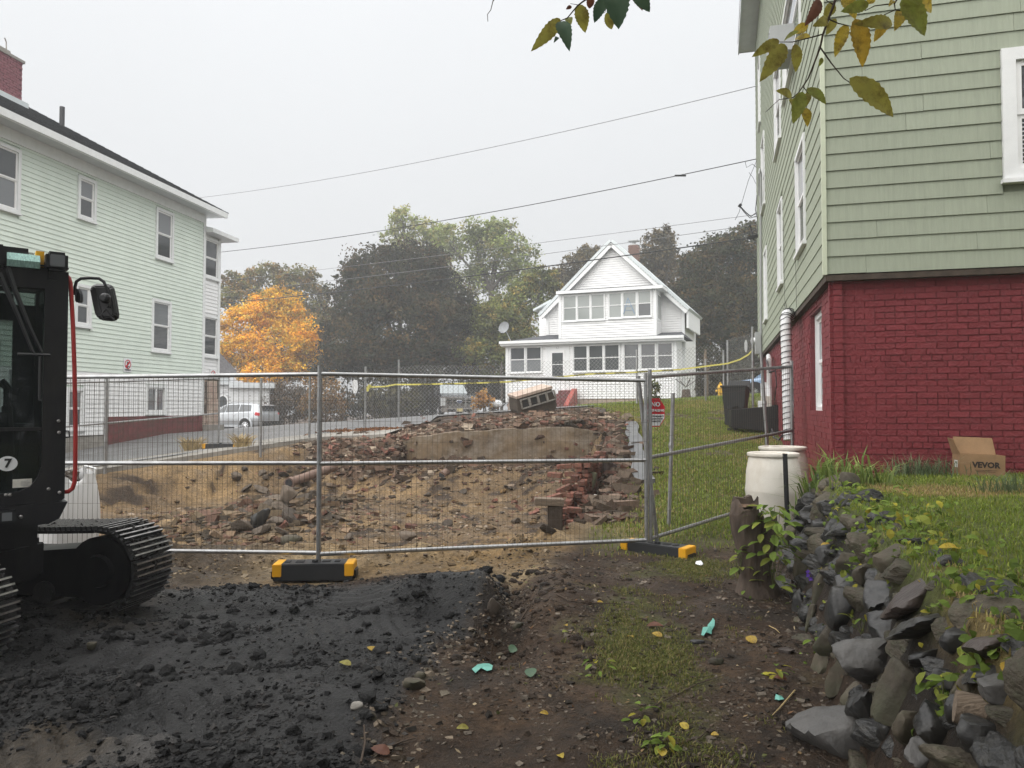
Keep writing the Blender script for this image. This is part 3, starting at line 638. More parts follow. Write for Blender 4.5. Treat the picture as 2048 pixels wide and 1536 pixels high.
b.add(V_, [(0, 1, 5, 4), (1, 2, 5), (2, 3, 4, 5), (3, 0, 4), (0, 3, 2, 1)]); roof = b.build('roof', m_shing, lh)
# shingle courses: a thin lip per course on the visible slope
b = MB(); n_c = 34
for k in range(n_c):
    f0, f1 = k / n_c, (k + 1) / n_c
    x0, y0, z0 = -e + f0 * (hp + .05), e - f0 * (LDEP / 2 + e), zr0 + f0 * rz_
    y1, z1 = e - f1 * (LDEP / 2 + e), zr0 + f1 * rz_
    nrm = Vector((0, rz_, LDEP / 2 + e)).normalized()
    a, c_ = Vector((x0, y0, z0)) + nrm * .03, Vector((x0, y1, z1)) + nrm * .006
    a2, c2 = Vector((LLEN + e - f0 * hp, y0, z0)) + nrm * .03, Vector((LLEN + e - f0 * hp, y1, z1)) + nrm * .006
    b.add([a, a2, c2, c_, a - nrm * .028, a2 - nrm * .028], [(0, 1, 2, 3), (4, 5, 1, 0)])
tag(b.build('shingle_course', m_shing, roof), kind='stuff')
# chimney of single-colour painted bricks and a vent pipe
def lroof(px, py, plane_y):   # point on the vertical plane y=plane_y (local) seen at this pixel
    u, z = plane_uv(LO, (ld.x, ld.y), (ln_.x, ln_.y), plane_y, px, py); return u, z
u_, zt = lroof(44, 118, -3.0); _, zb_ = lroof(44, 205, -3.0)
ch = MB(); ch.bx((u_ + .02, -3.75, zb_ - 1.0), (u_ + 1.1, -3.0, zt - .14)); cho = ch.build('chimney', m_chim, lh)
b = MB(); nc = int((zt - zb_ + .6) / .075)
for k in range(nc):
    for j in range(5):
        z_ = zt - .17 - k * .075; x_ = u_ + .02 + (j + .5 * (k % 2)) * .22
        if x_ + .2 < u_ + 1.2: b.box((x_ + .1, -2.985 + rnd.uniform(-.006, .006), z_), (.2, .05, .062))
    for j in range(4): b.box((u_ + .0 + rnd.uniform(-.006, .006), -3.1 - j * .2, z_), (.05, .185, .062))
tag(b.build('brick_facing', m_chim, cho), kind='stuff')
b = MB(); b.bx((u_ - .05, -3.82, zt - .14), (u_ + 1.17, -2.93, zt - .06)); b.bx((u_ + .25, -3.55, zt - .06), (u_ + .8, -3.15, zt + .12)); b.tube([(u_ + .35, -3.2, zt + .1), (u_ + .36, -3.2, zt + .35), (u_ + .42, -3.2, zt + .45)], .018, 5); b.tube([(u_ + .65, -3.2, zt + .1), (u_ + .6, -3.2, zt + .3)], .018, 5); b.build('chimney_cap', m_conc, cho)
b = MB(); b.bx((u_ - .12, -3.9, zb_ - 1.2), (u_ + 1.25, -2.85, zb_ - .02)); b.build('flashing', m_alum, lh)
u_, zt = lroof(124.5, 214, -2.6); b = MB(); b.tube([(u_, -2.6, zt - 1.6), (u_, -2.6, zt)], .075, 10); b.build('vent_pipe', m_cable, lh)
# enclosed porch on the far end of the house
PY = -.12; PL = 2.1
puv = lambda x, y: plane_uv(LO, (ld.x, ld.y), (ln_.x, ln_.y), PY, x, y)
u1p = puv(438, 600)[0]; zp = puv(425, 474)[1]
c = MB(); c.bx((u1p, -6, zB - .2), (-.1, PY - .02, zp)); c.build('porch', m_vinyl, lh)
z = zB + 1.0
pz = [(puv(421, 557)[1], puv(421, 477)[1]), (puv(418, 714)[1], puv(418, 631)[1])]
while z < zp - .1:
    if not any(z + CB > a - .03 and z < b_ + .06 for a, b_ in pz):
        b = MB(); b.prism([(u1p + .1, PY + .02, z), (u1p + .1, PY - .02, z), (u1p + .1, PY - .02, z + CB), (u1p + .1, PY + .003, z + CB)], (-.1 - u1p - .12, 0, 0)); b.build('clapboard', m_vinyl, lh)
    z += CB
for (a, b_) in pz: window(lh, (0, PY, 0), (1, 0), u1p + .08, -.14, a, b_, .08, .05, m_glassd)
c = MB(); c.bx((u1p - .03, PY - .12, zB - .1), (u1p + .09, PY + .04, zp)); c.build('corner_board', m_trimw, lh)
b = MB(); b.prism([(u1p - .6, .3, zp + .02), (u1p - .6, .3, zp + .16), (u1p - .6, -3.2, zp + 1.0), (u1p - .6, -6.5, zp + .16), (u1p - .6, -6.5, zp + .02)], (.53 - u1p, 0, 0)); b.build('porch_roof', [m_trimw], lh)
c = MB(); zst = puv(415, 758)[1]; c.bx((u1p + .05, -3, .3), (-.12, PY + .06, zst)); c.build('porch_foundation', m_stonet, lh)
b = MB(); nst = 0
z = zst - .16
while z > .6:
    x = u1p + .06 + rnd.uniform(0, .15)
    while x < -.2:
        wd_ = rnd.uniform(.25, .42); b.box((x + wd_ / 2, PY + .07, z), (min(wd_ - .02, -.13 - x), .06, .2)); x += wd_
    z -= .215
b.build('stone_facing', m_found, lh)
c = MB(); c.bx((-.6, .02, .2), (-.05, .5, .95)); c.build('step', m_conc, lh)
c = MB(); c.bx((-.35, PY + .05, zB - .0), (-.1, PY + .1, zst - .1)); c.build('basement_door', m_dkwood, lh)
# no-parking signs screwed to the wall
def nopark(px0, py0, px1, py1, off, lab, low=True):
    u1, z1 = plane_uv(LO, (ld.x, ld.y), (ln_.x, ln_.y), off, px0, py0); u0, z0 = plane_uv(LO, (ld.x, ld.y), (ln_.x, ln_.y), off, px1, py1)
    w_ = u1 - u0; cx = (u0 + u1) / 2
    t = thing('no_parking_sign', lab, 'sign', (0, 0, 0), 0, 'no parking signs on the mint house'); t.matrix_world = Matrix.Translation(LO) @ Matrix.Rotation(LANG, 4, 'Z') @ Matrix.Translation((cx, off, (z0 + z1) / 2))
    h = z1 - z0; b = MB(); b.bx((-w_ / 2, -.012, -h / 2), (w_ / 2, 0, h / 2)); b.build('board', m_signw, t)
    r0 = w_ * .40; zc = h / 2 - w_ * .52; b = MB(); n = 28
    ring = [(r * math.cos(2 * math.pi * j / n), .004, zc + r * math.sin(2 * math.pi * j / n)) for r in (r0, r0 * .8) for j in range(n)]
    b.add(ring, [(j, (j + 1) % n, n + (j + 1) % n, n + j) for j in range(n)])
    dgn = math.sqrt(.5); b.add([(-r0 * .85 * dgn - .02, .006, zc + r0 * .85 * dgn - .02), (-r0 * .85 * dgn + .02, .006, zc + r0 * .85 * dgn + .02), (r0 * .85 * dgn + .02, .006, zc - r0 * .85 * dgn + .02), (r0 * .85 * dgn - .02, .006, zc - r0 * .85 * dgn - .02)], [(0, 1, 2, 3)])
    b.build('prohibition_ring', m_signr, t)
    text('P', r0 * 1.35, frame_m((0, .003, zc), (-1, 0, 0), (0, 0, 1)), m_ink, t, .001, bold=.006)
    if low:
        text('NO', w_ * .3, frame_m((0, .003, -h / 2 + w_ * .42), (-1, 0, 0), (0, 0, 1)), m_ink, t, .001, bold=.004); text('PARKING', w_ * .19, frame_m((0, .003, -h / 2 + w_ * .17), (-1, 0, 0), (0, 0, 1)), m_ink, t, .001, bold=.003)
nopark(248, 716, 263, 744.5, .035, 'no parking sign on the mint clapboards left of the corner')
nopark(420.5, 738, 432.5, 768, PY + .035, 'no parking sign on the white porch wall beside the corner', True)

# ================================================================== garage house further back on the left
NO_ = Vector((-18.9, 47.5, 0)); nb_ = thing('brick_garage', 'low house of white painted brick with grey shingle roof and oval window', 'house', NO_, R(20))
c = MB(); c.bx((-6, 0, -.5), (3.4, 5, 3.0)); c.build('wall', m_whitecar if False else mat('white_brick', (.52, .52, .53), .8, .12, 12, grime=((3, 3, 3), (.3, .29, .28), .5)), nb_)
b = MB()
for k in range(28):
    for j in range(28):
        x_ = -6 + (j + .5 * (k % 2)) * .335
        if x_ + .32 < 3.4 and not ((x_ + .16 - .55) ** 2 + ((k * .1 + .2 - 1.9) * .7) ** 2 < .2): b.box((x_ + .16, -.012, .2 + k * .1), (.318, .04, .088))
tag(b.build('brick_courses', m_white, nb_), kind='stuff')
b = MB(); b.lathe([(.34, 0), (.34, .06), (.26, .06), (.26, 0)], 20, (.55, -.02, 1.9), Matrix.Scale(1.45, 3, (0, 0, 1)) @ Matrix.Rotation(R(90), 3, 'X')); wo = b.build('oval_window', m_white, nb_)
b = MB(); b.lathe([(.265, 0), (.265, .03)], 20, (.55, -.035, 1.9), Matrix.Scale(1.45, 3, (0, 0, 1)) @ Matrix.Rotation(R(90), 3, 'X')); b.build('pane', m_glassd, wo)
b = MB(); b.bx((-6, -.3, 3.0), (3.7, 5, 3.15)); b.bx((.9, -.34, 2.8), (3.7, -.02, 3.0)); b.build('eave', m_soffit, nb_)
b = MB(); b.bx((-7, 1.4, 3.15), (.9, 4, 3.9)); b.build('upper_wall', m_soffit, nb_)
b = MB(); b.prism([(1.35, 1.0, 3.75), (1.35, 1.0, 3.95), (-3.0, 1.0, 8.75), (-7.5, 1.0, 3.95), (-7.5, 1.0, 3.75)], (0, 3.5, 0)); b.build('roof', m_greysh, nb_)
# ================================================================== white house across the street
WU = Vector((.927, -.374, 0)).normalized(); WN = Vector((WU.y, -WU.x, 0)); WN = -WN if WN.y > 0 else WN     # outwards, towards the viewer
_r = ray(1366, 790); WO = CAM + _r * (37 / _r.y); WO = Vector((WO.x, WO.y, 0)); WANG = math.atan2(WU.y, WU.x)
wh = thing('white_house', 'white gabled house with glazed porch and upper bay across the street', 'house', WO, WANG)
def wuv(px, py, off=0): return plane_uv(WO, (WU.x, WU.y), (WN.x, WN.y), off, px, py)
def W(px, py, off=0):      # local point on plane 'off' metres out from the porch front (local -y is outwards)
    u, z = wuv(px, py, off); return Vector((u, -off, z))
zg = 1.3; UL = wuv(1013, 750)[0]; UR = wuv(1352, 750)[0]; zsb = wuv(1200, 797)[1]; zpe = wuv(1200, 676)[1]
def lap(par, u0, u1, z0, z1, y, wins=(), step=.125, name='siding', m=None, poly=None):
    b = MB(); z = z0
    while z < z1 - .02:
        h = min(step, z1 - z); seg = [(u0, u1)] if poly is None else [poly(z + h * .5)]
        for (w0, w1, za, zb) in wins:
            if z + h > za and z < zb: seg = [s for p, q in seg for s in ((p, min(q, w0)), (max(p, w1), q)) if s[1] - s[0] > .03]
        for a, c_ in seg:
            if c_ - a > .05: b.prism([(a, y - .045, z), (a, y + .01, z), (a, y + .01, z + h), (a, y - .003, z + h)], (c_ - a, 0, 0))
        z += h
    return tag(b.build(name, m or m_vinyl, par), kind='stuff')
c = MB(); c.bx((UL, .03, zsb - .02), (UR, 2.6, zpe)); porch = c.build('porch', m_vinyl, wh)
c = MB(); c.bx((UL + .05, .06, .3), (UR - .05, 5.5, zsb - .02)); c.build('foundation', m_found, wh)
b = MB(); z = zsb - .12
while z > .9:
    x = UL + rnd.uniform(0, .3)
    while x < UR - .5:
        wd_ = rnd.uniform(.35, .6); b.box((x + wd_ / 2, .055, z), (wd_ - .02, .05, .105)); x += wd_
    z -= .12
tag(b.build('foundation_blocks', m_found, wh), kind='stuff')
groups = [[(1020.5, 1050.5, 693.5, 746), (1052.5, 1083.5, 692.5, 745)], [(1146.5, 1175.5, 690, 744), (1177, 1207, 689, 743), (1208.5, 1239.5, 687.5, 742.5)], [(1247.5, 1279, 686, 742), (1281, 1312, 685, 739.5), (1314.5, 1346, 684, 738.5)]]
pw = []
def wwin(x0, x1, y0, y1, off, gl):
    u0 = wuv(x0, (y0 + y1) / 2, off)[0]; u1 = wuv(x1, (y0 + y1) / 2, off)[0]; xc = (x0 + x1) / 2; return (u0, u1, wuv(xc, y1, off)[1], wuv(xc, y0, off)[1], gl)
for gi, g in enumerate(groups):
    for q in g: pw.append(wwin(*q, 0, m_glassd if gi else (m_glassd, m_glasslt)))
door = wwin(1091.5, 1139, 693, 776, 0, None)
lap(porch, UL, UR, zsb, zpe, .03, [(a, b_, z0, z1) for a, b_, z0, z1, _ in pw] + [(door[0], door[1], zsb - .3, door[3])])
for (u0, u1, z0, z1, gl) in pw: window(wh, (0, 0, 0), (1, 0), u0 - .02, u1 + .02, z0, z1, .04, .065, gl, nrm=(0, -1), sash_w=.035)
b = MB(); b.bx((door[0], -.02, zsb - .2), (door[1], .02, door[3])); dfr = b.build('door_surround', m_trimw, wh)
d0, d1 = wuv(1101.5, 730)[0], wuv(1130, 730)[0]; dz1 = wuv(1116, 701)[1]; dz0 = wuv(1116, 776)[1]
b = MB(); b.bx((d0, -.06, dz0), (d1, -.021, dz1)); dr = b.build('door', m_vinyl, wh)
g0, g1, gz0, gz1 = wuv(1105, 728)[0], wuv(1126.5, 728)[0], wuv(1116, 752)[1], wuv(1116, 706)[1]
for a, b_ in ((gz0, (gz0 + gz1) / 2 - .02), ((gz0 + gz1) / 2 + .02, gz1)):
    b = MB(); b.bx((g0, -.068, a), (g1, -.061, b_)); b.build('pane', m_glassd, dr)
b = MB(); b.bx((d0 - .1, -.1, dz0 - .35), (d1 + .1, -.02, dz0 - .005)); b.build('threshold', m_white, wh)
text('63', .16, frame_m((wuv(1115, 695)[0], -.025, wuv(1115, 695.5)[1]), (1, 0, 0), (0, 0, 1)), m_grey, dfr, .004, 'house_number')
for px_ in (1014.5, 1351): b = MB(); u_ = wuv(px_, 740)[0]; b.bx((u_ - .09, -.03, zsb - .2), (u_ + .07, .06, zpe)); b.build('corner_post', m_trimw, wh)
# porch roof: low slope, gutter along the front
e0, e1 = W(1000, 687, .35), W(1367, 671.5, .35)
zE = (e0.z + e1.z) / 2
b = MB(); q = [(e0.x, -.35, zE + .03), (e1.x, -.35, zE + .03), (e1.x, 2.9, zE + .03), (e0.x, 2.9, zE + .03), (e0.x + 2.1, 2.2, zE + .62), (e1.x - .5, 2.2, zE + .5)]
b.add(q, [(0, 1, 5, 4), (0, 4, 3), (1, 2, 5), (2, 3, 4, 5), (0, 3, 2, 1)]); b.build('porch_roof', m_shing, wh)
b = MB(); b.bx((e0.x - .02, -.46, zE - .07), (e1.x + .02, -.352, zE + .07)); b.bx((e0.x, -.35, zE - .17), (e1.x, -.2, zE - .025)); b.bx((e0.x, -.2, zE - .2), (e1.x, .4, zE - .16)); b.build('gutter', m_trimw, wh)
# main body behind, gable towards us
G = -2.0
ga = W(1225, 486, G); gl_ = W(1083, 634, G); gr_ = W(1378, 622, G); gb = W(1200, 668, G).z
ul, ur = W(1096, 640, G).x, W(1366, 640, G).x
slope = lambda p, q, x: p.z + (q.z - p.z) * (x - p.x) / (q.x - p.x)
zl_, zr_ = slope(gl_, ga, ul), slope(ga, gr_, ur)
HB = 4.4
c = MB(); c.prism([(ul, 2.03, 1.0), (ul, 2.03, zl_ - .12), (ga.x, 2.03, ga.z - .12), (ur, 2.03, zr_ - .12), (ur, 2.03, 1.0)], (0, HB, 0)); body = c.build('wall', m_vinyl, wh)
def gpoly(z):
    a = ul if z < zl_ else ul + (z - zl_) / (ga.z - zl_) * (ga.x - ul); c_ = ur if z < zr_ else ur - (z - zr_) / (ga.z - zr_) * (ur - ga.x); return (a + .02, c_ - .02)
lap(body, 0, 0, gb - .6, ga.z - .25, 2.03, (), .125, 'siding', m_vinyl, gpoly)
# roof slabs with pale metal rakes
def slab(p, q, th, y0, y1, m, name, mi=None):
    p = Vector(p); q = Vector(q); d = (q - p).normalized(); n = Vector((-d.z, 0, d.x)); n = n if n.z > 0 else -n
    b = MB(); b.prism([(p.x, y0, p.z), (q.x, y0, q.z), (q.x + n.x * th, y0, q.z + n.z * th), (p.x + n.x * th, y0, p.z + n.z * th)], (0, y1 - y0, 0)); return b.build(name, m, wh)
gl2 = gl_ + (gl_ - ga) * .0; gr2 = gr_
slab((ga.x, 0, ga.z), gl2, .16, 1.62, 2.02 + HB, m_alum, 'roof'); slab((ga.x, 0, ga.z), gr2, .16, 1.62, 2.02 + HB, m_alum, 'roof')
slab((ga.x, 0, ga.z - .02), gl2 - Vector((0, 0, .02)), -.2, 1.66, 1.78, m_trimw, 'rake_board'); slab((ga.x, 0, ga.z - .02), gr2 - Vector((0, 0, .02)), -.2, 1.66, 1.78, m_trimw, 'rake_board')
b = MB(); b.bx((gr_.x - .1, 1.8, gr_.z - .9), (gr_.x + .0, 6, gr_.z + .02)); b.build('eave_return', m_trimw, wh)
b = MB(); b.bx((ul - .09, 1.95, 1.0), (ul + .06, 2.1, zl_ - .2)); b.bx((ur - .06, 1.95, 1.0), (ur + .09, 2.1, zr_ - .2)); b.build('corner_board', m_trimw, wh)
# side dormer on the left
da, db = W(1071, 620, -4), W(1104, 602, -4)
c = MB(); c.bx((da.x + .25, 4, gb - .6), (ul + .1, 6, da.z - .05)); dm = c.build('dormer', m_vinyl, wh)
lap(dm, da.x + .25, ul + .1, gb - .4, da.z - .06, 4, (), .125)
b = MB(); b.prism([(da.x - .05, 3.7, da.z - .1), (da.x - .05, 3.7, da.z + .02), (db.x, 3.7, db.z + .05), (db.x, 3.7, db.z - .1)], (0, 2.5, 0)); b.build('dormer_roof', m_alum, wh)
# upper bay over the porch
B_ = -.55
bl, br_ = W(1118.5, 620, B_).x, W(1312, 620, B_).x; bz0 = W(1215, 672, B_).z; bz1 = W(1215, 582, B_).z
c = MB(); c.bx((bl, -B_ + .03, bz0 - .4), (br_, 2.02, bz1)); bay = c.build('bay', m_vinyl, wh)
bw_ = []
for q in ((1126.5, 1153.5, 590, 643), (1154.5, 1181, 588.5, 641), (1182, 1209.5, 586.5, 640), (1217.5, 1244, 584.5, 637), (1245.5, 1273.5, 582.5, 635), (1275.5, 1303, 580, 633.5)): bw_.append(wwin(*q, B_, m_glasshz))
lap(bay, bl, br_, bz0 - .3, bz1, -B_ + .03, [(a, b_, z0, z1) for a, b_, z0, z1, _ in bw_])
for i, (u0, u1, z0, z1, gl) in enumerate(bw_): window(wh, (0, -B_, 0), (1, 0), u0 - .02, u1 + .02, z0, z1, .04, .065, (m_glasshz, m_glassd) if i == 5 else m_glasshz, nrm=(0, -1), sash_w=.032)
# side of the bay with its own window
b = MB(); b.bx((br_ + .001, -B_ + .3, bz0 + .75), (br_ + .03, 1.8, bz1 - .2)); so = b.build('side_window', m_trimw, wh)
b = MB(); b.bx((br_ + .03, -B_ + .4, bz0 + .85), (br_ + .04, 1.7, bz1 - .3)); b.build('pane', m_glasshz, so)
z = bz0 - .3
b = MB()
while z < bz1 - .05: b.prism([(br_ + .02, -B_ + .04, z), (br_, -B_ + .04, z), (br_, -B_ + .04, z + .115), (br_ + .003, -B_ + .04, z + .115)], (0, 2.0 + B_ - .05, 0)); z += .115
tag(b.build('siding', m_vinyl, bay), kind='stuff')
for u_ in (bl + .04, br_ - .04): b = MB(); b.bx((u_ - .07, -B_ - .03, bz0 - .3), (u_ + .07, -B_ + .06, bz1)); b.build('corner_post', m_trimw, wh)
bzr = W(1219, 577, B_ + .3).z
x0_, x1_ = W(1112, 584, B_ + .3).x, W(1325, 570, B_ + .3).x
b = MB(); b.bx((x0_, -B_ - .3, bzr - .13), (x1_, 2.0, bzr + .02)); b.build('bay_fascia', m_trimw, wh)
b = MB(); b.add([(x0_, -B_ - .3, bzr + .022), (x1_, -B_ - .3, bzr + .022), (x1_, 2.0, bzr + .07), (x0_, 2.0, bzr + .07), (W(1225, 570, G).x, 2.0, bzr + .34)], [(0, 1, 4), (1, 2, 4), (0, 4, 3), (0, 3, 2, 1), (2, 3, 4)]); b.build('bay_roof', m_shing, wh)
# blue step ladder leaning inside the bay window glass
u_ = W(1258, 610, B_ - .02).x; z0_ = W(1258, 632, B_).z; b = MB()
b.tube([(u_ - .05, -B_ - .012, z0_ + .95), (u_ - .28, -B_ - .012, z0_ + .1)], .025, 4); b.tube([(u_ - .05, -B_ - .012, z0_ + .95), (u_ + .3, -B_ - .012, z0_ + .1)], .025, 4)
for k in (.3, .5, .7): b.tube([(u_ - .05 - .23 * (1 - k) * 1.2, -B_ - .012, z0_ + k), (u_ - .05 + .35 * (1 - k) * 1.15, -B_ - .012, z0_ + k)], .015, 4)
b.build('step_ladder', m_bluecar, wh)
# chimney
cc = W(1268, 500, -5); cz = W(1268, 492, -5).z
b = MB(); b.bx((cc.x - .26, 4.7, cc.z - 4), (cc.x + .26, 5.3, cz)); cho = b.build('chimney', mat('brown_chimney', (.15, .095, .08), .9, .2, 8), wh)
b = MB()
for k in range(14):
    for j in range(3): b.box((cc.x - .28 + (j + .5 * (k % 2)) * .19 + .09, 4.69, cz - .06 - k * .08), (.17, .03, .068))
tag(b.build('brick_facing', bpy.data.materials['brown_chimney'], cho), kind='stuff')
b = MB(); b.bx((cc.x - .2, 4.8, cz), (cc.x + .2, 5.2, cz + .08)); b.tube([(cc.x, 5, cz), (cc.x, 5, cz + .26)], .1, 8); b.bx((cc.x - .3, 4.75, cz + .26), (cc.x + .3, 5.25, cz + .3)); b.build('chimney_cap', m_grey, cho)
# red brick steps with sloping cheek
s0, s1 = W(1108, 800, 1.2).x, W(1143, 800, 1.2).x; zt = wuv(1120, 781, .5)[1]
st = MB()
for k in range(5): st.bx((s0, -.25 - k * .3, .8), (s1 - .25, -.55 - k * .3, zt - k * .17))
sto = thing('brick_steps', 'red painted brick steps below the white house door', 'steps', WO, WANG); st.build('tread', m_dred, sto)
b = MB(); b.prism([(s1 - .24, -.2, .8), (s1 - .24, -.2, zt + .1), (s1 - .24, -.4, zt + .1), (s1 - .24, -1.75, zt - .75), (s1 - .24, -1.75, .8)], (.24, 0, 0)); b.bx((s0, -.24, .8), (s1 - .25, -.02, zt + .02)); b.build('cheek_wall', mat('red_cheek', (.30, .07, .055), .7, .3, 6), sto)
# satellite dish on the porch roof
sdp = W(1008, 655, .3); sdo = thing('satellite_dish', 'grey satellite dish on its bent mast at the porch roof end', 'satellite dish', (0, 0, 0)); sdo.matrix_world = Matrix.Translation(WO) @ Matrix.Rotation(WANG, 4, 'Z')
b = MB(); b.lathe([(0, -.07), (.15, -.055), (.27, -.02), (.33, .02), (.33, .035), (.27, -.0), (.15, -.04), (0, -.055)], 24, sdp, Matrix.Rotation(R(-12), 3, 'Z') @ Matrix.Rotation(R(75), 3, 'X')); b.build('dish', mat('dish_grey', (.2, .21, .22), .5, .1), sdo, smooth=True)
b = MB(); a_ = W(1018, 681, .2); b.tube([sdp + Vector((0, .05, 0)), sdp + Vector((.08, .1, -.2)), a_ + Vector((0, .25, 0))], .025, 6); b.tube([sdp + Vector((0, 0, -.28)), sdp + Vector((-.2, -.4, -.18))], .014, 5); b.build('mast', m_grey, sdo)
# ================================================================== temporary fence panels of steel tube and wire mesh
def fence_panel(lab, A, B, za, zb, h=1.74, wires=True, upto=None, lean=(0, 0), post_ext=.08, bottom_post=.14, mid=.5):
    """A, B: plan points of the two posts; za, zb: height of the bottom rail at each"""
    t = thing('mesh_fence', lab, 'fence panel', (A[0], A[1], 0), 0, 'temporary site fence panels')
    o = Vector((A[0], A[1], 0)); a = Vector((0, 0, za)); b_ = Vector((B[0], B[1], zb)) - o; up = Vector((lean[0], lean[1], 1)) * h
    r = .0215
    for p, k in ((a, -1), (b_, 1)):
        m = MB(); m.tube([p - up.normalized() * bottom_post, p + up + up.normalized() * post_ext], r, 10); m.build('post', m_galv, t, smooth=True)
    dirv = (b_ - a).normalized()
    for f in (0, mid, 1):
        p, q = a + up * f, b_ + up * f; m = MB(); m.tube([p + dirv * .01, p.lerp(q, .5), q - dirv * .01], [r * .95] * 3, 10)
        m.build('rail', m_galv, t, smooth=True)
    for p in (a, a + up * mid, a + up, b_, b_ + up * mid, b_ + up):
        pass
    m = MB(); n = int((b_ - a).length / .05); nrm = Vector((-dirv.y, dirv.x, 0)) * -.021
    for i in range(1, n):
        f = i / n; p = a.lerp(b_, f) + nrm; m.tube([p, p + up], .0019, 4, caps=False)
    k = int(h / .2)
    for j in range(0, k + 1):
        p = a + up * ((j + .25) / (k + .5)) + nrm * 1.15; m.tube([p, p + (b_ - a)], .0016, 4, caps=False)
    tag(m.build('wire_mesh', m_wire, t), kind='stuff')
    return t
PA = at(632, 1108, 7.0); PB = at(1293, 1080, 7.9); PC = at(1586, 989, 10.0)
fence_panel('steel mesh fence panel behind the excavator, left of the first foot block', (PA.x + .012, PA.y + .05), (PA.x - 3.1, 7.36), PA.z, PA.z - .02, 1.67)
fence_panel('middle steel mesh fence panel between the two black foot blocks', (PA.x + .025, PA.y - .01), (PB.x - .0, PB.y), PA.z, PB.z, 1.67)
fence_panel('steel mesh fence panel running up to the red brick wall, with the no trespassing sign', (PB.x + .05, PB.y + .03), (PC.x, PC.y), PB.z + .01, PC.z, 1.70)
# loose posts standing by the fence
for (p0, p1, Y, lab) in (((1276, 752), (1318, 1080), 8.0, 'leaning grey steel post behind the octagonal sign'), ((1346, 786), (1336, 1062), 8.9, 'short steel tube post standing right of the octagonal sign'), ((1522, 705), (1540, 898), 10.9, 'steel post in front of the electrical cabinet')):
    a, b_ = at(*p0, Y), at(*p1, Y); b_.z = min(b_.z, Hs(b_.x, b_.y) + .05) if Y > 8.5 else b_.z
    t = thing('steel_post', lab, 'post', (b_.x, b_.y, b_.z)); m = MB(); m.tube([(0, 0, -.2), a - b_], .024, 10); m.build('tube', m_galv, t, smooth=True)
    m = MB(); m.lathe([(.03, -.03), (.033, 0), (.03, .03)], 10, (a - b_) * .62); m.build('clamp', m_galv, t)
# foot blocks: black plastic with yellow ends and lifting slots
def foot(name, lab, loc, ang, L=.72):
    t = thing(name, lab, 'fence foot', loc, ang, 'black fence foot blocks'); W_, Hh = .24, .15
    m = MB(); m.prism([(-L / 2, -W_ / 2, 0), (L / 2, -W_ / 2, 0), (L / 2 - .012, -W_ / 2 + .012, Hh), (-L / 2 + .012, -W_ / 2 + .012, Hh)], (0, W_ - .0, 0))
    m.build('body', m_black, t, bevel=.008)
    for sgn in (-1, 1):
        m = MB(); m.box((sgn * (L / 2 - .037), 0, Hh * .64), (.082, W_ + .006, Hh * .76)); m.build('end_cap', m_yel, t, bevel=.006)
        m = MB(); m.box((sgn * (L / 2 + .008), 0, Hh * .33), (.03, W_ * .7, Hh * .5)); m.build('end_hook', m_black, t, bevel=.006)
    m = MB()
    for x in (-.25, -.14, .1, .2): m.box((x, .02, Hh + .002), (.075 if abs(x) < .2 else .05, .07, .006))
    m.build('lifting_slot', m_tyre, t)
    m = MB(); m.lathe([(.032, Hh - .01), (.032, Hh + .02), (.024, Hh + .02)], 10, (0, 0, 0)); m.build('socket', m_black, t)
    return t
z0 = at(632, 1152, 6.98).z
foot('ballast_block', 'black fence foot block with yellow ends on the black soil in front of the pit', (PA.x, 6.98, z0 - .02), R(4))
foot('ballast_block', 'black fence foot block with yellow end on the grassy dirt below the sign', (at(1315, 1110, 7.85).x, 7.85, at(1315, 1112, 7.85).z - .02), R(-38), .74)
# far run of panels along the pavement on the left
FA = at(437, 897, 18.2); FB = at(132, 938, 14.6); dv = Vector((FB.x - FA.x, FB.y - FA.y, 0)).normalized() * 3.05
P = Vector((FA.x, FA.y, 0))
for k, lab in enumerate(('far fence panel along the pavement ending at the straw covered foot', 'far fence panel half hidden behind the excavator cab')):
    Q = P + dv; fence_panel(lab, (P.x, P.y), (Q.x, Q.y), FA.z + (FB.z - FA.z) * k * .9, FA.z + (FB.z - FA.z) * (k + 1) * .9, 1.70, bottom_post=.3); P = Q + dv * .01
foot('ballast_block', 'far black fence foot block between two tufts of straw', (FA.x + .05, FA.y, Hs(FA.x, FA.y) + .04), R(4), .8)
for k, (x_, lab) in enumerate(((-.62, 'dry straw tuft left of the far fence foot'), (.62, 'dry straw tuft right of the far fence foot'))):
    V = []; rr = np.random.RandomState(5 + k); zz = Hs(FA.x + x_, FA.y)
    for i in range(160):
        p = np.array([FA.x + x_ + rr.randn() * .07, FA.y - .1 + rr.randn() * .07, zz - .02]); a = rr.rand() * 6.28; l = .3 + .2 * rr.rand()
        tip = p + np.array([math.cos(a) * l * .8, math.sin(a) * l * .5, l * (.75 + .2 * rr.rand())]); md = (p + tip) / 2 + np.array([0, 0, .1]); s = np.array([.008, 0, 0])
        V += [[p - s, p + s, md + s, md - s], [md - s, md + s, tip + s * .3, tip - s * .3]]
    tag(polys('straw_tuft', V, m_straw), lab, 'straw', 'straw tufts by the far fence')
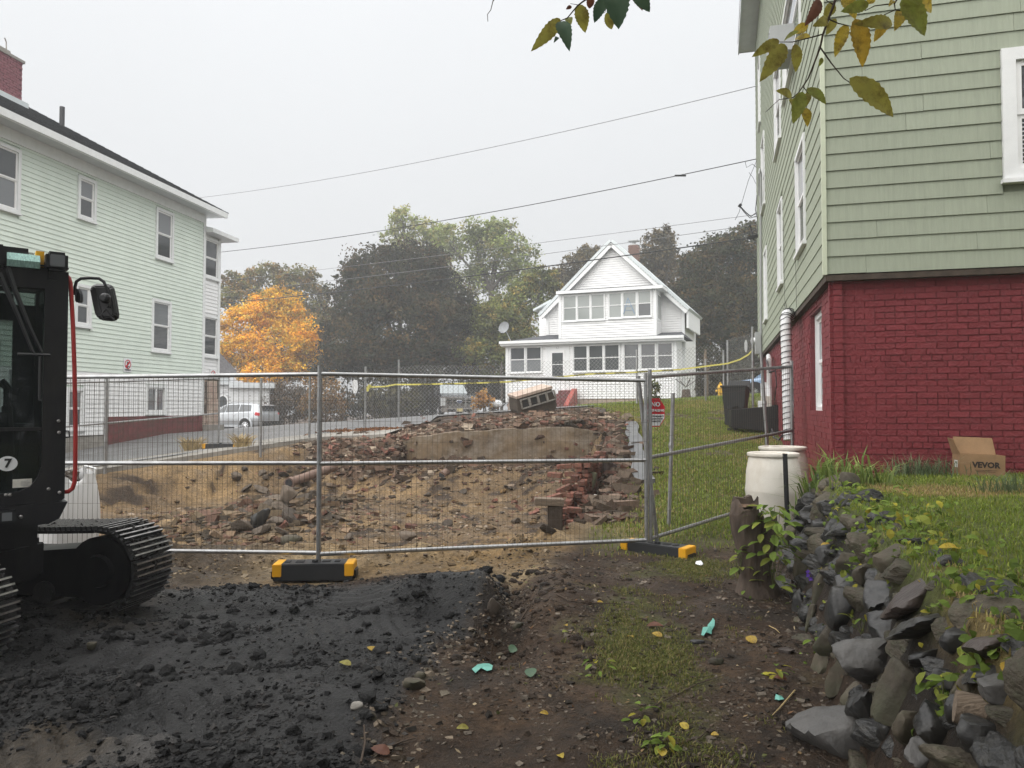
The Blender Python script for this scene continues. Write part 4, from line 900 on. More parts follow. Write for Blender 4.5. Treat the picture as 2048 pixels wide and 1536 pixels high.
# octagonal sign wired to the right panel
sg = at(1311, 825, 8.02); t = thing('no_trespassing_sign', 'octagonal red and white no trespassing sign wired to the fence mesh', 'sign', sg, math.atan2(PC.y - PB.y, PC.x - PB.x) - R(28))
hw, hh = .108, .152; cx_ = .046
octp = lambda s, y: [(x * hw * s, y, z * hh * s) for x, z in ((-1, -.42), (-.42, -1), (.42, -1), (1, -.42), (1, .42), (.42, 1), (-.42, 1), (-1, .42))]
m = MB(); m.prism(octp(1, 0), (0, .006, 0)); m.build('board', m_signr, t)
m = MB(); q = [p for p in octp(.93, -.002)]; zc = -.12 * hh
m.prism([(-hw * .93, -.002, zc), (-hw * .93, -.002, -.39 * hh), (-.40 * hw, -.002, -.93 * hh), (.40 * hw, -.002, -.93 * hh), (hw * .93, -.002, -.39 * hh), (hw * .93, -.002, zc)], (0, .0015, 0)); m.build('lower_field', m_signw, t)
fm = lambda z: frame_m((0, -.004, z * hh), (1, 0, 0), (0, 0, 1))
text('NO', .066, fm(.56), m_signw, t, .001, bold=.0022); text('TRESPASSING', .0335, fm(.14), m_signw, t, .001, bold=.0012)
text('PRIVATE PROPERTY', .0215, fm(-.27), m_ink, t, .001, bold=.0008); text('VIOLATORS WILL BE', .0175, fm(-.45), m_ink, t, .001, bold=.0006); text('PROSECUTED', .019, fm(-.62), m_ink, t, .001, bold=.0006)
# ================================================================== chain-link fence behind the pit
def chain(lab, P, top, base, posts, seed=0, width=.0085, dia=.06):
    """P: plan polyline; top/base: heights at its points; posts: list of (segment param, extra height)"""
    P = [Vector((p[0], p[1], 0)) for p in P]; t = thing('chain_link_fence', lab, 'fence', P[0], 0, 'chain link fences round the site'); o = P[0]
    d = [0]
    for a, b in zip(P[:-1], P[1:]): d.append(d[-1] + (b - a).length)
    def pos(s): x = float(np.interp(s, d, [p.x for p in P])); y = float(np.interp(s, d, [p.y for p in P])); return Vector((x, y, 0)) - o
    n = int(d[-1] / dia); V = []
    for i in range(n):
        s0 = i * dia; zb, ztp = float(np.interp(s0, d, base)), float(np.interp(s0, d, top)); k = int((ztp - zb) / dia * 1.0)
        ztp += .012 * math.sin(i * .9 + seed) + .02 * math.sin(i * .13)
        k = max(2, k); zs = np.linspace(zb, ztp, k + 1)
        A_, B_ = pos(s0), pos(min(s0 + dia, d[-1])); tv = (B_ - A_).normalized() * (width / 2)
        for j in range(k):
            p0, p1 = (A_, B_) if (j + i) % 2 == 0 else (B_, A_)
            a = np.array((p0.x, p0.y, zs[j])); b = np.array((p1.x, p1.y, zs[j + 1])); w_ = np.array(tv)
            V.append([a - w_, a + w_, b + w_, b - w_])
    tag(polys('mesh_fabric', V, m_wire_far, None, t), kind='stuff')
    for (s, h0, h1) in posts:
        p = pos(s); m = MB(); m.tube([p + Vector((0, .03, h0)), p + Vector((0, .03, h1))], .03, 8); m.build('post', m_galv, t, smooth=True)
    return t
def cp(px, py, Y): return at(px, py, Y)
cA = [cp(520, 910, 17.3), cp(618, 885, 19.2), cp(730, 850, 21.2), cp(797, 838, 23.0)]
cAt = [cp(520, 760, 17.3), cp(618, 757, 19.2), cp(730, 742, 21.2), cp(797, 733, 23.0)]
dd = [0]
for a, b in zip(cA[:-1], cA[1:]): dd.append(dd[-1] + (Vector((b.x, b.y)) - Vector((a.x, a.y))).length)
chain('chain link fence along the pavement on the left of the pit', cA, [p.z for p in cAt], [p.z for p in cA], [(0, cA[0].z - .3, cAt[0].z + .05), (dd[1], cA[1].z - .3, cAt[1].z + .1), (dd[2], cA[2].z - .3, cp(730, 733, 21.2).z), (dd[3], cA[3].z - .3, cp(797, 719, 23).z)])
cB = [cp(798, 838, 23.02), cp(1010, 822, 23.4), cp(1274, 812, 23.4), cp(1448, 795, 23.6)]; cBt = [cp(798, 733, 23.02), cp(1010, 728, 23.4), cp(1274, 708, 23.4), cp(1448, 688, 23.6)]
db_ = [0]
for a, b in zip(cB[:-1], cB[1:]): db_.append(db_[-1] + (Vector((b.x, b.y)) - Vector((a.x, a.y))).length)
chain('chain link fence along the back of the pit facing the white house', cB, [p.z for p in cBt], [p.z for p in cB], [(db_[2], cB[2].z - .3, cp(1274, 699, 23.4).z), (db_[2] + 2.2, cB[3].z - .4, cp(1419, 717, 23.4).z), (db_[3], cB[3].z - .3, cp(1448, 700, 23.6).z)], 2)
cC = [cp(1456, 800, 23.0), cp(1507, 800, 19.6)]; cCt = [cp(1456, 680, 23.0), cp(1507, 664, 19.6)]
chain('short chain link fence stub beside the sage house corner', cC, [p.z for p in cCt], [Hs(p.x, p.y) for p in cC], [(.02, Hs(cC[0].x, cC[0].y) - .2, cCt[0].z), (3.4, Hs(cC[1].x, cC[1].y) - .2, cp(1505, 653, 19.6).z)], 4)
# white octagonal signs on the chain link, seen edge-on
for (px, py, Y, h, wd, lab) in ((710, 773, 20.95, .38, .16, 'white back of an octagonal sign wired to the left chain link'), (1492, 692, 20.6, .34, .08, 'white back of a sign wired to the chain link stub')):
    c = cp(px, py, Y); m = MB(); m.prism([(x * wd / 2, 0, z * h / 2) for x, z in ((-1, -.45), (-.45, -1), (.45, -1), (1, -.45), (1, .45), (.45, 1), (-.45, 1), (-1, .45))], (0, .01, 0)); o = m.build('sign_back', m_signw, None, loc=c); tag(o, lab, 'sign')
# caution tape strung along the chain link
tp = [cp(737, 776, 22.9), cp(740, 774, 22.9), cp(770, 773, 22.85), cp(790, 769, 22.9), cp(830, 769, 22.9), cp(920, 767, 23.2), cp(1012, 764, 23.3), cp(1180, 748, 23.25), cp(1260, 745, 23.25), cp(1360, 739, 23.3), cp(1455, 727, 22.9), cp(1480, 719, 21), cp(1497, 709, 20), cp(1505, 700, 19.6)]
V = []
for a, b in zip(tp[:-1], tp[1:]):
    for k in range(6):
        p, q = a.lerp(b, k / 6), a.lerp(b, (k + 1) / 6); h = .023
        V.append([p - Vector((0, 0, h)), q - Vector((0, 0, h)), q + Vector((0, .01, h)), p + Vector((0, .01, h))])
tpo = tag(polys('caution_tape', V, m_tape), 'yellow caution tape stretched along the chain link fence', 'caution tape')
for i, (a, b) in enumerate(zip(tp[4:9], tp[5:10])):
    n = int((b - a).length / .62)
    for k in range(n):
        p = a.lerp(b, (k + .5) / n); text('CAUTION', .075, frame_m(p + Vector((0, -.02, -.003)), b - a, (0, 0, 1)), m_ink, tpo, .0, bold=.003)
m = MB(); m.box(tp[0] + Vector((0, -.02, 0)), (.1, .03, .22), (0, R(30), 0)); m.build('knot', m_tape, tpo)
# ================================================================== vehicles
def car_body(st, name, m, par, n_side=3):
    """st: list of (x, z_bottom, z_belt, z_top, half width at belt, half width at top)"""
    V = []; sec = []
    for (x, zb, zm, zt, wb, wt) in st:
        s = [(wb * .86, zb), (wb * .97, zb + (zm - zb) * .18), (wb * 1.0, zb + (zm - zb) * .55), (wb * .97, zm - .03), (wb * .94, zm), (wt * 1.0, zt - min(.06, (zt - zm) * .3)), (wt * .86, zt), (0, zt + .015)]
        sec.append([Vector((x, y, z)) for y, z in s] + [Vector((x, -y, z)) for y, z in s[-2::-1]])
    k = len(sec[0]); mb = MB(); mb.v = [tuple(p) for q in sec for p in q]
    mb.f = [(i * k + j, i * k + j + 1, (i + 1) * k + j + 1, (i + 1) * k + j) for i in range(len(sec) - 1) for j in range(k - 1)] + [(i * k, (i + 1) * k, (i + 1) * k + k - 1, i * k + k - 1) for i in range(len(sec) - 1)]
    mb.f += [tuple(range(k)), tuple(range((len(sec) - 1) * k, len(sec) * k))]; mb.m = [0] * len(mb.f)
    return mb.build(name, m, par, smooth=True), sec
def wheel(par, x, y, r, wd, side, spokes=10):
    t = MB(); t.lathe([(r * .66, -wd / 2), (r * .93, -wd / 2), (r, -wd * .36), (r, wd * .36), (r * .93, wd / 2), (r * .66, wd / 2), (r * .6, wd * .3), (r * .6, -wd * .3)], 28, (0, 0, 0), Matrix.Rotation(R(90), 3, 'X')); o = t.build('wheel', m_tyre, par, smooth=True); o.location = (x, y, r)
    b = MB(); b.lathe([(r * .66, 0), (r * .66, .02), (r * .6, .02), (r * .58, -.02)], 28, (0, side * wd * .42, 0), Matrix.Rotation(R(-90 * side), 3, 'X'))
    for j in range(spokes):
        a = 2 * math.pi * j / spokes; p = Vector((math.cos(a), 0, math.sin(a))); b.tube([p * r * .12 + Vector((0, side * wd * .5, 0)), p * r * .62 + Vector((0, side * wd * .44, 0))], [.03, .022], 4)
    b.lathe([(r * .15, -.02), (r * .15, .02), (0, .03)], 10, (0, side * wd * .5, 0), Matrix.Rotation(R(-90 * side), 3, 'X')); b.build('rim', m_chrome, o)
    b = MB(); b.lathe([(r * .58, -.01), (r * .58, .01)], 20, (0, side * wd * .3, 0), Matrix.Rotation(R(90), 3, 'X')); b.build('brake_disc', m_cable, o); return o
def quadp(mb, pts, off, th=.012):
    pts = [Vector(p) for p in pts]; n = (pts[1] - pts[0]).cross(pts[-1] - pts[0]).normalized()
    if n.dot(off) < 0: n = -n
    mb.prism([p + n * .004 for p in pts], n * th)
# silver crossover: faces left, its left side and tail towards us
sp_ = at(497, 858, 44.0); sv = thing('parked_suv', 'silver SUV parked beyond the driveway with its tail lamps towards the fence', 'car', (sp_.x - .9, 44.6, sp_.z - .15), R(158))
ST = [(2.42, .42, .72, .80, .72, .6), (2.3, .3, .85, .93, .86, .72), (1.7, .27, .98, 1.05, .91, .76), (1.15, .27, 1.05, 1.12, .92, .74), (.55, .27, 1.08, 1.5, .925, .66), (.1, .27, 1.09, 1.64, .925, .66), (-.9, .27, 1.12, 1.67, .925, .65), (-1.7, .28, 1.16, 1.62, .92, .62), (-2.1, .33, 1.18, 1.5, .90, .60), (-2.36, .42, 1.12, 1.2, .86, .62), (-2.45, .48, .95, .99, .80, .62)]
bo, sec = car_body(ST, 'body', m_silver, sv)
def gl_side(x0, x1, z0f, z1f, y_s, mb, st, slant0=0, slant1=0):
    xs = [s[0] for s in st][::-1]
    def P_(x, f):
        g = lambda k: float(np.interp(x, xs, [s[k] for s in st][::-1])); zb_, zt_ = g(2), g(3); wb_, wt_ = g(4) * .94, g(5)
        return Vector((x, y_s * (wb_ + (wt_ - wb_) * f), zb_ + (zt_ - .05 - zb_) * f))
    quadp(mb, [P_(x0, z0f), P_(x1, z0f), P_(x1 + slant1, z1f), P_(x0 + slant0, z1f)], Vector((0, y_s, 0)))
for s_ in (1, -1):
    for (a, b_, sl0, sl1) in ((.75, .12, -.45, 0), (.06, -.82, 0, 0), (-.9, -1.75, 0, .12)):
        m = MB(); gl_side(a, b_, .1, .92, s_, m, ST, sl0, sl1); m.build('side_window', glass('tint%.2f%d' % (a, s_), (.05, .055, .06), 0, .06) if False else m_glassd, sv)
    m = MB(); m.box((0, s_ * .9, .34), (2.6, .06, .1)); m.build('sill_trim', m_silver, sv)
m = MB(); quadp(m, [(-2.385, .56, 1.2), (-2.385, -.56, 1.2), (-2.15, -.52, 1.49), (-2.15, .52, 1.49)], Vector((-1, 0, .8)), .03); m.build('rear_window', m_glassd, sv)
m = MB(); quadp(m, [(.95, .62, 1.13), (.95, -.62, 1.13), (.25, -.56, 1.58), (.25, .56, 1.58)], Vector((1, 0, .8))); m.build('windscreen', m_glassd, sv)
for s_ in (1, -1):
    m = MB(); m.box((-2.24, s_ * .76, 1.02), (.36, .26, .2), (0, R(-12), s_ * R(14))); m.build('tail_lamp', m_tail, sv, bevel=.03)
    for xw in (1.42, -1.42):
        wheel(sv, xw, s_ * .82, .355, .22, s_)
        m = MB(); pts = [(xw + .47 * math.cos(a), s_ * .915, .36 + .47 * math.sin(a)) for a in np.linspace(-.25, math.pi + .25, 15)]; m.tube(pts, .055, 6); m.build('wheel_arch', m_silver, sv, smooth=True)
        m = MB(); m.lathe([(.43, -.02), (.43, .02)], 20, (xw, s_ * .905, .36), Matrix.Rotation(R(90), 3, 'X')); m.build('arch_liner', m_tyre, sv)
m = MB(); m.box((-2.44, 0, .5), (.2, 1.66, .24)); m.build('rear_bumper', m_black, sv, bevel=.04); m = MB(); m.box((-2.25, 0, 1.53), (.3, 1.1, .04), (0, R(-8), 0)); m.build('roof_spoiler', m_silver, sv, bevel=.01)
m = MB(); m.box((-2.42, 0, .86), (.03, .34, .17)); m.build('number_plate', m_signw, sv)
for x_ in (.3, -.6):
    m = MB(); m.box((x_, .94, .98), (.16, .03, .03)); m.build('door_handle', m_chrome, sv)
m = MB(); m.tube([(-.2, .62, 1.66), (-.1, .62, 1.71), (-1.5, .6, 1.7), (-1.6, .6, 1.64)], .018, 5); m.build('roof_rail', m_silver, sv)
# black pickup, nose towards us
pp = at(918, 832, 45.5); pk = thing('pickup_truck', 'black pickup truck with chrome grille parked left of the white house', 'pickup truck', (pp.x, 45.5, pp.z - .25), R(-90 + 14))
PT = [(.0, .55, 1.16, 1.22, .95, .85), (-.1, .5, 1.28, 1.34, 1.0, .88), (-1.5, .5, 1.36, 1.42, 1.02, .86), (-1.75, .5, 1.38, 1.46, 1.02, .80), (-2.5, .5, 1.38, 2.0, 1.02, .74), (-2.9, .5, 1.38, 2.06, 1.02, .74), (-4.2, .5, 1.38, 2.06, 1.02, .74), (-4.5, .5, 1.38, 1.9, 1.02, .76), (-4.55, .5, 1.36, 1.38, 1.02, .9), (-6.2, .55, 1.34, 1.36, 1.0, .9)]
pk.scale = (1.12, 1.12, 1.12); car_body(PT, 'body', m_blackcar, pk)
m = MB(); quadp(m, [(-1.72, .78, 1.46), (-1.72, -.78, 1.46), (-2.46, -.68, 1.97), (-2.46, .68, 1.97)], Vector((1, 0, .8))); m.build('windscreen', glass('pale_windscreen', (.2, .23, .24), 0, .08), pk)
for s_ in (1, -1):
    m = MB(); gl_side(-2.2, -3.3, .1, .9, s_, m, PT, -.4, 0); m.build('side_window', m_glassd, pk)
    m = MB(); m.box((.03, s_ * .88, .98), (.1, .26, .44)); m.build('headlight', m_lamp, pk, bevel=.02)
    m = MB(); m.box((-1.9, s_ * 1.17, 1.45), (.14, .24, .3)); m.build('mirror', m_blackcar, pk, bevel=.03)
    for xw in (-.95, -5.0): wheel(pk, xw, s_ * .88, .42, .28, s_, 8)
m = MB()
for k in range(3): m.box((.075, 0, .86 + k * .14), (.05, 1.46, .03))
for yy in (-.72, -.35, .35, .72): m.box((.07, yy, 1.0), (.05, .05, .46))
m.box((.065, 0, .76), (.06, 1.9, .05)); m.box((.065, 0, 1.21), (.06, 1.9, .05)); m.build('grille', m_chrome, pk)
m = MB(); m.box((.03, 0, 1.0), (.05, 1.5, .42)); m.build('grille_backing', m_blackcar, pk)
m = MB(); m.lathe([(.17, 0), (.17, .02), (.15, .03)], 20, (.105, 0, 1.0), Matrix.Scale(.5, 3, (0, 0, 1)) @ Matrix.Rotation(R(90), 3, 'Y')); bd = m.build('badge', m_chrome, pk)
m = MB(); m.lathe([(.145, 0), (.145, .012)], 20, (.128, 0, 1.0), Matrix.Scale(.45, 3, (0, 0, 1)) @ Matrix.Rotation(R(90), 3, 'Y')); m.build('badge_field', mat('badge_blue', (.05, .07, .14), .3, .05), bd)
m = MB(); m.box((.12, 0, .56), (.2, 2.0, .26)); m.build('bumper', m_chrome, pk, bevel=.04)
m = MB(); m.box((.225, -.45, .53), (.02, .42, .13)); m.box((.225, .45, .53), (.02, .42, .13)); m.build('bumper_intake', m_blackcar, pk)
m = MB(); m.box((.24, 0, .55), (.02, .3, .16)); m.build('number_plate', mat('plate_yellow', (.5, .42, .2), .5, .1), pk)
CT = [(2.1, .35, .6, .66, .7, .6), (1.9, .25, .72, .78, .82, .7), (1.0, .25, .85, .92, .86, .72), (.5, .25, .9, 1.3, .86, .62), (-.2, .25, .92, 1.42, .86, .6), (-1.3, .25, .95, 1.36, .86, .6), (-2.0, .3, .95, 1.0, .82, .66), (-2.2, .4, .8, .85, .76, .6)]
# light blue car behind the stub fence
c_ = at(1515, 775, 34.0); bc_ = thing('parked_car', 'light blue car beyond the chain link next to the sage house', 'car', (c_.x + 1.0, 34.0, Hs(c_.x, 34) - .15), R(176))
car_body(CT, 'body', m_bluecar, bc_)
for s_ in (1, -1):
    m = MB(); gl_side(.5, -1.3, .1, .9, s_, m, CT, -.25, .1); m.build('side_window', m_glassd, bc_)
    for xw in (1.3, -1.3):
        wheel(bc_, xw, s_ * .76, .32, .2, s_, 8); m = MB(); m.lathe([(.4, -.02), (.4, .02)], 18, (xw, s_ * .85, .34), Matrix.Rotation(R(90), 3, 'X')); m.build('arch_liner', m_tyre, bc_)
# ================================================================== excavator
ex = thing('excavator', 'dark grey crawler excavator with red handrail standing on black soil', 'excavator', (-3.6, 5.3, 0), 0); EXO = Vector((-3.6, 5.3, 0))
def E(px, py, Y): return at(px, py, Y) - EXO
TA = R(-10); tl = Vector((math.cos(TA), math.sin(TA), 0)); tw = Vector((-tl.y, tl.x, 0))
def track(end, width, length, r, name):
    """end: near-side rightmost centre of the end wheel (world); belt runs back along -tl"""
    c1 = Vector(end); c0 = c1 - tl * length
    root = bpy.data.objects.new(name, None); COL.objects.link(root); root.parent = ex
    # belt path: bottom, front wheel, top (slight sag), rear wheel
    pts = []; rr = r
    for a in np.linspace(-90, 90, 13): pts.append(c1 + tl * rr * math.cos(R(a)) + Vector((0, 0, rr * math.sin(R(a)))))
    for f in np.linspace(0, 1, 14)[1:-1]: pts.append(c1.lerp(c0, f) + Vector((0, 0, rr - .035 * math.sin(f * math.pi) + .02 * f)))
    for a in np.linspace(90, 270, 13): pts.append(c0 + tl * rr * math.cos(R(a)) + Vector((0, 0, rr * math.sin(R(a)))))
    pts.append(c1 + Vector((0, 0, -rr)) - tl * .01)
    d = [0]
    for a, b in zip(pts[:-1], pts[1:]): d.append(d[-1] + (b - a).length)
    pitch = .132; n = int(d[-1] / pitch)
    m = MB(); m.box((0, 0, 0), (pitch - .006, width, .022)); 
    for x in (-.044, .0, .044): m.box((x, 0, .011 + .014), (.012, width, .028))
    so = m.build('track_shoe', m_rub, None); sme = so.data; sme.materials.append(m_bar); bpy.data.objects.remove(so)
    for i_, p_ in enumerate(sme.polygons):
        if p_.center.z > .036: p_.material_index = 1
    for i in range(n):
        s = (i + .5) / n * d[-1]; f = lambda q: Vector([float(np.interp(q, d, [p[k] for p in pts])) for k in range(3)])
        p = f(s); t = (f(min(s + .03, d[-1])) - f(max(s - .03, 0))).normalized(); nrm = t.cross(tw).normalized(); nrm = -nrm if nrm.dot(p - (c1 + c0) / 2) < 0 and abs(t.z) < .2 else nrm
        nrm = tw.cross(t); ctr = c1 if (p - c1).dot(tl) > 0 else (c0 if (p - c0).dot(tl) < 0 else None)
        ref = (p - ctr) if ctr is not None else Vector((0, 0, p.z - c1.z))
        if nrm.dot(ref) < 0: nrm = -nrm
        q = Matrix((t, nrm.cross(t), nrm)).transposed().to_4x4(); q.translation = p + tw * width / 2 + nrm * .01 - EXO
        o = link('track_shoe', sme, root); o.matrix_local = q
    for c, rad in ((c1, r - .03), (c0, r - .04)):
        m = MB(); m.lathe([(rad, .02), (rad, width - .02)], 26, c - EXO, Matrix((tl, Vector((0, 0, 1)), tw)).transposed())
        m.lathe([(rad * .45, -.02), (rad * .5, .03), (rad * .45, width + .02)], 16, c - EXO, Matrix((tl, Vector((0, 0, 1)), tw)).transposed())
        m.build('idler_wheel', m_blackp, root, smooth=True)
    m = MB(); a, b = c0 + Vector((0, 0, -r * .75)) - EXO, c1 + Vector((0, 0, -r * .75)) - EXO
    z1 = r * 1.32
    m.prism([a + tw * .06, b + tl * .06 + tw * .06, b + tl * .1 + tw * .06 + Vector((0, 0, r * .5)), b - tl * .12 + tw * .06 + Vector((0, 0, z1)), b - tl * .7 + tw * .06 + Vector((0, 0, z1 - .05)), a + tw * .06 + Vector((0, 0, z1 - .05))], tw * (width - .12)); m.build('track_frame', m_blackp, root)
    m = MB()
    for f in (.25, .42, .6, .78): m.lathe([(.085, .03), (.085, width - .03)], 14, c1.lerp(c0, f) + Vector((0, 0, -r + .1)) - EXO, Matrix((tl, Vector((0, 0, 1)), tw)).transposed())
    tag(m.build('track_roller', m_rub, root, smooth=True), kind='stuff')
    # soil caked on top of the belt
    V = []; rs = np.random.RandomState(3 if width > 0 else 4)
    m = MB()
    for i in range(420):
        f = rs.rand() ** .8 * .98; u = rs.rand(); s = d[12] - d[6] * 0; q = rs.uniform(d[5], d[24]); g = lambda q: Vector([float(np.interp(q, d, [p[k] for p in pts])) for k in range(3)])
        p = g(q); ctr = c1 if (p - c1).dot(tl) > 0 else None; nr = (p - ctr).normalized() if ctr is not None else Vector((0, 0, 1))
        sz = rs.uniform(.008, .028) * (1.2 if rs.rand() < .2 else 1)
        m.box(p + tw * (.04 + u * (width - .08)) + nr * (.026 + sz * .2) - EXO, (sz * 1.3, sz * 1.5, sz), (rs.rand() * 3, rs.rand() * 3, rs.rand() * 3), 0, .6)
    tag(m.build('caked_soil', m_dirtb, root), kind='stuff')
    return root
rT = .285; TE = Vector((-3.085, 5.62, rT + .045))
track(TE, .45, 1.95, rT, 'track')
track(TE - tw * 1.5 + tl * .0, .45, 1.95, rT, 'track')
m = MB(); cmid = TE - tl * 1.05 - tw * .55 - EXO; m.box(cmid + Vector((0, 0, .1)), (1.3, 1.05, .3), (0, 0, TA)); m.build('undercarriage', m_blackp, ex, bevel=.04)
m = MB(); m.lathe([(.48, .24), (.48, .44)], 28, cmid); m.build('slewing_ring', m_blackp, ex)
# cab: front turned towards the viewer
CA = R(38); cu = Vector((math.cos(CA), math.sin(CA), 0)); cv = Vector((-cu.y, cu.x, 0)); CO_ = at(131, 900, 4.9); CO_.z = 0      # right front corner
def K(u, z, v=0): return CO_ + cu * u + cv * v + Vector((0, 0, z)) - EXO          # u negative to the left, v back into the cab
def kuv(px, py, off=0): return plane_uv((CO_.x, CO_.y), (cu.x, cu.y), (-cv.x, -cv.y), off, px, py)
rotc = Matrix((cu, cv, Vector((0, 0, 1)))).transposed()
def kbox(mb, u0, u1, v0, v1, z0, z1): mb.box(K((u0 + u1) / 2, (z0 + z1) / 2, (v0 + v1) / 2), (abs(u1 - u0), abs(v1 - v0), abs(z1 - z0)), rotc)
ztop = kuv(100, 541)[1]; zbot = kuv(128, 1003)[1]; uG = kuv(88, 700)[0]; CW, CD = 1.0, 1.25
zg0 = kuv(60, 985)[1]; zmid = kuv(60, 858)[1]; zhd = kuv(60, 575)[1]
m = MB()
# front frame as one outline with a rounded lower corner
inn = [(-CW + .07, zhd), (uG, zhd), (uG, zg0 + .16), (uG - .02, zg0 + .09), (uG - .06, zg0 + .035), (uG - .12, zg0 + .008), (uG - .2, zg0), (-CW + .07, zg0)]
outp = [(-CW, ztop), (.0, ztop), (.0, zbot + .1), (.0, zbot + .07), (.0, zbot + .04), (.0, zbot + .02), (-.05, zbot), (-CW, zbot)]
for i in range(8):
    j = (i + 1) % 8; m.prism([K(*inn[i]), K(*outp[i]), K(*outp[j]), K(*inn[j])], cv * .09)
m.build('cab_front_frame', m_blackp, ex)
m = MB(); kbox(m, -.075, .0, .09, .16, zbot + .01, ztop); kbox(m, -.07, .0, CD - .12, CD, zbot + .01, ztop); kbox(m, -CW, -CW + .07, .09, CD, zbot, ztop); kbox(m, -.05, 0, .16, CD - .12, zbot + .01, zmid - .12); kbox(m, -.05, 0, .16, CD - .12, ztop - .12, ztop)
m.build('cab_side_frame', m_blackp, ex, bevel=.012)
m = MB(); kbox(m, -CW + .07, -.62, CD - .06, CD, zbot, ztop - .02); kbox(m, -.21, -.07, CD - .06, CD, zbot, ztop - .1); kbox(m, -.62, -.21, CD - .06, CD, zbot, zmid + .1); kbox(m, -.62, -.21, CD - .06, CD, ztop - .22, ztop - .02); m.build('cab_rear_frame', m_blackp, ex)
m = MB(); kbox(m, -CW, .0, -.02, CD, ztop, ztop + .05); m.build('cab_roof', m_blackp, ex, bevel=.02)
m = MB(); kbox(m, -CW, 0, .1, CD, zbot - .02, zbot + .05); m.build('cab_floor', m_blackp, ex)
m = MB(); kbox(m, -CW + .06, uG + .005, .045, .052, zmid + .01, zhd + .01); m.build('windscreen', m_cab, ex)
m = MB(); kbox(m, -CW + .06, uG + .005, .045, .052, zg0 - .0, zmid - .012); lg = m.build('lower_glass', m_cab, ex)
m = MB(); kbox(m, -CW + .06, uG, .02, .06, zmid - .012, zmid + .01); m.build('glass_divider', m_blackp, ex)
# mint roof visor and the front work lamp
u0, z0 = kuv(13, 505); u1, z1 = kuv(79, 530)
m = MB(); q = [K(u0, ztop - .0, -.03), K(u0, ztop + .04, -.045), K(u0, ztop + .085, -.02), K(u0, ztop + .1, .05), K(u0, ztop, .3)]; m.prism(q, cu * (u1 - u0)); m.build('roof_visor', mat('visor_mint', (.33, .52, .48), .15, .35, 16, stretch=(6, 6, .4)), ex)
m = MB(); kbox(m, u0 - .12, u0, -.05, .3, ztop - .02, ztop + .13); m.build('visor_bracket', m_blackp, ex, bevel=.02)
m = MB(); kbox(m, u1 - .28, u1 - .02, .1, .5, ztop + .06, ztop + .15); m.build('roof_hatch', m_blackp, ex, bevel=.03)
ul, zl0 = kuv(90, 541); ur_, zl1 = kuv(133, 508)
m = MB(); kbox(m, ul, ur_ + .005, -.06, .06, zl0, zl1); lo_ = m.build('work_lamp', m_black, ex, bevel=.018)
m = MB(); kbox(m, ul + .02, ur_ - .015, -.068, -.058, zl0 + .022, zl1 - .022); m.build('lens', m_glasslt, lo_, bevel=.004)
m = MB(); kbox(m, ul + .02, ur_ - .05, -.01, .04, ztop - .06, zl0 + .01); m.build('lamp_bracket', m_blackp, lo_)
m = MB(); kbox(m, ul - .05, ul - .005, .0, .06, zl0 + .02, zl1); m.build('amber_marker', m_yel, ex)
# wiper: two crossing arms across the glass
def kp(px, py, v=-.02): u, z = kuv(px, py, -v); return K(u, z, v)
m = MB(); m.tube([kp(-2, 545), kp(40, 640), kp(64, 700), kp(72, 712)], [.016, .012, .010, .008], 5); m.tube([kp(4, 500, .0), kp(30, 580), kp(60, 655), kp(84, 705)], [.018, .016, .012, .01], 5); m.tube([kp(35, 708), kp(100, 710)], .010, 5); m.build('wiper', m_black, ex)
m = MB(); m.tube([kp(80, 712), kp(79, 800), kp(84, 800)], .008, 5); m.build('hose', m_black, ex)
# seat, console and levers seen through the glass
m = MB(); kbox(m, -.75, -.3, .55, 1.0, zbot + .05, zbot + .5); kbox(m, -.75, -.3, .95, 1.1, zbot + .4, zbot + 1.15); m.build('seat', m_black, ex, bevel=.05)
m = MB(); m.tube([K(-.3, zbot + .3, .3), K(-.3, zbot + .62, .3)], [.05, .03], 8); m.tube([K(-.3, zbot + .62, .3), K(-.3, zbot + .74, .28), K(-.34, zbot + .78, .27)], [.022, .026, .03], 8); m.build('joystick', m_black, ex)
m = MB(); kbox(m, -.26, -.12, .3, .9, zbot + .05, zbot + .5); m.build('console', m_black, ex, bevel=.03)
# stickers
u_, z_ = kuv(16, 928, .0); m = MB(); m.lathe([(.047, 0), (.047, .002)], 22, K(u_, z_, .040), Matrix((cu * 1.15, Vector((0, 0, 1)), -cv)).transposed()); stk = m.build('number_sticker', m_signw, ex)
text('7', .075, frame_m(K(u_ + .002, z_, .036), cu, (0, 0, 1)), m_ink, stk, .0005, 'number', bold=.003)
u0, z0 = kuv(25, 976, -.04); u1, z1 = kuv(64, 957, -.04); m = MB(); kbox(m, u0, u1, .041, .043, z0, z1); lb = m.build('maker_label', m_paper, ex)
m = MB()
for k in range(4): kbox(m, u0 + (u1 - u0) * .42, u0 + (u1 - u0) * (.9 - .1 * (k % 2)), .039, .0405, z0 + (.2 + k * .17) * (z1 - z0), z0 + (.24 + k * .17) * (z1 - z0))
m.build('small_print', m_grey, lb)
for (px, py) in ((117, 842), (118, 865), (97, 978), (119, 985), (12, 990), (20, 990)):
    m = MB(); u_, z_ = kuv(px, py); m.lathe([(.011, 0), (.011, .006), (.006, .012)], 8, K(u_, z_, -.0), Matrix((cu, Vector((0, 0, 1)), -cv)).transposed()); m.build('bolt', m_bar, ex)
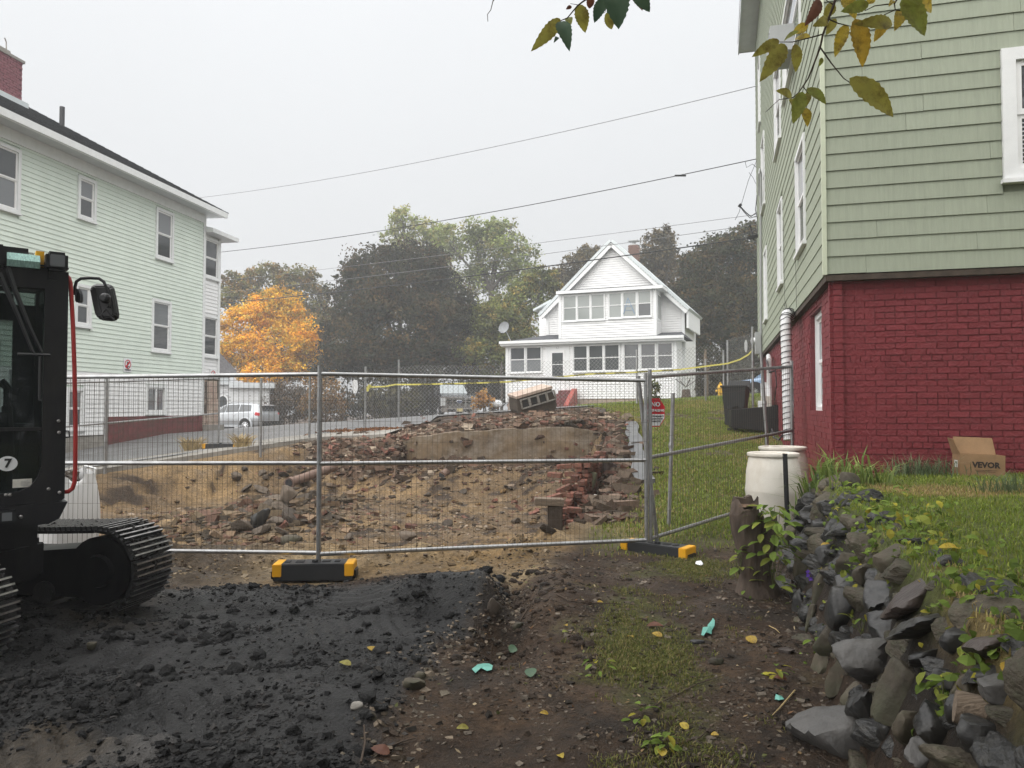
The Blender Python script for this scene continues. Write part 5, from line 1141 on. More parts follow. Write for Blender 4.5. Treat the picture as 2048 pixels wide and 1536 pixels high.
# lower deck with its lamp
zd0 = kuv(60, 1050)[1]; zd1 = kuv(60, 1003)[1]
m = MB(); ud = kuv(131, 1005)[0]; ud2 = kuv(118, 1040)[0]
m.prism([K(-1.6, zd0 - .02, -.02), K(ud2 - .06, zd0, -.02), K(ud2, zd0 + .03, -.02), K(ud + .01, zd1 - .015, -.02), K(-1.6, zd1 - .015, -.02)], cv * 1.2); m.build('deck_skirt', m_blackp, ex)
m = MB(); kbox(m, -1.7, ud - .12, .3, 1.5, zd0 - .18, zd0); m.build('swing_body', m_blackp, ex)
u0, z0 = kuv(-6, 1046); u1, z1 = kuv(32, 1018); m = MB(); kbox(m, u0, u1, -.06, -.02, z0, z1); dl = m.build('deck_lamp', m_black, ex, bevel=.008)
m = MB(); kbox(m, u0 + .02, u1 - .025, -.066, -.058, z0 + .016, z1 - .012); m.build('lens', m_glasslt, dl)
m = MB(); u_, z_ = kuv(41, 1033); m.lathe([(.012, 0), (.012, .006), (.006, .012)], 8, K(u_, z_, -.02), Matrix((cu, Vector((0, 0, 1)), -cv)).transposed()); m.build('bolt', m_bar, ex)
# red handrail
hp_ = [E(124, 556, 4.93), E(127, 551, 4.93), E(133, 551, 4.93), E(138, 556, 4.93), E(141, 566, 4.93), E(146, 650, 4.93), E(149, 740, 4.93), E(151, 860, 4.93), E(150.5, 940, 4.93), E(149, 965, 4.93), E(145, 977, 4.93), E(137, 983, 4.93), E(129, 984, 4.93)]
m = MB(); m.tube(hp_, .0135, 10); m.build('handrail', m_red, ex, smooth=True)
m = MB(); m.tube([E(131, 862, 4.92), E(138, 862, 4.92), E(139, 874, 4.92), E(132, 875, 4.92)], .005, 5); m.build('door_latch', m_black, ex)
# mirror on a bent arm
m = MB(); m.tube([E(150, 590, 5.0), E(150, 574, 5.0), E(153, 563, 5.0), E(162, 557, 5.0), E(180, 556, 5.02), E(198, 557, 5.05), E(208, 564, 5.05), E(213, 576, 5.05), E(215, 598, 5.05)], .0105, 8); m.build('mirror_arm', m_black, ex, smooth=True)
m = MB(); m.prism([E(148, 577, 5.0), E(155, 577, 5.0), E(159, 590, 5.0), E(159, 603, 5.0), E(154, 605, 5.0), E(149, 603, 5.0)], (0, .05, 0)); m.build('mirror_clamp', m_black, ex, bevel=.006)
mo = [(180, 574), (190, 567), (219, 567), (226, 573), (232, 600), (237, 632), (234, 640), (225, 643), (202, 641), (192, 633), (186, 606)]
m = MB(); P0 = [E(x, y, 5.08) for x, y in mo]; cen = sum(P0, Vector()) / len(P0); P1 = [cen + (p - cen) * .82 + Vector((0, -.035, 0)) for p in P0]; P2 = [cen + (p - cen) * .95 + Vector((0, .03, 0)) for p in P0]; n = len(P0)
m.add(P0 + P1 + P2, [tuple(range(n, 2 * n)), tuple(range(2 * n, 3 * n))[::-1]] + [(i, (i + 1) % n, n + (i + 1) % n, n + i) for i in range(n)] + [(i, 2 * n + i, 2 * n + (i + 1) % n, (i + 1) % n) for i in range(n)]); mr_ = m.build('mirror', m_black, ex, bevel=.008)
m = MB(); m.lathe([(.035, 0), (.035, .03), (.02, .045)], 14, E(213, 597, 5.02), Matrix.Rotation(R(90), 3, 'X')); m.box(E(215, 605, 5.03), (.03, .03, .06)); m.build('ball_joint', m_black, mr_, bevel=.004)
m = MB()
for (a, b) in (((190, 575), (206, 640)), ((200, 632), (211, 618)), ((211, 618), (228, 640))): m.tube([E(*a, 5.045), E(*b, 5.045)], .006, 4)
m.build('mirror_rib', m_black, mr_)
# white bulk bag behind the cab
bg_ = at(150, 1000, 8.0); bb = thing('bulk_bag', 'white woven bulk bag behind the excavator cab', 'bag', (bg_.x - .42, 8.2, 0))
nx_, nz_ = 44, 16; mb = MB(); rs = np.random.RandomState(8); ph = rs.rand(6) * 6
for k in range(nz_ + 1):
    for j in range(nx_):
        a = 2 * math.pi * j / nx_; f = k / nz_; c_, s_ = math.cos(a), math.sin(a); rr = .40 / max(abs(c_), abs(s_)) ** .75
        rr *= (1.02 - .12 * f ** 2 + .05 * math.sin(f * 3.1)) * (1 + .025 * math.sin(a * 11 + ph[0] + 1.5 * f) * f + .02 * math.sin(a * 19 + ph[1]) * f); mb.v.append((rr * c_, rr * s_, f * .80 + (.05 * math.sin(a * 3 + ph[2]) + .03 * math.sin(a * 7) if k == nz_ else 0)))
mb.f = [(k * nx_ + j, k * nx_ + (j + 1) % nx_, (k + 1) * nx_ + (j + 1) % nx_, (k + 1) * nx_ + j) for k in range(nz_) for j in range(nx_)]; mb.m = [0] * len(mb.f)
mb.build('sack', m_bag, bb, smooth='all')
for (x_, y_) in ((.33, -.3), (-.33, -.3), (.33, .3)):
    m = MB(); m.tube([(x_, y_, .66), (x_ * 1.05, y_, .86), (x_ * .8, y_ * .8, .9), (x_ * .75, y_, .7)], .022, 4); m.build('lifting_loop', m_bag, bb)
m = MB(); rs = np.random.RandomState(2)
for i in range(60): a = rs.rand() * 6.28; q = rs.rand() ** .5 * .34; m.box((q * math.cos(a), q * math.sin(a), .74 + .06 * rs.rand()), (.1, .09, .07), tuple(rs.rand(3) * 3), 0, .7)
tag(m.build('soil_fill', m_rubst, bb), kind='stuff')
# ================================================================== rocks
_ico = {}
def ico(sub):
    if sub not in _ico:
        bm = bmesh.new(); bmesh.ops.create_icosphere(bm, subdivisions=sub, radius=1); bm.verts.ensure_lookup_table()
        _ico[sub] = (np.array([v.co[:] for v in bm.verts]), [tuple(v.index for v in f.verts) for f in bm.faces]); bm.free()
    return _ico[sub]
def rock_mesh(seed, m, size=(1, 1, 1), planes=13, sub=3, p=18, rough=.035, name='stone'):
    r = np.random.RandomState(seed); D, Fc = ico(sub); N = r.randn(planes, 3); N /= np.linalg.norm(N, axis=1)[:, None]
    N = np.concatenate([N, [[0, 0, 1], [0, 0, -1]] + .12 * r.randn(2, 3)]); h = r.uniform(.62, 1.0, len(N)); h[-2:] = r.uniform(.7, .9, 2)
    q = np.clip(D @ N.T / h, 0, None); rad = (q ** p).sum(1) ** (-1 / p); rad = np.clip(rad, .3, 1.35); V = D * rad[:, None]
    s = seed * 3.3; n = fbm(V[:, 0] * 2.2 + V[:, 2] * 1.7 + s, V[:, 1] * 2.2 - V[:, 2] * 1.3, seed % 17, 4, .6)
    n2 = vn(V[:, 2] * 9 + .8 * n + s, V[:, 0] * .7 + s, 3) * np.clip(1 - np.abs(V[:, 2]) * .7, 0, 1); n3 = fbm(V[:, 0] * 6 + V[:, 2] * 5 + s, V[:, 1] * 6 - V[:, 2] * 4, 5, 3); V = V * (1 + rough * (2.2 * n + .25 * n2 + .5 * n3)[:, None]); V = V / np.abs(V).max(0) * np.array(size) / 2
    me = bpy.data.meshes.new(name); me.from_pydata([tuple(v) for v in V], [], Fc); me.polygons.foreach_set('use_smooth', [True] * len(Fc)); me.set_sharp_from_angle(angle=R(42)); me.materials.append(m); return me
# ================================================================== dry stone retaining wall
sw = thing('stone_wall', 'collapsing dry stone retaining wall of dark wet stones holding up the lawn', 'stone wall', (2.0, 5.0, 0)); SWO = Vector((2.0, 5.0, 0))
taken = []
def put_stone(pos, size, rot, m, seed, lab=None, sub=3, **k):
    o = link('stone', rock_mesh(seed, m, size, sub=sub, **k), sw, pos - SWO); o.rotation_euler = rot; taken.append((pos, max(size) * .5))
    if lab: o['label'] = lab
    return o
big = [  # px, py, width, height (photo pixels), roll, material, label, flatness
    (1841, 1187, 175, 70, -22, m_stoner, 'reddish brown flat slab', .34, 1.15), (1698, 1234, 84, 96, 5, m_stone, None, .8, 1), (1765, 1200, 100, 66, -28, m_stone, None, .6, 1), (1776, 1262, 112, 58, -24, m_stone, None, .6, 1),
    (1868, 1250, 172, 56, -14, m_stone, 'long dark flat stone', .5, 1), (1758, 1330, 172, 98, -6, m_stoneg, 'large grey boulder', .8, 1), (1866, 1313, 112, 46, -14, m_stone, None, .5, 1), (1806, 1392, 112, 124, 12, m_stonet, 'pale tan block', .9, .9),
    (1735, 1440, 76, 80, 10, m_stone, None, .9, 1), (1692, 1496, 205, 108, -16, m_stoneg, 'big rounded boulder at the foot of the wall', .8, 1), (1819, 1482, 72, 80, 0, m_stonet, None, .9, 1), (1921, 1287, 74, 52, -20, m_stone, None, .7, 1),
    (1996, 1295, 112, 74, -20, m_stoner, 'brown slab', .5, 1), (1982, 1345, 142, 50, -12, m_stone, None, .5, 1), (1902, 1364, 80, 34, 10, m_stone, None, .6, 1), (1938, 1382, 84, 62, 6, m_stonet, None, .8, 1), (2014, 1388, 90, 46, -8, m_stoneg, None, .7, 1),
    (1880, 1470, 90, 74, 20, m_stone, None, .8, 1), (1790, 1118, 82, 46, -20, m_stonet, 'tan boulder sunk in the lawn edge', .8, 1), (1640, 1185, 40, 80, 10, m_stonet, None, .8, 1), (1610, 1140, 50, 66, 6, m_stonet, None, .8, 1), (1668, 1290, 62, 70, 20, m_stonet, None, .9, 1),
    (1625, 1240, 36, 70, 12, m_stonet, None, .8, 1), (1600, 1215, 30, 60, 0, m_stone, None, .8, 1), (1680, 1370, 50, 80, 18, m_stonet, None, .8, 1), (1650, 1335, 44, 74, 24, m_stonet, None, .7, 1), (1712, 1400, 50, 60, 30, m_stonet, None, .8, 1), (1655, 1270, 40, 40, 0, m_stone, None, .8, 1),
    (1620, 1030, 62, 36, -12, m_stone, None, .7, 1), (1608, 1052, 54, 30, -6, m_stone, None, .7, 1), (1640, 1060, 44, 34, 0, m_stone, None, .7, 1), (1596, 995, 34, 40, 8, m_stone, None, .8, 1), (1612, 1090, 46, 44, -10, m_stone, None, .7, 1), (1585, 1075, 34, 46, 0, m_stonet, None, .8, 1),
    (1660, 1110, 52, 44, -14, m_stone, None, .7, 1), (1700, 1130, 56, 44, 8, m_stonet, None, .8, 1), (1735, 1155, 54, 50, -20, m_stonet, None, .7, 1), (1690, 1170, 66, 44, -12, m_stone, None, .7, 1), (1930, 1440, 70, 60, 0, m_stone, None, .8, 1), (1975, 1490, 110, 70, -8, m_stone, None, .7, 1), (1770, 1470, 54, 50, 0, m_stone, None, .9, 1), (1850, 1520, 80, 60, 15, m_stoneg, None, .8, 1)]
for i, (px, py, w_, h_, roll, m_, lab, fl, ds) in enumerate(big):
    p = hit(px, py); s = p.y / 1500; wd = w_ * s * 1.08; hg = h_ * s * 1.12; dp = wd * rnd.uniform(.75, 1.0) * ds
    if fl < .6: hg = hg * .6
    dirn = (p - CAM).normalized(); c = p + dirn * dp * .2 + Vector((0, 0, hg * (.22 if py > 1400 else .05)))
    tilt = 0 if fl >= .6 else R(-18)
    put_stone(c, (wd, dp, hg), (tilt + R(rnd.uniform(-8, 8)), R(-roll * -1) if False else R(-(-roll)), R(rnd.uniform(-15, 15))), m_, 100 + i, lab, 4, p=(30 if fl < .7 else 22), rough=.05, planes=10)
rs = random.Random(5); vars_ = [rock_mesh(300 + k, (m_stone, m_stone, m_stonet, m_stone, m_stone, m_stonet, m_stone)[k % 7], (1, 1, 1), sub=4, planes=8, p=40, rough=.06) for k in range(14)]
cnt = 0
for k in range(3200):
    y = rs.uniform(1.5, 7.7); u = rs.uniform(-.05, 1.2) if y > 3 else rs.uniform(-.05, 1.45); x = float(xb(y)) + (float(xt(y)) - float(xb(y))) * u; z = Hs(x, y)
    s = (.30 - .16 * min(1, k / 900)) * rs.uniform(.8, 1.25) * (1 if u < 1 else .8)
    p = Vector((x + .05, y, z - .03)); big_ok = .70 if k < 900 else .60
    if any((p - q).length < (rr + s * .45) * big_ok for q, rr in taken): continue
    o = link('stone', rs.choice(vars_), sw, p - SWO); o.scale = (s * rs.uniform(1.0, 1.5), s * rs.uniform(1.0, 1.5), s * rs.uniform(.42, .72)); o.rotation_euler = (rs.uniform(-.35, .25), rs.uniform(-.3, .3), rs.gauss(0, .5) + (math.pi if rs.random() < .5 else 0)); taken.append((p, s * .55)); cnt += 1
    if cnt >= 250: break
lg = at(2010, 1440, 2.35); lo = thing('log', 'weathered tan log lying on the stones at the bottom right', 'log', lg)
m = MB(); m.tube([(-.12, .06, .02), (.0, 0, .0), (.2, -.05, -.03), (.4, -.12, -.05)], [.05, .055, .055, .05], 12); m.build('trunk', m_wood, lo, smooth=True)
# stones half sunk in the lawn
for (px, py, w_, h_, m_, lab) in ((1705, 962, 44, 30, m_stonet, 'grey brown rock in the long grass near the brick corner'), (1745, 938, 38, 14, m_stonet, 'flat tan rock at the foot of the red brick wall'), (1750, 952, 20, 10, m_brick, 'piece of red brick lying in the grass by the house corner')):
    p = hit(px, py + h_ / 2); s = p.y / 1500; o = link('rock' if m_ is not m_brick else 'brick_piece', rock_mesh(int(px), m_, (w_ * s, w_ * s * .8, h_ * s * 1.3)), None, p + Vector((0, .05, h_ * s * .4))); tag(o, lab, 'rock' if m_ is not m_brick else 'brick')
# ================================================================== barrels, stake, stump, carton
def barrel(lab, x, y, z, rz):
    t = thing('plastic_barrel', lab, 'barrel', (x, y, z), rz, 'white plastic barrels')
    b = MB(); b.lathe([(.25, 0), (.27, .02), (.285, .15), (.296, .40), (.302, .44), (.302, .46), (.296, .50), (.288, .66), (.262, .80), (.25, .825)], 40); b.build('drum', m_barrel, t, smooth=True)
    b = MB(); b.lathe([(.25, .825), (.275, .828), (.28, .845), (.275, .862), (.25, .868), (.235, .862), (.225, .84), (0, .838)], 40); b.build('rim', m_barrel, t, smooth=True)
    for a, r_ in ((.4, .16), (3.6, .16)):
        b = MB(); b.lathe([(.045, .838), (.045, .858), (.035, .862), (.0, .862)], 14, (r_ * math.cos(a), r_ * math.sin(a), 0)); b.build('bung', m_barrel, t)
    return t
bp = at(1546, 905, 8.35); barrel('nearer white plastic barrel behind the tree stump', bp.x, bp.y, bp.z - .865, .3)
bp = at(1570, 893, 9.05); barrel('white plastic barrel against the red brick wall, behind the other barrel', bp.x - .03, bp.y, bp.z - .865, 1.7)
sa, sb = at(1570, 909, 7.35), at(1575, 1030, 7.35); t = thing('stake', 'short black metal stake in front of the white barrels', 'stake', sb); m = MB(); m.tube([(0, 0, -.1), sa - sb], .024, 8); m.build('shaft', m_black, t); m = MB(); m.box(sa - sb + Vector((0, 0, .004)), (.036, .036, .008)); m.build('top', m_cable, t)
# tree stump, split at the top
p = hit(1512, 1186); p = Vector((at(1512, 1186, 6.2).x, 6.2, Hs(at(1512, 1186, 6.2).x, 6.2))); st = thing('tree_stump', 'weathered leaning tree stump with a sawn forked top', 'stump', p)
def limb(mb, pts, rad, n=14, seed=0, amp=.12):
    r_ = np.random.RandomState(seed); pts = [Vector(q) for q in pts]; vs = []
    for i, q in enumerate(pts):
        for j in range(n):
            a = 2 * math.pi * j / n; k = 1 + amp * math.sin(a * 3 + i * .8 + seed) + amp * .6 * math.sin(a * 5 + i * 1.7) + .05 * r_.randn(); vs.append(q + Vector((math.cos(a) * rad[i] * k, math.sin(a) * rad[i] * k, 0)))
    mb.add(vs, [(i * n + j, i * n + (j + 1) % n, (i + 1) * n + (j + 1) % n, (i + 1) * n + j) for i in range(len(pts) - 1) for j in range(n)] + [tuple((len(pts) - 1) * n + j for j in range(n))])
def barky(mb, pts, rad, n=40, rings=26, seed=0):
    P_ = [Vector(q) for q in pts]; t_ = np.linspace(0, len(P_) - 1, rings); vs = []
    for i, tt in enumerate(t_):
        k = min(int(tt), len(P_) - 2); q = P_[k].lerp(P_[k + 1], tt - k); rr_ = rad[k] + (rad[k + 1] - rad[k]) * (tt - k)
        for j in range(n):
            a = 2 * math.pi * j / n; ridge = abs(math.sin(a * 9 + 1.3 * math.sin(q.z * 9) + seed)) * .09 + .07 * float(vn(np.array([math.cos(a) * 2.2 + q.z * 3]), np.array([math.sin(a) * 2.2 + seed]), 2)[0]) + .05 * math.sin(a * 3 + seed)
            top = .045 * math.sin(a * 2 + 1) + .03 * math.sin(a * 5 + seed) if i == rings - 1 else 0
            vs.append(q + Vector((math.cos(a) * rr_ * (1 + ridge), math.sin(a) * rr_ * (1 + ridge), top)))
    mb.add(vs, [(i * n + j, i * n + (j + 1) % n, (i + 1) * n + (j + 1) % n, (i + 1) * n + j) for i in range(rings - 1) for j in range(n)] + [tuple((rings - 1) * n + j for j in range(n))])
m = MB(); barky(m, [(.03, 0, -.15), (.02, 0, .0), (0, 0, .12), (-.02, 0, .3), (-.07, 0, .5), (-.09, 0, .64), (-.085, 0, .72)], [.24, .18, .13, .12, .118, .115, .10], seed=1); m.build('trunk', m_bark, st, smooth='all')
m = MB(); barky(m, [(.02, .02, .2), (.09, .0, .42), (.105, .0, .56), (.11, 0, .61)], [.10, .085, .075, .06], seed=4, rings=14); m.build('side_limb', m_bark, st, smooth='all')
m = MB(); limb(m, [(-.085, 0, .715), (-.085, 0, .735)], [.10, .09], seed=1); m.build('sawn_face', m_cutw, st)
m = MB(); m.box((-.11, 0, .755), (.13, .09, .05), (0, R(8), 0)); m.box((-.05, .01, .765), (.05, .07, .06), (0, R(-20), 0)); m.build('broken_splinter', m_bark, st)
# open carton against the brick
c0 = hit(1960, 948); cxy = front_uv(1960, 930, .0); t = thing('cardboard_box', 'open brown cardboard box printed VEVOR against the red brick wall', 'box', (0, 0, 0)); 
bc = Vector((at(1956, 945, 7.62).x, 7.62, 0)); zc = Hs(bc.x, bc.y) - .02; bang = math.atan2(-.275, 1) + R(2); t.location = (bc.x, bc.y, zc); t.rotation_euler = (0, R(1.5), bang)
bw, bd_, bh = .40, .24, .235
m = MB(); m.bx((-bw / 2, -bd_ / 2, 0), (bw / 2, -bd_ / 2 + .006, bh)); m.build('front_panel', m_card, t)
m = MB(); m.bx((-bw / 2, bd_ / 2 - .006, 0), (bw / 2, bd_ / 2, bh)); m.build('back_panel', m_card, t)
for s_ in (-1, 1):
    m = MB(); m.bx((s_ * bw / 2 - .003, -bd_ / 2 + .007, 0), (s_ * bw / 2 + .003, bd_ / 2 - .007, bh)); m.build('side_panel', m_card, t)
m = MB(); m.bx((-bw / 2, -bd_ / 2 + .007, .0), (bw / 2, bd_ / 2 - .007, .006)); m.build('bottom_panel', m_card, t)
m = MB(); m.prism([(-bw / 2, bd_ / 2, bh), (bw / 2, bd_ / 2, bh), (bw / 2 - .02, bd_ / 2 + .045, bh + .165), (-bw / 2 + .02, bd_ / 2 + .045, bh + .17)], (0, .006, 0)); m.build('back_flap', m_card, t)
m = MB(); m.prism([(-bw / 2, -bd_ / 2, bh), (-bw / 2, bd_ / 2, bh), (-bw / 2 - .05, bd_ / 2 - .02, bh + .16), (-bw / 2 - .06, -bd_ / 2 + .01, bh + .15)], (-.006, 0, 0)); m.build('side_flap', m_card, t)
m = MB(); m.bx((-bw / 2 + .02, -bd_ / 2 + .02, .2), (bw / 2 - .02, bd_ / 2 - .02, .215)); m.build('plastic_liner', m_teal if False else m_barrel, t)
text('VEVOR', .078, frame_m((.03, -bd_ / 2 - .002, .135), (1, 0, 0), (0, 0, 1)), m_carddk, t, .0008, bold=.0035)
m = MB()
for k, w_ in enumerate((.2, .17)): m.bx((.03 - w_ / 2, -bd_ / 2 - .0015, .082 - k * .014), (.03 + w_ / 2, -bd_ / 2 - .0002, .086 - k * .014))
m.build('small_print', m_carddk, t)
m = MB(); m.bx((-bw / 2 - .0045, -.05, .1), (-bw / 2 - .0035, .05, .17)); lbl = m.build('shipping_label', m_signw, t)
m = MB()
for k in range(5): m.bx((-bw / 2 - .0052, -.04 + k * .016, .135), (-bw / 2 - .0048, -.032 + k * .016, .16))
m.build('label_bars', m_ink, lbl)
# ================================================================== wheelie bins and hydrant on the grass slope
def bin_(lab, c, rot, wheels=True):
    t = thing('wheelie_bin', lab, 'bin', c); t.rotation_euler = rot; b = MB(); w0, w1, d0, d1, h = .2, .28, .22, .34, .92
    b.add([(-w0, -d0, 0), (w0, -d0, 0), (w0, d0, 0), (-w0, d0, 0), (-w1, -d1, h), (w1, -d1, h), (w1, d1, h), (-w1, d1, h)], [(0, 1, 2, 3), (0, 1, 5, 4), (1, 2, 6, 5), (2, 3, 7, 6), (3, 0, 4, 7)]); b.build('body', m_bag2, t, bevel=.012)
    b = MB(); b.bx((-w1 - .03, -d1 - .03, h - .03), (w1 + .03, d1 + .03, h + .01)); b.build('rim', m_bag2, t, bevel=.008)
    for s_ in (-1, 1): b = MB(); b.lathe([(.12, -.03), (.12, .03), (.04, .03), (.04, -.03)], 16, (s_ * .25, d0 + .04, .1), Matrix.Rotation(R(90), 3, 'Y')); b.build('wheel', m_tyre, t, smooth=True)
    return t, h, w1, d1
b1 = at(1480, 842, 17.6); t1, h, w1, d1 = bin_('black wheelie bin standing with its lid thrown open on the grass', (b1.x - .02, 17.9, Hs(b1.x, 17.9) - .02), (R(-8), 0, R(-25)))
b = MB(); b.prism([(-w1, d1 + .02, h), (w1, d1 + .02, h), (w1 * .92, d1 + .22, h + .28), (-w1 * .92, d1 + .22, h + .28)], (0, .03, .0)); b.build('lid', m_bag2, t1, bevel=.008)
b2 = at(1487, 850, 16.9); t2, h, w1, d1 = bin_('black wheelie bin lying on its side in front of the open bin', (b2.x - .35, 16.75, Hs(b2.x, 16.7) + .30), (R(0), R(90), R(-8)))
b = MB(); b.bx((-w1 - .03, -d1 - .03, h + .012), (w1 + .03, d1 + .04, h + .06)); b.build('lid', m_bag2, t2, bevel=.02)
b = MB(); b.tube([(-.2, d1 + .02, h - .02), (-.2, d1 + .08, h), (.2, d1 + .08, h), (.2, d1 + .02, h - .02)], .015, 6); b.build('handle', m_bag2, t2)
hy = at(1441, 799, 33); hz_ = Hs(hy.x, 33); t = thing('fire_hydrant', 'yellow fire hydrant on the grass left of the wheelie bins', 'hydrant', (hy.x, 33, hz_ - .1))
m = MB(); m.lathe([(.17, 0), (.17, .06), (.12, .08), (.12, .5), (.15, .52), (.15, .56), (.12, .62), (.06, .7), (.04, .72), (.04, .78), (0, .79)], 16); m.build('barrel', m_hyd, t, smooth=True)
m = MB(); m.tube([(-.22, 0, .4), (.22, 0, .4)], .055, 10); m.build('hose_outlet', m_hyd, t); m = MB(); m.tube([(0, -.2, .38), (0, 0, .38)], .07, 10); m.build('pumper_outlet', m_hyd, t)
# ================================================================== trees
def leafpoly(P, nrm, tan, L_, W_):
    """N leaves as rhombic quads: P centres, tan along, nrm normals"""
    side = np.cross(nrm, tan); a = P - tan * (L_ / 2)[:, None]; b = P + side * (W_ / 2)[:, None]; c = P + tan * (L_ / 2)[:, None]; d = P - side * (W_ / 2)[:, None]
    return np.stack([a, b, c, d], 1)
def unit(v): return v / (np.linalg.norm(v, axis=-1, keepdims=True) + 1e-9)
def tree(name, lab, base, ell, nleaf, leaf, cols, seed, trunk=.25, group=None, bark=None, cat='tree', density=1.0, clump=26, droop=.2, inner=.5):
    """base: world point; ell: crown lobes (dx, dy, z, rx, ry, rz) relative to the base"""
    r = np.random.RandomState(seed); t = thing(name, lab, cat, base, 0, group); ell = np.array(ell, float)
    if len(ell) > 3:
        ex_ = []
        for e in ell:
            for _ in range(4):
                d = unit(r.randn(3)); d[2] = abs(d[2]) * .9 - .15; f = r.uniform(.28, .45); ex_.append(np.concatenate([e[:3] + d * e[3:6] * r.uniform(.8, 1.0), e[3:6] * f]))
        ell = np.concatenate([np.concatenate([ell[:, :3], ell[:, 3:6] * .88], 1), np.array(ex_)])
    vol = ell[:, 3] * ell[:, 4] * ell[:, 5]; vol = vol ** .67; pr = vol / vol.sum(); nc = max(8, nleaf // clump); li = r.choice(len(ell), nc, p=pr); E_ = ell[li]
    dirs = unit(r.randn(nc, 3)); rad = inner + (1 - inner) * r.rand(nc) ** .6; rad *= 1 + .10 * r.randn(nc)
    Cc = E_[:, :3] + dirs * rad[:, None] * E_[:, 3:6]; cr = (E_[:, 3:6].mean(1) * .19 + .12) * r.uniform(.6, 1.25, nc)
    k = clump; P = np.repeat(Cc, k, 0) + r.randn(nc * k, 3) * np.repeat(cr, k)[:, None] * np.array([.62, .62, .42])
    n_ = unit(np.repeat(dirs, k, 0) * .5 + r.randn(nc * k, 3) * .75 + np.array([0, 0, .5])); tn = unit(np.cross(n_, r.randn(nc * k, 3))); tn[:, 2] -= droop; tn = unit(tn)
    Ls = leaf * r.uniform(.7, 1.3, nc * k); V = leafpoly(P, n_, tn, Ls, Ls * r.uniform(.55, .85, nc * k))
    cols = np.array(cols); ci = np.clip((r.rand(nc) ** 1.2 * len(cols)).astype(int), 0, len(cols) - 1); cc = cols[ci] * r.uniform(.8, 1.2, nc)[:, None]; cc = cc * r.uniform(.75, 1.25, nc)[:, None] * (1 + .5 * fbm(Cc[:, 0] * .45 + Cc[:, 2] * .3 + seed, Cc[:, 1] * .3 + Cc[:, 2] * .45, seed, 3))[:, None]; cc = np.repeat(cc, k, 0) * r.uniform(.82, 1.2, nc * k)[:, None]
    polys('crown', V, m_leafv, cc, t)
    m = MB(); top = ell[:, :3].mean(0); z0 = min(e[2] - e[5] for e in ell)
    fork = Vector((top[0] * .3, top[1] * .3, max(z0 + .15 * (top[2] - z0), .5)))
    m.tube([(0, 0, -.5), (0, 0, .1), fork * .5 + Vector((0.05, 0, 0)), fork], [trunk * 1.5, trunk * 1.15, trunk, trunk * .9], 9)
    for e in (ell[:len(ell) // 5] if len(ell) > 15 else ell):
        c = Vector(e[:3]); mid = fork.lerp(c, .55) + Vector((r.randn() * .2, r.randn() * .2, .1 * e[5])); m.tube([fork, mid, c], [trunk * .62, trunk * .4, trunk * .16], 6)
        for q in range(5):
            d = unit(r.randn(3)); d[2] = abs(d[2]) * .8 + .1; tip = c + Vector(d * e[3:6] * .9); s = mid.lerp(c, r.rand()); m.tube([s, s.lerp(tip, .5) + Vector(r.randn(3) * .12), tip], [trunk * .24, trunk * .15, trunk * .05], 4)
    m.build('trunk', bark or m_bark_far, t, smooth=True)
    return t
def gp(px, Y): x = at(px, 800, Y).x; return Vector((x, Y, Hs(x, Y) - .2))
def lob(b, lst):   # lobes given in photo pixels: (px, py, rx, ry, dY)
    o = []
    for px, py, rx, ry, dy in lst:
        Y = b.y + dy; c = at(px, py, Y); s = Y / 1500; o.append((c.x - b.x, dy, c.z - b.z, rx * s, (rx + ry) * .42 * s, ry * s))
    return o
b = gp(560, 60); tree('orange_maple', 'bright orange maple tree behind the silver SUV', b, lob(b, [(500, 650, 70, 50, 0), (560, 620, 55, 50, 0), (570, 690, 60, 55, -1), (480, 710, 60, 45, -1), (620, 730, 55, 40, -1), (530, 750, 60, 32, -2), (600, 665, 40, 36, -1)]), 46000, .18, [(.74, .40, .03), (.78, .45, .035), (.70, .34, .025), (.72, .46, .06), (.46, .34, .06)], 11, .3, clump=22, inner=.35)
b = gp(545, 70); tree('olive_green_tree', 'dull green tree rising above the orange maple', b, lob(b, [(545, 570, 60, 45, 0), (600, 580, 50, 55, 0), (490, 600, 50, 50, 0), (630, 650, 50, 60, 1), (660, 720, 40, 50, 1), (590, 640, 60, 50, 2), (470, 570, 30, 35, 0)]), 26000, .25, [(.15, .14, .045), (.19, .16, .05), (.24, .15, .045), (.12, .125, .045)], 12, .3, inner=.35, clump=22)
b = gp(790, 56); tree('dark_maple', 'huge dark domed maple tree left of the white house', b, lob(b, [(800, 560, 110, 85, 0), (720, 610, 75, 75, 1), (880, 620, 80, 90, 0), (790, 660, 130, 90, -3), (690, 690, 60, 70, 0), (920, 700, 70, 70, -1), (770, 720, 120, 50, -3), (860, 720, 100, 55, -3), (840, 530, 60, 50, 1), (760, 545, 70, 55, 1), (660, 735, 45, 40, 0)]), 80000, .23, [(.042, .042, .022), (.033, .037, .021), (.058, .044, .022), (.028, .030, .019), (.08, .053, .024)], 13, .45, inner=.55)
b = gp(985, 66); tree('pale_green_tree', 'tall airy pale green tree left of the white house gable', b, lob(b, [(1000, 500, 70, 55, 0), (950, 480, 50, 50, 0), (1040, 540, 45, 50, 0), (900, 490, 45, 45, 2), (960, 560, 70, 50, 2), (1000, 460, 40, 30, 0)]), 14000, .24, [(.21, .25, .07), (.20, .22, .09), (.14, .17, .07), (.24, .22, .08)], 14, .28, inner=.3, clump=16)
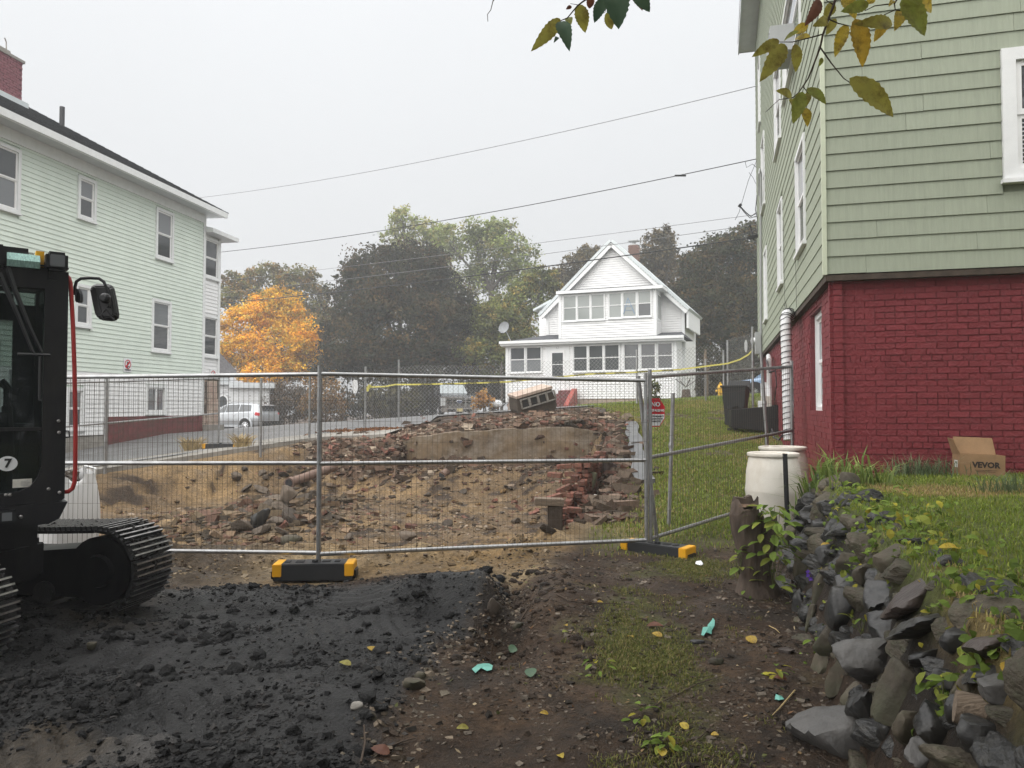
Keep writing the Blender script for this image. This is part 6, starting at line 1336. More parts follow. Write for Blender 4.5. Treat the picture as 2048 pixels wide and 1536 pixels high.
b = gp(830, 72); tree('pale_green_tree', 'pale green tree tops poking out above the dark maple', b, lob(b, [(805, 445, 34, 34, 0), (850, 465, 34, 36, 0), (795, 480, 30, 30, 0), (880, 470, 35, 30, 0), (830, 520, 60, 60, 2)]), 9000, .24, [(.23, .27, .08), (.22, .23, .09), (.26, .24, .09)], 15, .25, inner=.3, clump=16)
b = gp(1040, 54); tree('green_tree', 'bushy green tree touching the left side of the white house', b, lob(b, [(1010, 650, 75, 60, 0), (1050, 600, 60, 50, 1), (985, 710, 70, 50, -1), (960, 650, 50, 60, 2), (1085, 570, 40, 36, 1), (1030, 700, 60, 60, -1)]), 32000, .2, [(.12, .14, .045), (.16, .17, .05), (.10, .115, .04), (.22, .17, .045)], 16, .25, inner=.45)
b = gp(1165, 64); tree('brown_green_tree', 'brownish tree peeping over the left roof slope of the white house', b, lob(b, [(1165, 535, 50, 45, 0), (1130, 570, 35, 40, 0), (1190, 510, 34, 26, 0), (1150, 610, 60, 60, 2)]), 13000, .24, [(.10, .08, .035), (.11, .085, .045), (.07, .065, .04)], 17, .3, inner=.45)
b = gp(1330, 62); tree('brown_green_tree', 'tall brownish tree right behind the brick chimney', b, lob(b, [(1320, 500, 45, 45, 0), (1345, 560, 60, 60, 1), (1300, 540, 40, 50, 1), (1390, 640, 50, 70, 2)]), 20000, .24, [(.10, .08, .035), (.11, .085, .045), (.065, .06, .038), (.13, .09, .045)], 18, .3, inner=.45)
b = gp(1450, 52); tree('dark_maple', 'dark maple tree filling the gap beside the sage house', b, lob(b, [(1440, 530, 75, 65, 0), (1500, 490, 55, 50, 1), (1420, 610, 80, 70, -1), (1490, 600, 70, 80, 0), (1440, 690, 90, 60, -1), (1400, 540, 45, 45, 1), (1510, 690, 50, 60, 0), (1530, 560, 60, 80, 2)]), 60000, .22, [(.045, .048, .022), (.038, .042, .021), (.062, .05, .022), (.095, .064, .025), (.032, .036, .02)], 19, .4, inner=.5)
# scrub along the slope behind the chain link
for i, (px, py, rx, ry, Y, n, cols, lab, nm) in enumerate((
    (560, 800, 62, 46, 50, 4500, [(.09, .06, .04), (.11, .075, .045), (.07, .055, .04)], 'brown vine thicket behind the chain link left of the fence post', 'vine_thicket'),
    (650, 800, 50, 50, 49, 3000, [(.16, .085, .03), (.12, .08, .04), (.20, .12, .04)], 'rusty orange scrub bush behind the chain link', 'scrub_bush'),
    (720, 800, 55, 45, 52, 2600, [(.05, .05, .035), (.07, .065, .04)], 'thin dark scrub bush below the dark maple', 'scrub_bush'),
    (790, 800, 60, 45, 50, 3600, [(.05, .05, .034), (.07, .06, .04), (.1, .09, .04)], 'dark scrub bush left of the pickup truck', 'scrub_bush'),
    (850, 790, 45, 50, 53, 3600, [(.04, .04, .03), (.055, .05, .035)], 'black green scrub bush right beside the pickup truck', 'scrub_bush'),
    (970, 770, 60, 50, 55, 4200, [(.045, .045, .032), (.06, .055, .036)], 'dark scrub bush behind the pickup truck cab', 'scrub_bush'),
    (1400, 760, 50, 45, 44, 3200, [(.045, .045, .03), (.06, .055, .035)], 'dark scrub bush right of the white house', 'scrub_bush'),
    (1455, 755, 45, 50, 45, 3200, [(.04, .042, .03), (.055, .05, .035)], 'dark scrub bush behind the hydrant', 'scrub_bush'),
    (1510, 740, 40, 50, 47, 2200, [(.05, .05, .035), (.07, .06, .04)], 'thin scrub bush behind the light blue car', 'scrub_bush'))):
    b = gp(px, Y); c = at(px, py, Y); b.z = min(b.z, c.z - ry * Y / 1500 * .9); tree(nm, lab, b, lob(b, [(px, py, rx, ry, 0), (px - rx * .45, py + ry * .35, rx * .6, ry * .6, -.6), (px + rx * .5, py + ry * .3, rx * .55, ry * .65, .6)]), n, .2, cols, 40 + i, .06, None, cat='bush', inner=.15, clump=14)
b = gp(966, 39.5); c = at(968, 796, 39.5); tree('orange_shrub', 'small orange leaved shrub in front of the pickup truck', b, lob(b, [(968, 797, 20, 17, 0), (958, 806, 14, 12, 0), (978, 806, 16, 12, .2)]), 900, .16, [(.40, .20, .05), (.34, .16, .045), (.44, .26, .08)], 60, .04, None, cat='shrub', inner=.1, clump=14)
p = at(1310, 800, 24.3); tree('sapling', 'small leafy sapling showing above the octagonal sign', Vector((p.x, 24.3, Hs(p.x, 24.3))), lob(Vector((p.x, 24.3, Hs(p.x, 24.3))), [(1312, 775, 9, 15, 0), (1308, 795, 6, 10, 0)]), 260, .10, [(.12, .15, .04), (.2, .19, .05), (.09, .11, .035)], 61, .02, None, cat='sapling', inner=.1, clump=10)
for (px, Y, h, lab) in ((1412, 30, 2.0, 'bare dead tree trunk standing right of the white house'), (1003, 45.5, 3, 'dark tree trunk behind the pale car')):
    x = at(px, 800, Y).x; z = Hs(x, Y); t = thing('dead_trunk', lab, 'tree trunk', (x, Y, z)); m = MB(); m.tube([(0, 0, -.2), (.03, 0, h * .4), (-.02, 0, h * .8), (.0, 0, h)], [.1, .08, .07, .03], 7); m.tube([(.03, 0, h * .5), (.25, 0, h * .75)], [.04, .015], 5); m.build('trunk', m_bark_far if Y > 40 else m_wood, t)
tp_ = at(1372, 800, 36); t = thing('tree_stump', 'small grey stump with twigs beside the white house corner', 'stump', (tp_.x, 36, Hs(tp_.x, 36))); m = MB(); m.tube([(0, 0, -.1), (.02, 0, .2), (.0, 0, .5)], [.3, .22, .18], 9); m.build('trunk', m_bark, t); m = MB()
for a in range(6): m.tube([(0, 0, .6), (math.cos(a) * .5, math.sin(a) * .3, .95 + .1 * math.sin(a * 3))], .02, 4)
m.build('twig', m_bark_far, t)
# ================================================================== the tree overhead: crown out of the frame, two leafy branches hanging into it
ot = thing('overhanging_tree', 'leafy cherry tree overhead with two hanging branches of yellowing serrated leaves', 'tree', (2.6, -3.2, .0)); OTO = Vector((2.6, -3.2, 0))
r = np.random.RandomState(77); m = MB(); m.tube([(0, 0, -.3), (0, 0, .2), (-.1, .1, 1.6), (-.3, .4, 3.2)], [.32, .26, .22, .2], 12)
for tip in ((-4.5, 2.5, 6.2), (-2.0, 5.2, 6.6), (.8, 5.0, 6.4), (2.5, 1.5, 6.8), (-1.5, .5, 7.6), (-3, -2, 6.5), (1.5, -2.5, 6.5)):
    a = Vector((-.3, .4, 3.2)); b_ = Vector(tip); mid = a.lerp(b_, .5) + Vector((0, 0, .5)); m.tube([a, mid, b_], [.13, .08, .03], 7)
m.build('trunk', m_bark, ot, smooth=True)
N = 70000; nc = N // 20; Cc = []
while len(Cc) < nc:
    q = np.array([r.uniform(-7.0, 4.4), r.uniform(-4, 8.6), r.uniform(4.2, 10)]); e = ((q[0] + 1.2) / 5.6) ** 2 + ((q[1] - 2.0) / 6.2) ** 2 + ((q[2] - 6.6) / 3.0) ** 2
    wp = q + np.array(OTO); 
    if e < 1 and wp[2] > 1.55 + .66 * max(wp[1], 0) + .75: Cc.append(q)
Cc = np.array(Cc); P = np.repeat(Cc, 20, 0) + r.randn(nc * 20, 3) * .22; n_ = unit(r.randn(N // 20 * 20, 3) * .6 + np.array([0, 0, 1])); tn = unit(np.cross(n_, r.randn(len(n_), 3)))
polys('crown', leafpoly(P, n_, tn, r.uniform(.09, .14, len(P)), r.uniform(.05, .075, len(P))), m_leafv, np.array([.13, .13, .04]) * r.uniform(.6, 1.3, (len(P), 1)), ot)
def lfmat(name, a, b_, spots=None, tr=.45):
    m_ = mat(name, a, .45, .2, 30, col2=b_, grime=spots, spec=.35); n = m_.node_tree.nodes; l = m_.node_tree.links.new; p = n['Principled BSDF']; src = p.inputs['Base Color'].links[0].from_socket
    t_ = n.new('ShaderNodeBsdfTranslucent'); l(src, t_.inputs['Color']); ms = n.new('ShaderNodeMixShader'); ms.inputs[0].default_value = tr; l(p.outputs[0], ms.inputs[1]); l(t_.outputs[0], ms.inputs[2]); l(ms.outputs[0], n['Material Output'].inputs[0]); return m_
BR = (.075, .03, .012)
lm = {'g': lfmat('leaf_green', (.26, .31, .06), (.34, .36, .08), ((40, 25, 40), BR, .7)), 'y': lfmat('leaf_yellow', (.66, .47, .05), (.56, .45, .08), ((55, 22, 55), BR, 1)), 'b': lfmat('leaf_brown', (.12, .045, .028), (.20, .08, .045)), 'o': lfmat('leaf_olive', (.33, .31, .07), (.42, .37, .08), ((30, 18, 30), BR, .9)), 't': lfmat('leaf_teal', (.07, .13, .08), (.09, .15, .085), None, .3), 's': lfmat('leaf_spotted', (.60, .38, .05), (.5, .36, .07), ((24, 14, 24), BR, 1))}  # key t is a dark teal green leaf
def leaf_obj(base, tip, width, facing, m_, par, org, curl=.15, fold=.25, seed=0, cutoff=1.0):
    """a serrated, folded, arching leaf from base to tip"""
    base = Vector(base); tip = Vector(tip); ax = tip - base; L_ = ax.length; x = ax.normalized(); f = Vector(facing); y = f.cross(x).normalized(); z = x.cross(y); r_ = random.Random(seed); K_ = 17
    mb = MB(); 
    for i in range(K_ + 1):
        s = i / K_; wv = width * .5 * (math.sin(math.pi * min(1, s ** .78)) ** .8) * (1 - .15 * s); zc = math.sin(s * math.pi) * curl * L_ * .5; c = base + x * (s * L_) + z * zc
        ser = 1 + (.10 if i % 2 else -.04) * (0 < i < K_)
        for u in (-1, -.5, 0, .5, 1): mb.v.append(tuple(c + y * (u * wv * (ser if abs(u) == 1 else 1)) + z * (abs(u) * wv * fold + .02 * wv * math.sin(s * 20 + u))))
    for i in range(K_):
        for j in range(4): q = i * 5 + j; mb.f.append((q, q + 1, q + 6, q + 5)); mb.m.append(0)
    mb.v = [tuple(Vector(v) - org) for v in mb.v]
    me_b = mb.build('leaf', m_, par, smooth='all'); return me_b
def branch(lines, leaves, Y0, seed):
    m = MB(); pts0 = None
    for ln, r0, r1 in lines:
        pts = [at(px, py, Y) - OTO for px, py, Y in ln]; n = len(pts); m.tube(pts, [r0 + (r1 - r0) * i / max(1, n - 1) for i in range(n)], 6)
    p0 = at(*lines[0][0][0]) - OTO; lim = Vector((-2.0, 5.2, 6.6)); r0_ = lines[0][1]      # run each hanging branch up to its limb
    m.tube([p0, p0.lerp(lim, .35) + Vector((0, -.05, .5)), p0.lerp(lim, .7) + Vector((0, 0, .4)), lim], [r0_, r0_ * 1.8, r0_ * 3, r0_ * 5], 6)
    br = m.build('branch', m_twig, ot, smooth=True); rr = random.Random(seed)
    for i, (bx_, by_, tx, ty, w_, k, dy, fc) in enumerate(leaves):
        Y = Y0 + dy; B_ = at(bx_, by_, Y); T_ = at(tx, ty, Y + rr.uniform(-.05, .05)); ww = w_ * Y / 1500
        facing = Vector((fc, -1, rr.uniform(-.3, .3))); leaf_obj(B_, T_, ww, facing, lm[k], br, OTO, rr.uniform(.05, .25), rr.uniform(.12, .35), seed * 50 + i)
    return br
Z = lambda x, y: (1480 + x / 5.12, y / 5.12)
def LV(bx_, by_, tx, ty, w_, k, dy=0, fc=0): a = Z(bx_, by_); b_ = Z(tx, ty); return (a[0], a[1], b_[0], b_[1], w_ / 5.12, k, dy, fc)
Yb = 2.15
def PL(*p): return [(*Z(x, y), Yb) for x, y in p]
branch([([(1700, -120, 2.2)] + PL((985, -40), (960, 50), (905, 195), (850, 350), (820, 490), (770, 620), (700, 800), (640, 890), (600, 950)), .0042, .0016), (PL((905, 195), (1010, 240), (1140, 270)), .0024, .001), (PL((850, 350), (720, 385), (540, 430), (400, 430)), .0022, .001), (PL((825, 490), (930, 640), (1060, 800), (1200, 900)), .0024, .001), (PL((960, 50), (880, 0)), .002, .001), (PL((1640, -60), (1580, 40), (1590, 100), (1480, 150), (1380, 260)), .0026, .001), (PL((1590, 100), (1700, 120)), .002, .001), (PL((1540, 40), (1380, 60), (1280, 110)), .002, .001), (PL((600, 950), (540, 1000), (400, 1020), (260, 1150)), .0018, .0008), (PL((650, 890), (700, 960)), .0015, .0008)],
 [LV(820, 0, 660, 270, 130, 'b', -.02, .3), LV(1320, 40, 1030, 120, 130, 'g', -.05), LV(1560, 250, 1160, 250, 150, 'o', -.06), LV(1180, 190, 1255, 690, 215, 's', .03), LV(1090, 250, 970, 590, 130, 'y', .05, -.3), LV(960, 30, 850, 200, 120, 'o', .02), LV(900, 200, 740, 270, 110, 'o', .0), LV(980, 190, 880, 360, 90, 'o', .04), LV(1050, -20, 1180, 200, 170, 'y', .08), LV(700, 260, 540, 330, 110, 'y', .03), LV(720, 380, 560, 400, 80, 'y', .03), LV(400, 410, 120, 585, 120, 'o', -.02), LV(460, 450, 200, 840, 190, 'o', .0, .2), LV(560, 450, 570, 740, 130, 'o', -.02), LV(600, 320, 450, 420, 60, 'g', .04), LV(1120, 800, 1570, 1200, 230, 'o', -.03), LV(1150, 830, 1290, 960, 130, 'g', .02), LV(690, 900, 880, 1070, 130, 'g', 0), LV(530, 990, 365, 930, 110, 'o', 0), LV(640, 940, 540, 1270, 150, 'g', -.02, -.2), LV(500, 1020, 600, 1180, 110, 'o', .02), LV(660, 1100, 690, 1300, 110, 'y', .03), LV(700, 940, 670, 1100, 70, 'o', .02), LV(1650, 110, 1580, 320, 130, 'y', .02), LV(1500, 170, 1370, 430, 120, 's', .04), LV(1650, 0, 1890, 370, 260, 'g', -.02), LV(1800, -40, 1960, 130, 170, 'y', .03), LV(1700, -60, 1860, 60, 170, 'g', -.04), LV(840, 590, 810, 680, 50, 'g', .02), LV(1560, 0, 1520, 70, 60, 'y', .02), LV(1380, -30, 1290, 40, 90, 'y', .06)], Yb, 3)
Z = lambda x, y: (960 + x / 3.49, y / 3.49)
def LV2(bx_, by_, tx, ty, w_, k, dy=0, fc=0): a = Z(bx_, by_); b_ = Z(tx, ty); return (a[0], a[1], b_[0], b_[1], w_ / 3.49, k, dy, fc)
Yb = 2.05
branch([(PL((1100, -180), (820, -60), (720, 10), (680, 40), (610, 125), (550, 150)), .003, .0012), (PL((1000, -120), (900, 0), (870, 90)), .002, .001), (PL((1000, -120), (1090, -30)), .002, .001), (PL((690, 35), (630, 25)), .001, .0006)],
 [LV2(560, 130, 355, 360, 100, 'o', 0, .3), LV2(560, 150, 625, 360, 110, 't', -.02), LV2(690, 30, 735, 230, 105, 'o', .02), LV2(610, 125, 635, 175, 60, 'g', .02), LV2(870, -20, 798, 160, 90, 't', .0), LV2(930, -60, 968, 205, 190, 't', -.03), LV2(880, 90, 920, 205, 75, 'o', .03), LV2(1080, -60, 1185, 85, 110, 't', .02), LV2(1050, -40, 1135, 75, 80, 'b', .04), LV2(770, -40, 765, 60, 60, 'b', .03), LV2(640, 45, 600, 65, 30, 'b', 0), LV2(545, 260, 515, 300, 30, 't', 0)], Yb, 4)
branch([(PL((110, -60), (90, 10), (75, 70), (52, 100), (55, 150)), .0014, .0008), (PL((90, 10), (100, 0)), .001, .0006)], [], Yb, 5)
for i, (x_, y_, lab) in enumerate(((-8.5, -10, 'unseen bushy tree added behind the viewpoint for shade, left'), (.5, -13, 'unseen bushy tree added straight behind the viewpoint for shade'), (8.5, -9, 'unseen bushy tree added behind the viewpoint for shade, right'))):  # unseen trees added to keep daylight off the sage front and near ground
    tree('added_shade_tree', lab, Vector((x_, y_, 0)), [(0, 0, 5, 4, 3.4, 4.2), (1.5, .5, 8, 2.6, 2.6, 2.6), (-1.6, 0, 7, 2.6, 2.6, 3), (0, 0, 2.6, 3.4, 3, 2.2)], 9000, .42, [(.06, .07, .03), (.08, .08, .035)], 80 + i, .25, 'unseen shade trees added behind the viewpoint')
# ================================================================== grass and ground plants
def blades(name, P, hgt, wid, cols, lab, bend=.5, seed=0, kind='stuff', parent=None, cat='grass'):
    r = np.random.RandomState(seed); n = len(P); a = r.rand(n) * 6.283; d = np.stack([np.cos(a), np.sin(a), np.zeros(n)], 1); s = np.stack([-np.sin(a), np.cos(a), np.zeros(n)], 1) * (wid * r.uniform(.6, 1.3, n))[:, None]
    h = (hgt * r.uniform(.5, 1.3, n))[:, None]; b = bend * r.uniform(.2, 1.3, n)[:, None]; up = np.array([0, 0, 1.0]); m1 = P + up * h * .55 + d * h * b * .25; tp_ = P + up * h * (1 - .3 * b) + d * h * b
    V = np.concatenate([np.stack([P - s, P + s, m1 + s * .8, m1 - s * .8], 1), np.stack([m1 - s * .8, m1 + s * .8, tp_ + s * .1, tp_ - s * .1], 1)])
    return tag(polys(name, V, m_grass, np.concatenate([cols, cols]), parent), lab if kind != 'stuff' else None, None, None, kind)
def pal(r, n, c, v=.35): c = np.array(c); k = r.randint(0, len(c), n); return c[k] * r.uniform(1 - v, 1 + v, n)[:, None]
GR = [(.17, .235, .035), (.21, .27, .045), (.24, .26, .055), (.14, .19, .032)]; DRY = [(.34, .27, .11), (.30, .22, .09), (.40, .32, .15)]
r = np.random.RandomState(21)
def scatter(n, x0, x1, y0, y1, f, seed):
    r = np.random.RandomState(seed); o = []; c = 0
    while c < n:
        x = r.uniform(x0, x1, n * 2); y = y0 + (y1 - y0) * r.rand(n * 2); k = r.rand(n * 2) < f(x, y); o.append(np.stack([x[k], y[k]], 1)); c += k.sum()
    q = np.concatenate(o)[:n]; return np.concatenate([q, H(q[:, 0], q[:, 1])[:, None] - .004], 1)
# raised lawn
inl = lambda x, y: ((x > xt(y) - .02) & (y < 8.2) & ~((x - 3.49) * .275 * 0 + (y - 8.3) + .275 * (x - 3.49) > -.02)) * 1.0
nx_ = lambda P, s=0: fbm(P[:, 0] * .8, P[:, 1] * .8, 61, 5) + .25 * fbm(P[:, 0] * 3, P[:, 1] * 3, 63, 5)
P = scatter(60000, 1.3, 6.2, 2.0, 8.2, inl, 22); dry = ss(-.05, .3, nx_(P)); isd = r.rand(len(P)) < dry * .75
cols = np.where(isd[:, None], pal(r, len(P), DRY), pal(r, len(P), GR)); blades('lawn_grass', P, .036, .003, cols, None, .6, 23)
# slope between the pit and the sage house
ing = lambda x, y: ss(.0, .55, x - xr(y) + .25 * fbm(x * .8, y * .8, 61, 4)) * ss(7.6, 9.2, y + .5 * fbm(x * 1.2, y * 1.2, 62, 3)) * (x < 3.45 + .275 * (y - 8.3)) * (1 - .85 * ss(.2, .5, fbm(x * .9, y * .5, 71, 4)))
P = scatter(80000, .5, 8.5, 7.6, 24, ing, 24); dry = ss(.0, .45, fbm(P[:, 0] * .7, P[:, 1] * .7, 66, 4)); isd = r.rand(len(P)) < .15 + dry * .5
cols = np.where(isd[:, None], pal(r, len(P), DRY), pal(r, len(P), GR)); blades('slope_grass', P, .055, .006, cols, None, .7, 25)
P = scatter(16000, -3, 14, 24, 40, lambda x, y: (x > 3.0 - .0 * y) * 1.0 * (1 - ((x < 10) & (y > 36))), 26); blades('verge_grass', P, .12, .014, pal(r, len(P), GR), None, .6, 27)
# thin moss and grass on the trodden soil
mf = lambda x, y: np.clip(np.exp(-((x - .85) / .38) ** 2 - ((y - 5.0) / 1.0) ** 2) * .7 + np.exp(-((x - .72) / .22) ** 2 - ((y - 4.55) / .3) ** 2) + np.exp(-((x - 1.75) / .5) ** 2 - ((y - 7.2) / .5) ** 2) + .6 * np.exp(-((x - .8) / .3) ** 2 - ((y - 3.4) / .3) ** 2) + .5 * np.exp(-((x - .4) / .12) ** 2 - ((y - 3.25) / .12) ** 2) + .25 * np.exp(-((x - 1.2) / .5) ** 2 - ((y - 6.2) / .6) ** 2) - .28 + .55 * fbm(x * 4, y * 4, 67, 4), 0, 1)
P = scatter(15000, -.3, 2.4, 2.9, 8.0, mf, 28); blades('sparse_grass', P, .028, .0028, pal(r, len(P), [(.13, .14, .035), (.17, .17, .045), (.10, .12, .03), (.22, .18, .08)]), None, .8, 29)
# arching grass clumps
def clump(px, py, n, h, w_, cols, lab, spread=.16, seed=0, bend=.9, nm='grass_clump'):
    p = hit(px, py); r = np.random.RandomState(seed); q = np.stack([p.x + r.randn(n) * spread, p.y + r.randn(n) * spread * .7], 1); Q = np.concatenate([q, H(q[:, 0], q[:, 1])[:, None] - .01], 1)
    t = thing(nm, lab, 'grass clump', p); o = blades('blades', Q - np.array(p), h, w_, pal(r, n, cols, .25), None, bend, seed + 1, 'part', t); return t
IR = [(.16, .22, .05), (.20, .25, .07), (.12, .18, .045)]
clump(1640, 962, 150, .30, .010, IR, 'long bright green iris leaves flopping over the wall end', .2, 31, 1.3, 'iris_clump'); clump(1730, 968, 90, .26, .009, IR, 'iris leaves right of the rock near the brick corner', .14, 33, 1.2, 'iris_clump')
clump(1840, 950, 420, .22, .004, [(.09, .13, .06), (.13, .17, .09), (.16, .19, .10)], 'fine grey green grass tussock at the foot of the brick wall', .18, 35, 1.0); clump(2015, 985, 160, .2, .004, [(.10, .14, .06), (.14, .18, .09)], 'grass tussock right of the cardboard box', .14, 37, 1.0)
clump(1890, 935, 120, .16, .006, [(.08, .12, .04), (.12, .15, .05)], 'dark green grass tussock left of the cardboard box', .12, 39, .8)
# broad-leaved weeds
def weed(name, lab, p, n, h, L_, cols, seed, grp=None, spread=.06, stem=True):
    r = np.random.RandomState(seed); t = thing(name, lab, 'weed', p, 0, grp); a = r.rand(n) * 6.283; el = r.uniform(.1, .9, n); hh = h * r.rand(n) ** .7
    C_ = np.stack([np.cos(a) * spread * r.rand(n) + np.cos(a) * L_ * .4, np.sin(a) * spread * r.rand(n) + np.sin(a) * L_ * .4, hh], 1); tn = unit(np.stack([np.cos(a), np.sin(a), .5 - el], 1)); up = np.array([0, 0, 1.0]); nn = unit(up - tn * (tn @ up)[:, None] + .2 * r.randn(n, 3)); nn = unit(nn - tn * (nn * tn).sum(1)[:, None])
    side = np.cross(nn, tn); l = L_ * r.uniform(.6, 1.2, n); w_ = l * .55; V = []
    cross = [(-.5, .0), (-.22, .8), (.1, 1.0), (.35, .6), (.5, .0)]
    for i in range(n):
        rib = [C_[i] + tn[i] * l[i] * s - nn[i] * l[i] * (s + .5) ** 2 * .35 for s, _ in cross]; e = [(side[i] * w_[i] / 2 * k + nn[i] * l[i] * .08 * k) for _, k in cross]; e2 = [(-side[i] * w_[i] / 2 * k + nn[i] * l[i] * .08 * k) for _, k in cross]
        for j in range(4): V += [[rib[j], rib[j + 1], rib[j + 1] + e[j + 1], rib[j] + e[j]], [rib[j + 1], rib[j], rib[j] + e2[j], rib[j + 1] + e2[j + 1]]]
    cc = np.repeat(pal(r, n, cols, .3), 8, 0); tag(polys('leaf_cluster', V, m_leafv, cc, t), kind='stuff')
    if stem:
        m = MB()
        for i in range(min(n, 9)): m.tube([(0, 0, -.02), Vector(C_[i]) * .5 + Vector((0, 0, hh[i] * .15)), C_[i] - tn[i] * l[i] * .45], .0025, 4)
        m.build('stem', mat('weed_stem_%s' % name, (.09, .10, .035), .7, .2) if ('weed_stem_%s' % name) not in bpy.data.materials else bpy.data.materials['weed_stem_%s' % name], t)
    return t
LG = [(.13, .19, .035), (.17, .24, .05), (.10, .15, .03), (.22, .25, .05)]; LY = [(.30, .27, .04), (.36, .28, .04), (.2, .22, .04)]
p = Vector((at(1545, 1110, 6.05).x, 6.05, .12)); weed('leafy_shoot', 'leafy green shoots growing beside the tree stump', p, 110, .66, .11, LG, 41, spread=.2)
weed('leafy_shoot', 'low leaves at the left foot of the tree stump', Vector((at(1478, 1120, 6.1).x, 6.1, .22)), 12, .2, .10, LG, 42)
# low leafy cover spilling over the top of the wall: nobody could count it
r = np.random.RandomState(55); V = []; CC = []
for (px, py, n, sp_, L_) in ((1735, 1080, 50, .14, .05), (1800, 1060, 100, .16, .055), (1690, 1040, 50, .14, .05), (1760, 1035, 110, .2, .05), (1880, 1120, 60, .12, .045), (1900, 1095, 60, .14, .045), (1680, 1005, 60, .14, .05), (1960, 1165, 50, .1, .04), (2000, 1215, 60, .09, .04), (2035, 1250, 60, .08, .04), (2030, 1190, 50, .1, .04), (1700, 995, 60, .16, .05), (1660, 1110, 40, .08, .04), (1725, 1145, 40, .08, .045), (1995, 1325, 30, .06, .045), (1905, 1185, 50, .08, .045), (1820, 1030, 60, .2, .05), (1760, 1000, 60, .2, .05), (1640, 1180, 16, .06, .035), (1700, 1260, 14, .05, .035), (1620, 1320, 18, .05, .03), (1900, 1420, 40, .06, .045), (1940, 1300, 20, .05, .04), (2030, 1310, 40, .06, .045), (1600, 1150, 20, .06, .035), (1780, 1170, 22, .06, .04)):
    n = max(8, int(n * .6)); p = hit(px, py); q = np.stack([p.x + r.randn(n) * sp_, p.y + r.randn(n) * sp_], 1); z = H(q[:, 0], q[:, 1]); P_ = np.concatenate([q, (z + .01 + .09 * r.rand(n) ** 1.5)[:, None]], 1)
    n_ = unit(r.randn(n, 3) * .55 + np.array([0, -.15, 1])); tn = unit(np.cross(n_, r.randn(n, 3))); sd_ = np.cross(n_, tn); l = (L_ * r.uniform(.6, 1.35, n))[:, None]
    a0 = P_ - tn * l * .5; c0_ = P_ + tn * l * .5 - n_ * l * .18; m0 = P_ + n_ * l * .06
    for sg in (1, -1): V.append(np.stack([a0, m0 - tn * l * .1, m0 - tn * l * .1 + sd_ * l * .34 * sg, a0 + sd_ * l * .12 * sg], 1)); V.append(np.stack([m0 - tn * l * .1, c0_, m0 + tn * l * .22 + sd_ * l * .24 * sg, m0 - tn * l * .1 + sd_ * l * .34 * sg], 1)); cb = pal(np.random.RandomState(int(px)), n, LG + LG + LY[:1], .3); CC += [cb, cb]
tag(polys('ground_cover', np.concatenate(V), m_leafv, np.concatenate(CC)), kind='stuff')
for i, (px, py, n, lab) in enumerate(((1900, 1430, 16, 'bright green weed growing between the stones bottom right'), (1725, 1265, 7, 'thin yellow green vine on the dark stone face'), (1640, 1300, 6, 'small weed between the tan wall stones'), (1553, 1355, 10, 'small green weed on the bare soil beside the wall'), (1330, 1500, 22, 'green weed patch at the bottom among yellow leaves'), (1290, 1440, 10, 'tiny green weed on the bare soil near the bottom'), (1195, 1345, 12, 'low green dandelion leaves in the mossy patch'), (1500, 1195, 8, 'small leaves at the foot of the tree stump'), (1865, 1375, 7, 'narrow green leaves beside the pale tan block'))): weed('small_weed', lab, hit(px, py), n, .07 if i > 2 else .14, .06, LG + LY[:1], 140 + i, None, .08, i < 3)
p = hit(1635, 1152); t = thing('violet_flowers', 'purple violet flowers hanging over the stone wall face', 'flowers', p); r = np.random.RandomState(9); V = []
for i in range(26):
    c = np.array([r.uniform(-.09, .07), r.uniform(-.08, .0), r.uniform(-.02, .05)]); 
    for k in range(5):
        a = k * 1.257 + r.rand(); d = np.array([math.cos(a), -.3, math.sin(a)]) * .016; e = np.array([-math.sin(a), 0, math.cos(a)]) * .007; V.append([c, c + d * .6 + e, c + d, c + d * .6 - e])
polys('petal_cluster', V, m_violet, None, t); weed('violet_leaves', 'yellow green leaves around the purple violets', p + Vector((.06, 0, 0)), 12, .07, .05, LY, 170)
# ================================================================== the pit: concrete wall, broken brick, stones
fwx0, fwx1 = at(806, 890, 18.05).x, at(1220, 870, 18.05).x
fw_ = thing('foundation_wall', 'stained concrete foundation wall across the back of the pit', 'wall', (0, 18.15, 0)); n = 60; mb = MB(); X = np.linspace(fwx0, fwx1, n)
zt_ = np.interp((X - fwx0) / (fwx1 - fwx0), [0, .05, .27, .63, .8, 1], [at(806, 880, 18.1).z, at(826, 874, 18.1).z, at(918, 864, 18.1).z, at(1067, 857, 18.1).z, at(1140, 853, 18.1).z, at(1220, 868, 18.1).z]) + .03 * fbm(X * 3, X * 0, 91, 4)
for i, x in enumerate(X): mb.v += [(x, -.12 + .02 * math.sin(x * 3), -.6), (x, -.12 + .03 * math.sin(x * 3), zt_[i]), (x, .14, zt_[i] + .02), (x, .14, -.6)]
mb.f = [(i * 4 + a, i * 4 + b, i * 4 + 4 + b, i * 4 + 4 + a) for i in range(n - 1) for a, b in ((0, 1), (1, 2), (2, 3))] + [(0, 1, 2, 3), ((n - 1) * 4, (n - 1) * 4 + 1, (n - 1) * 4 + 2, (n - 1) * 4 + 3)]; mb.m = [0] * len(mb.f); mb.build('slab', m_fwall, fw_)
rs = random.Random(31)
brickm = [rock_mesh(700 + k, m_brick, (.2, .095, .06), planes=0, sub=2, p=30, rough=.02, name='brick') for k in range(3)]
def bm_box(l):
    b = MB(); b.box((0, 0, 0), (l, .095, .06)); o = b.build('brick', m_brick, None, bevel=.005); me = o.data; bpy.data.objects.remove(o); return me
brickm = [bm_box(.2), bm_box(.2), bm_box(.11)]
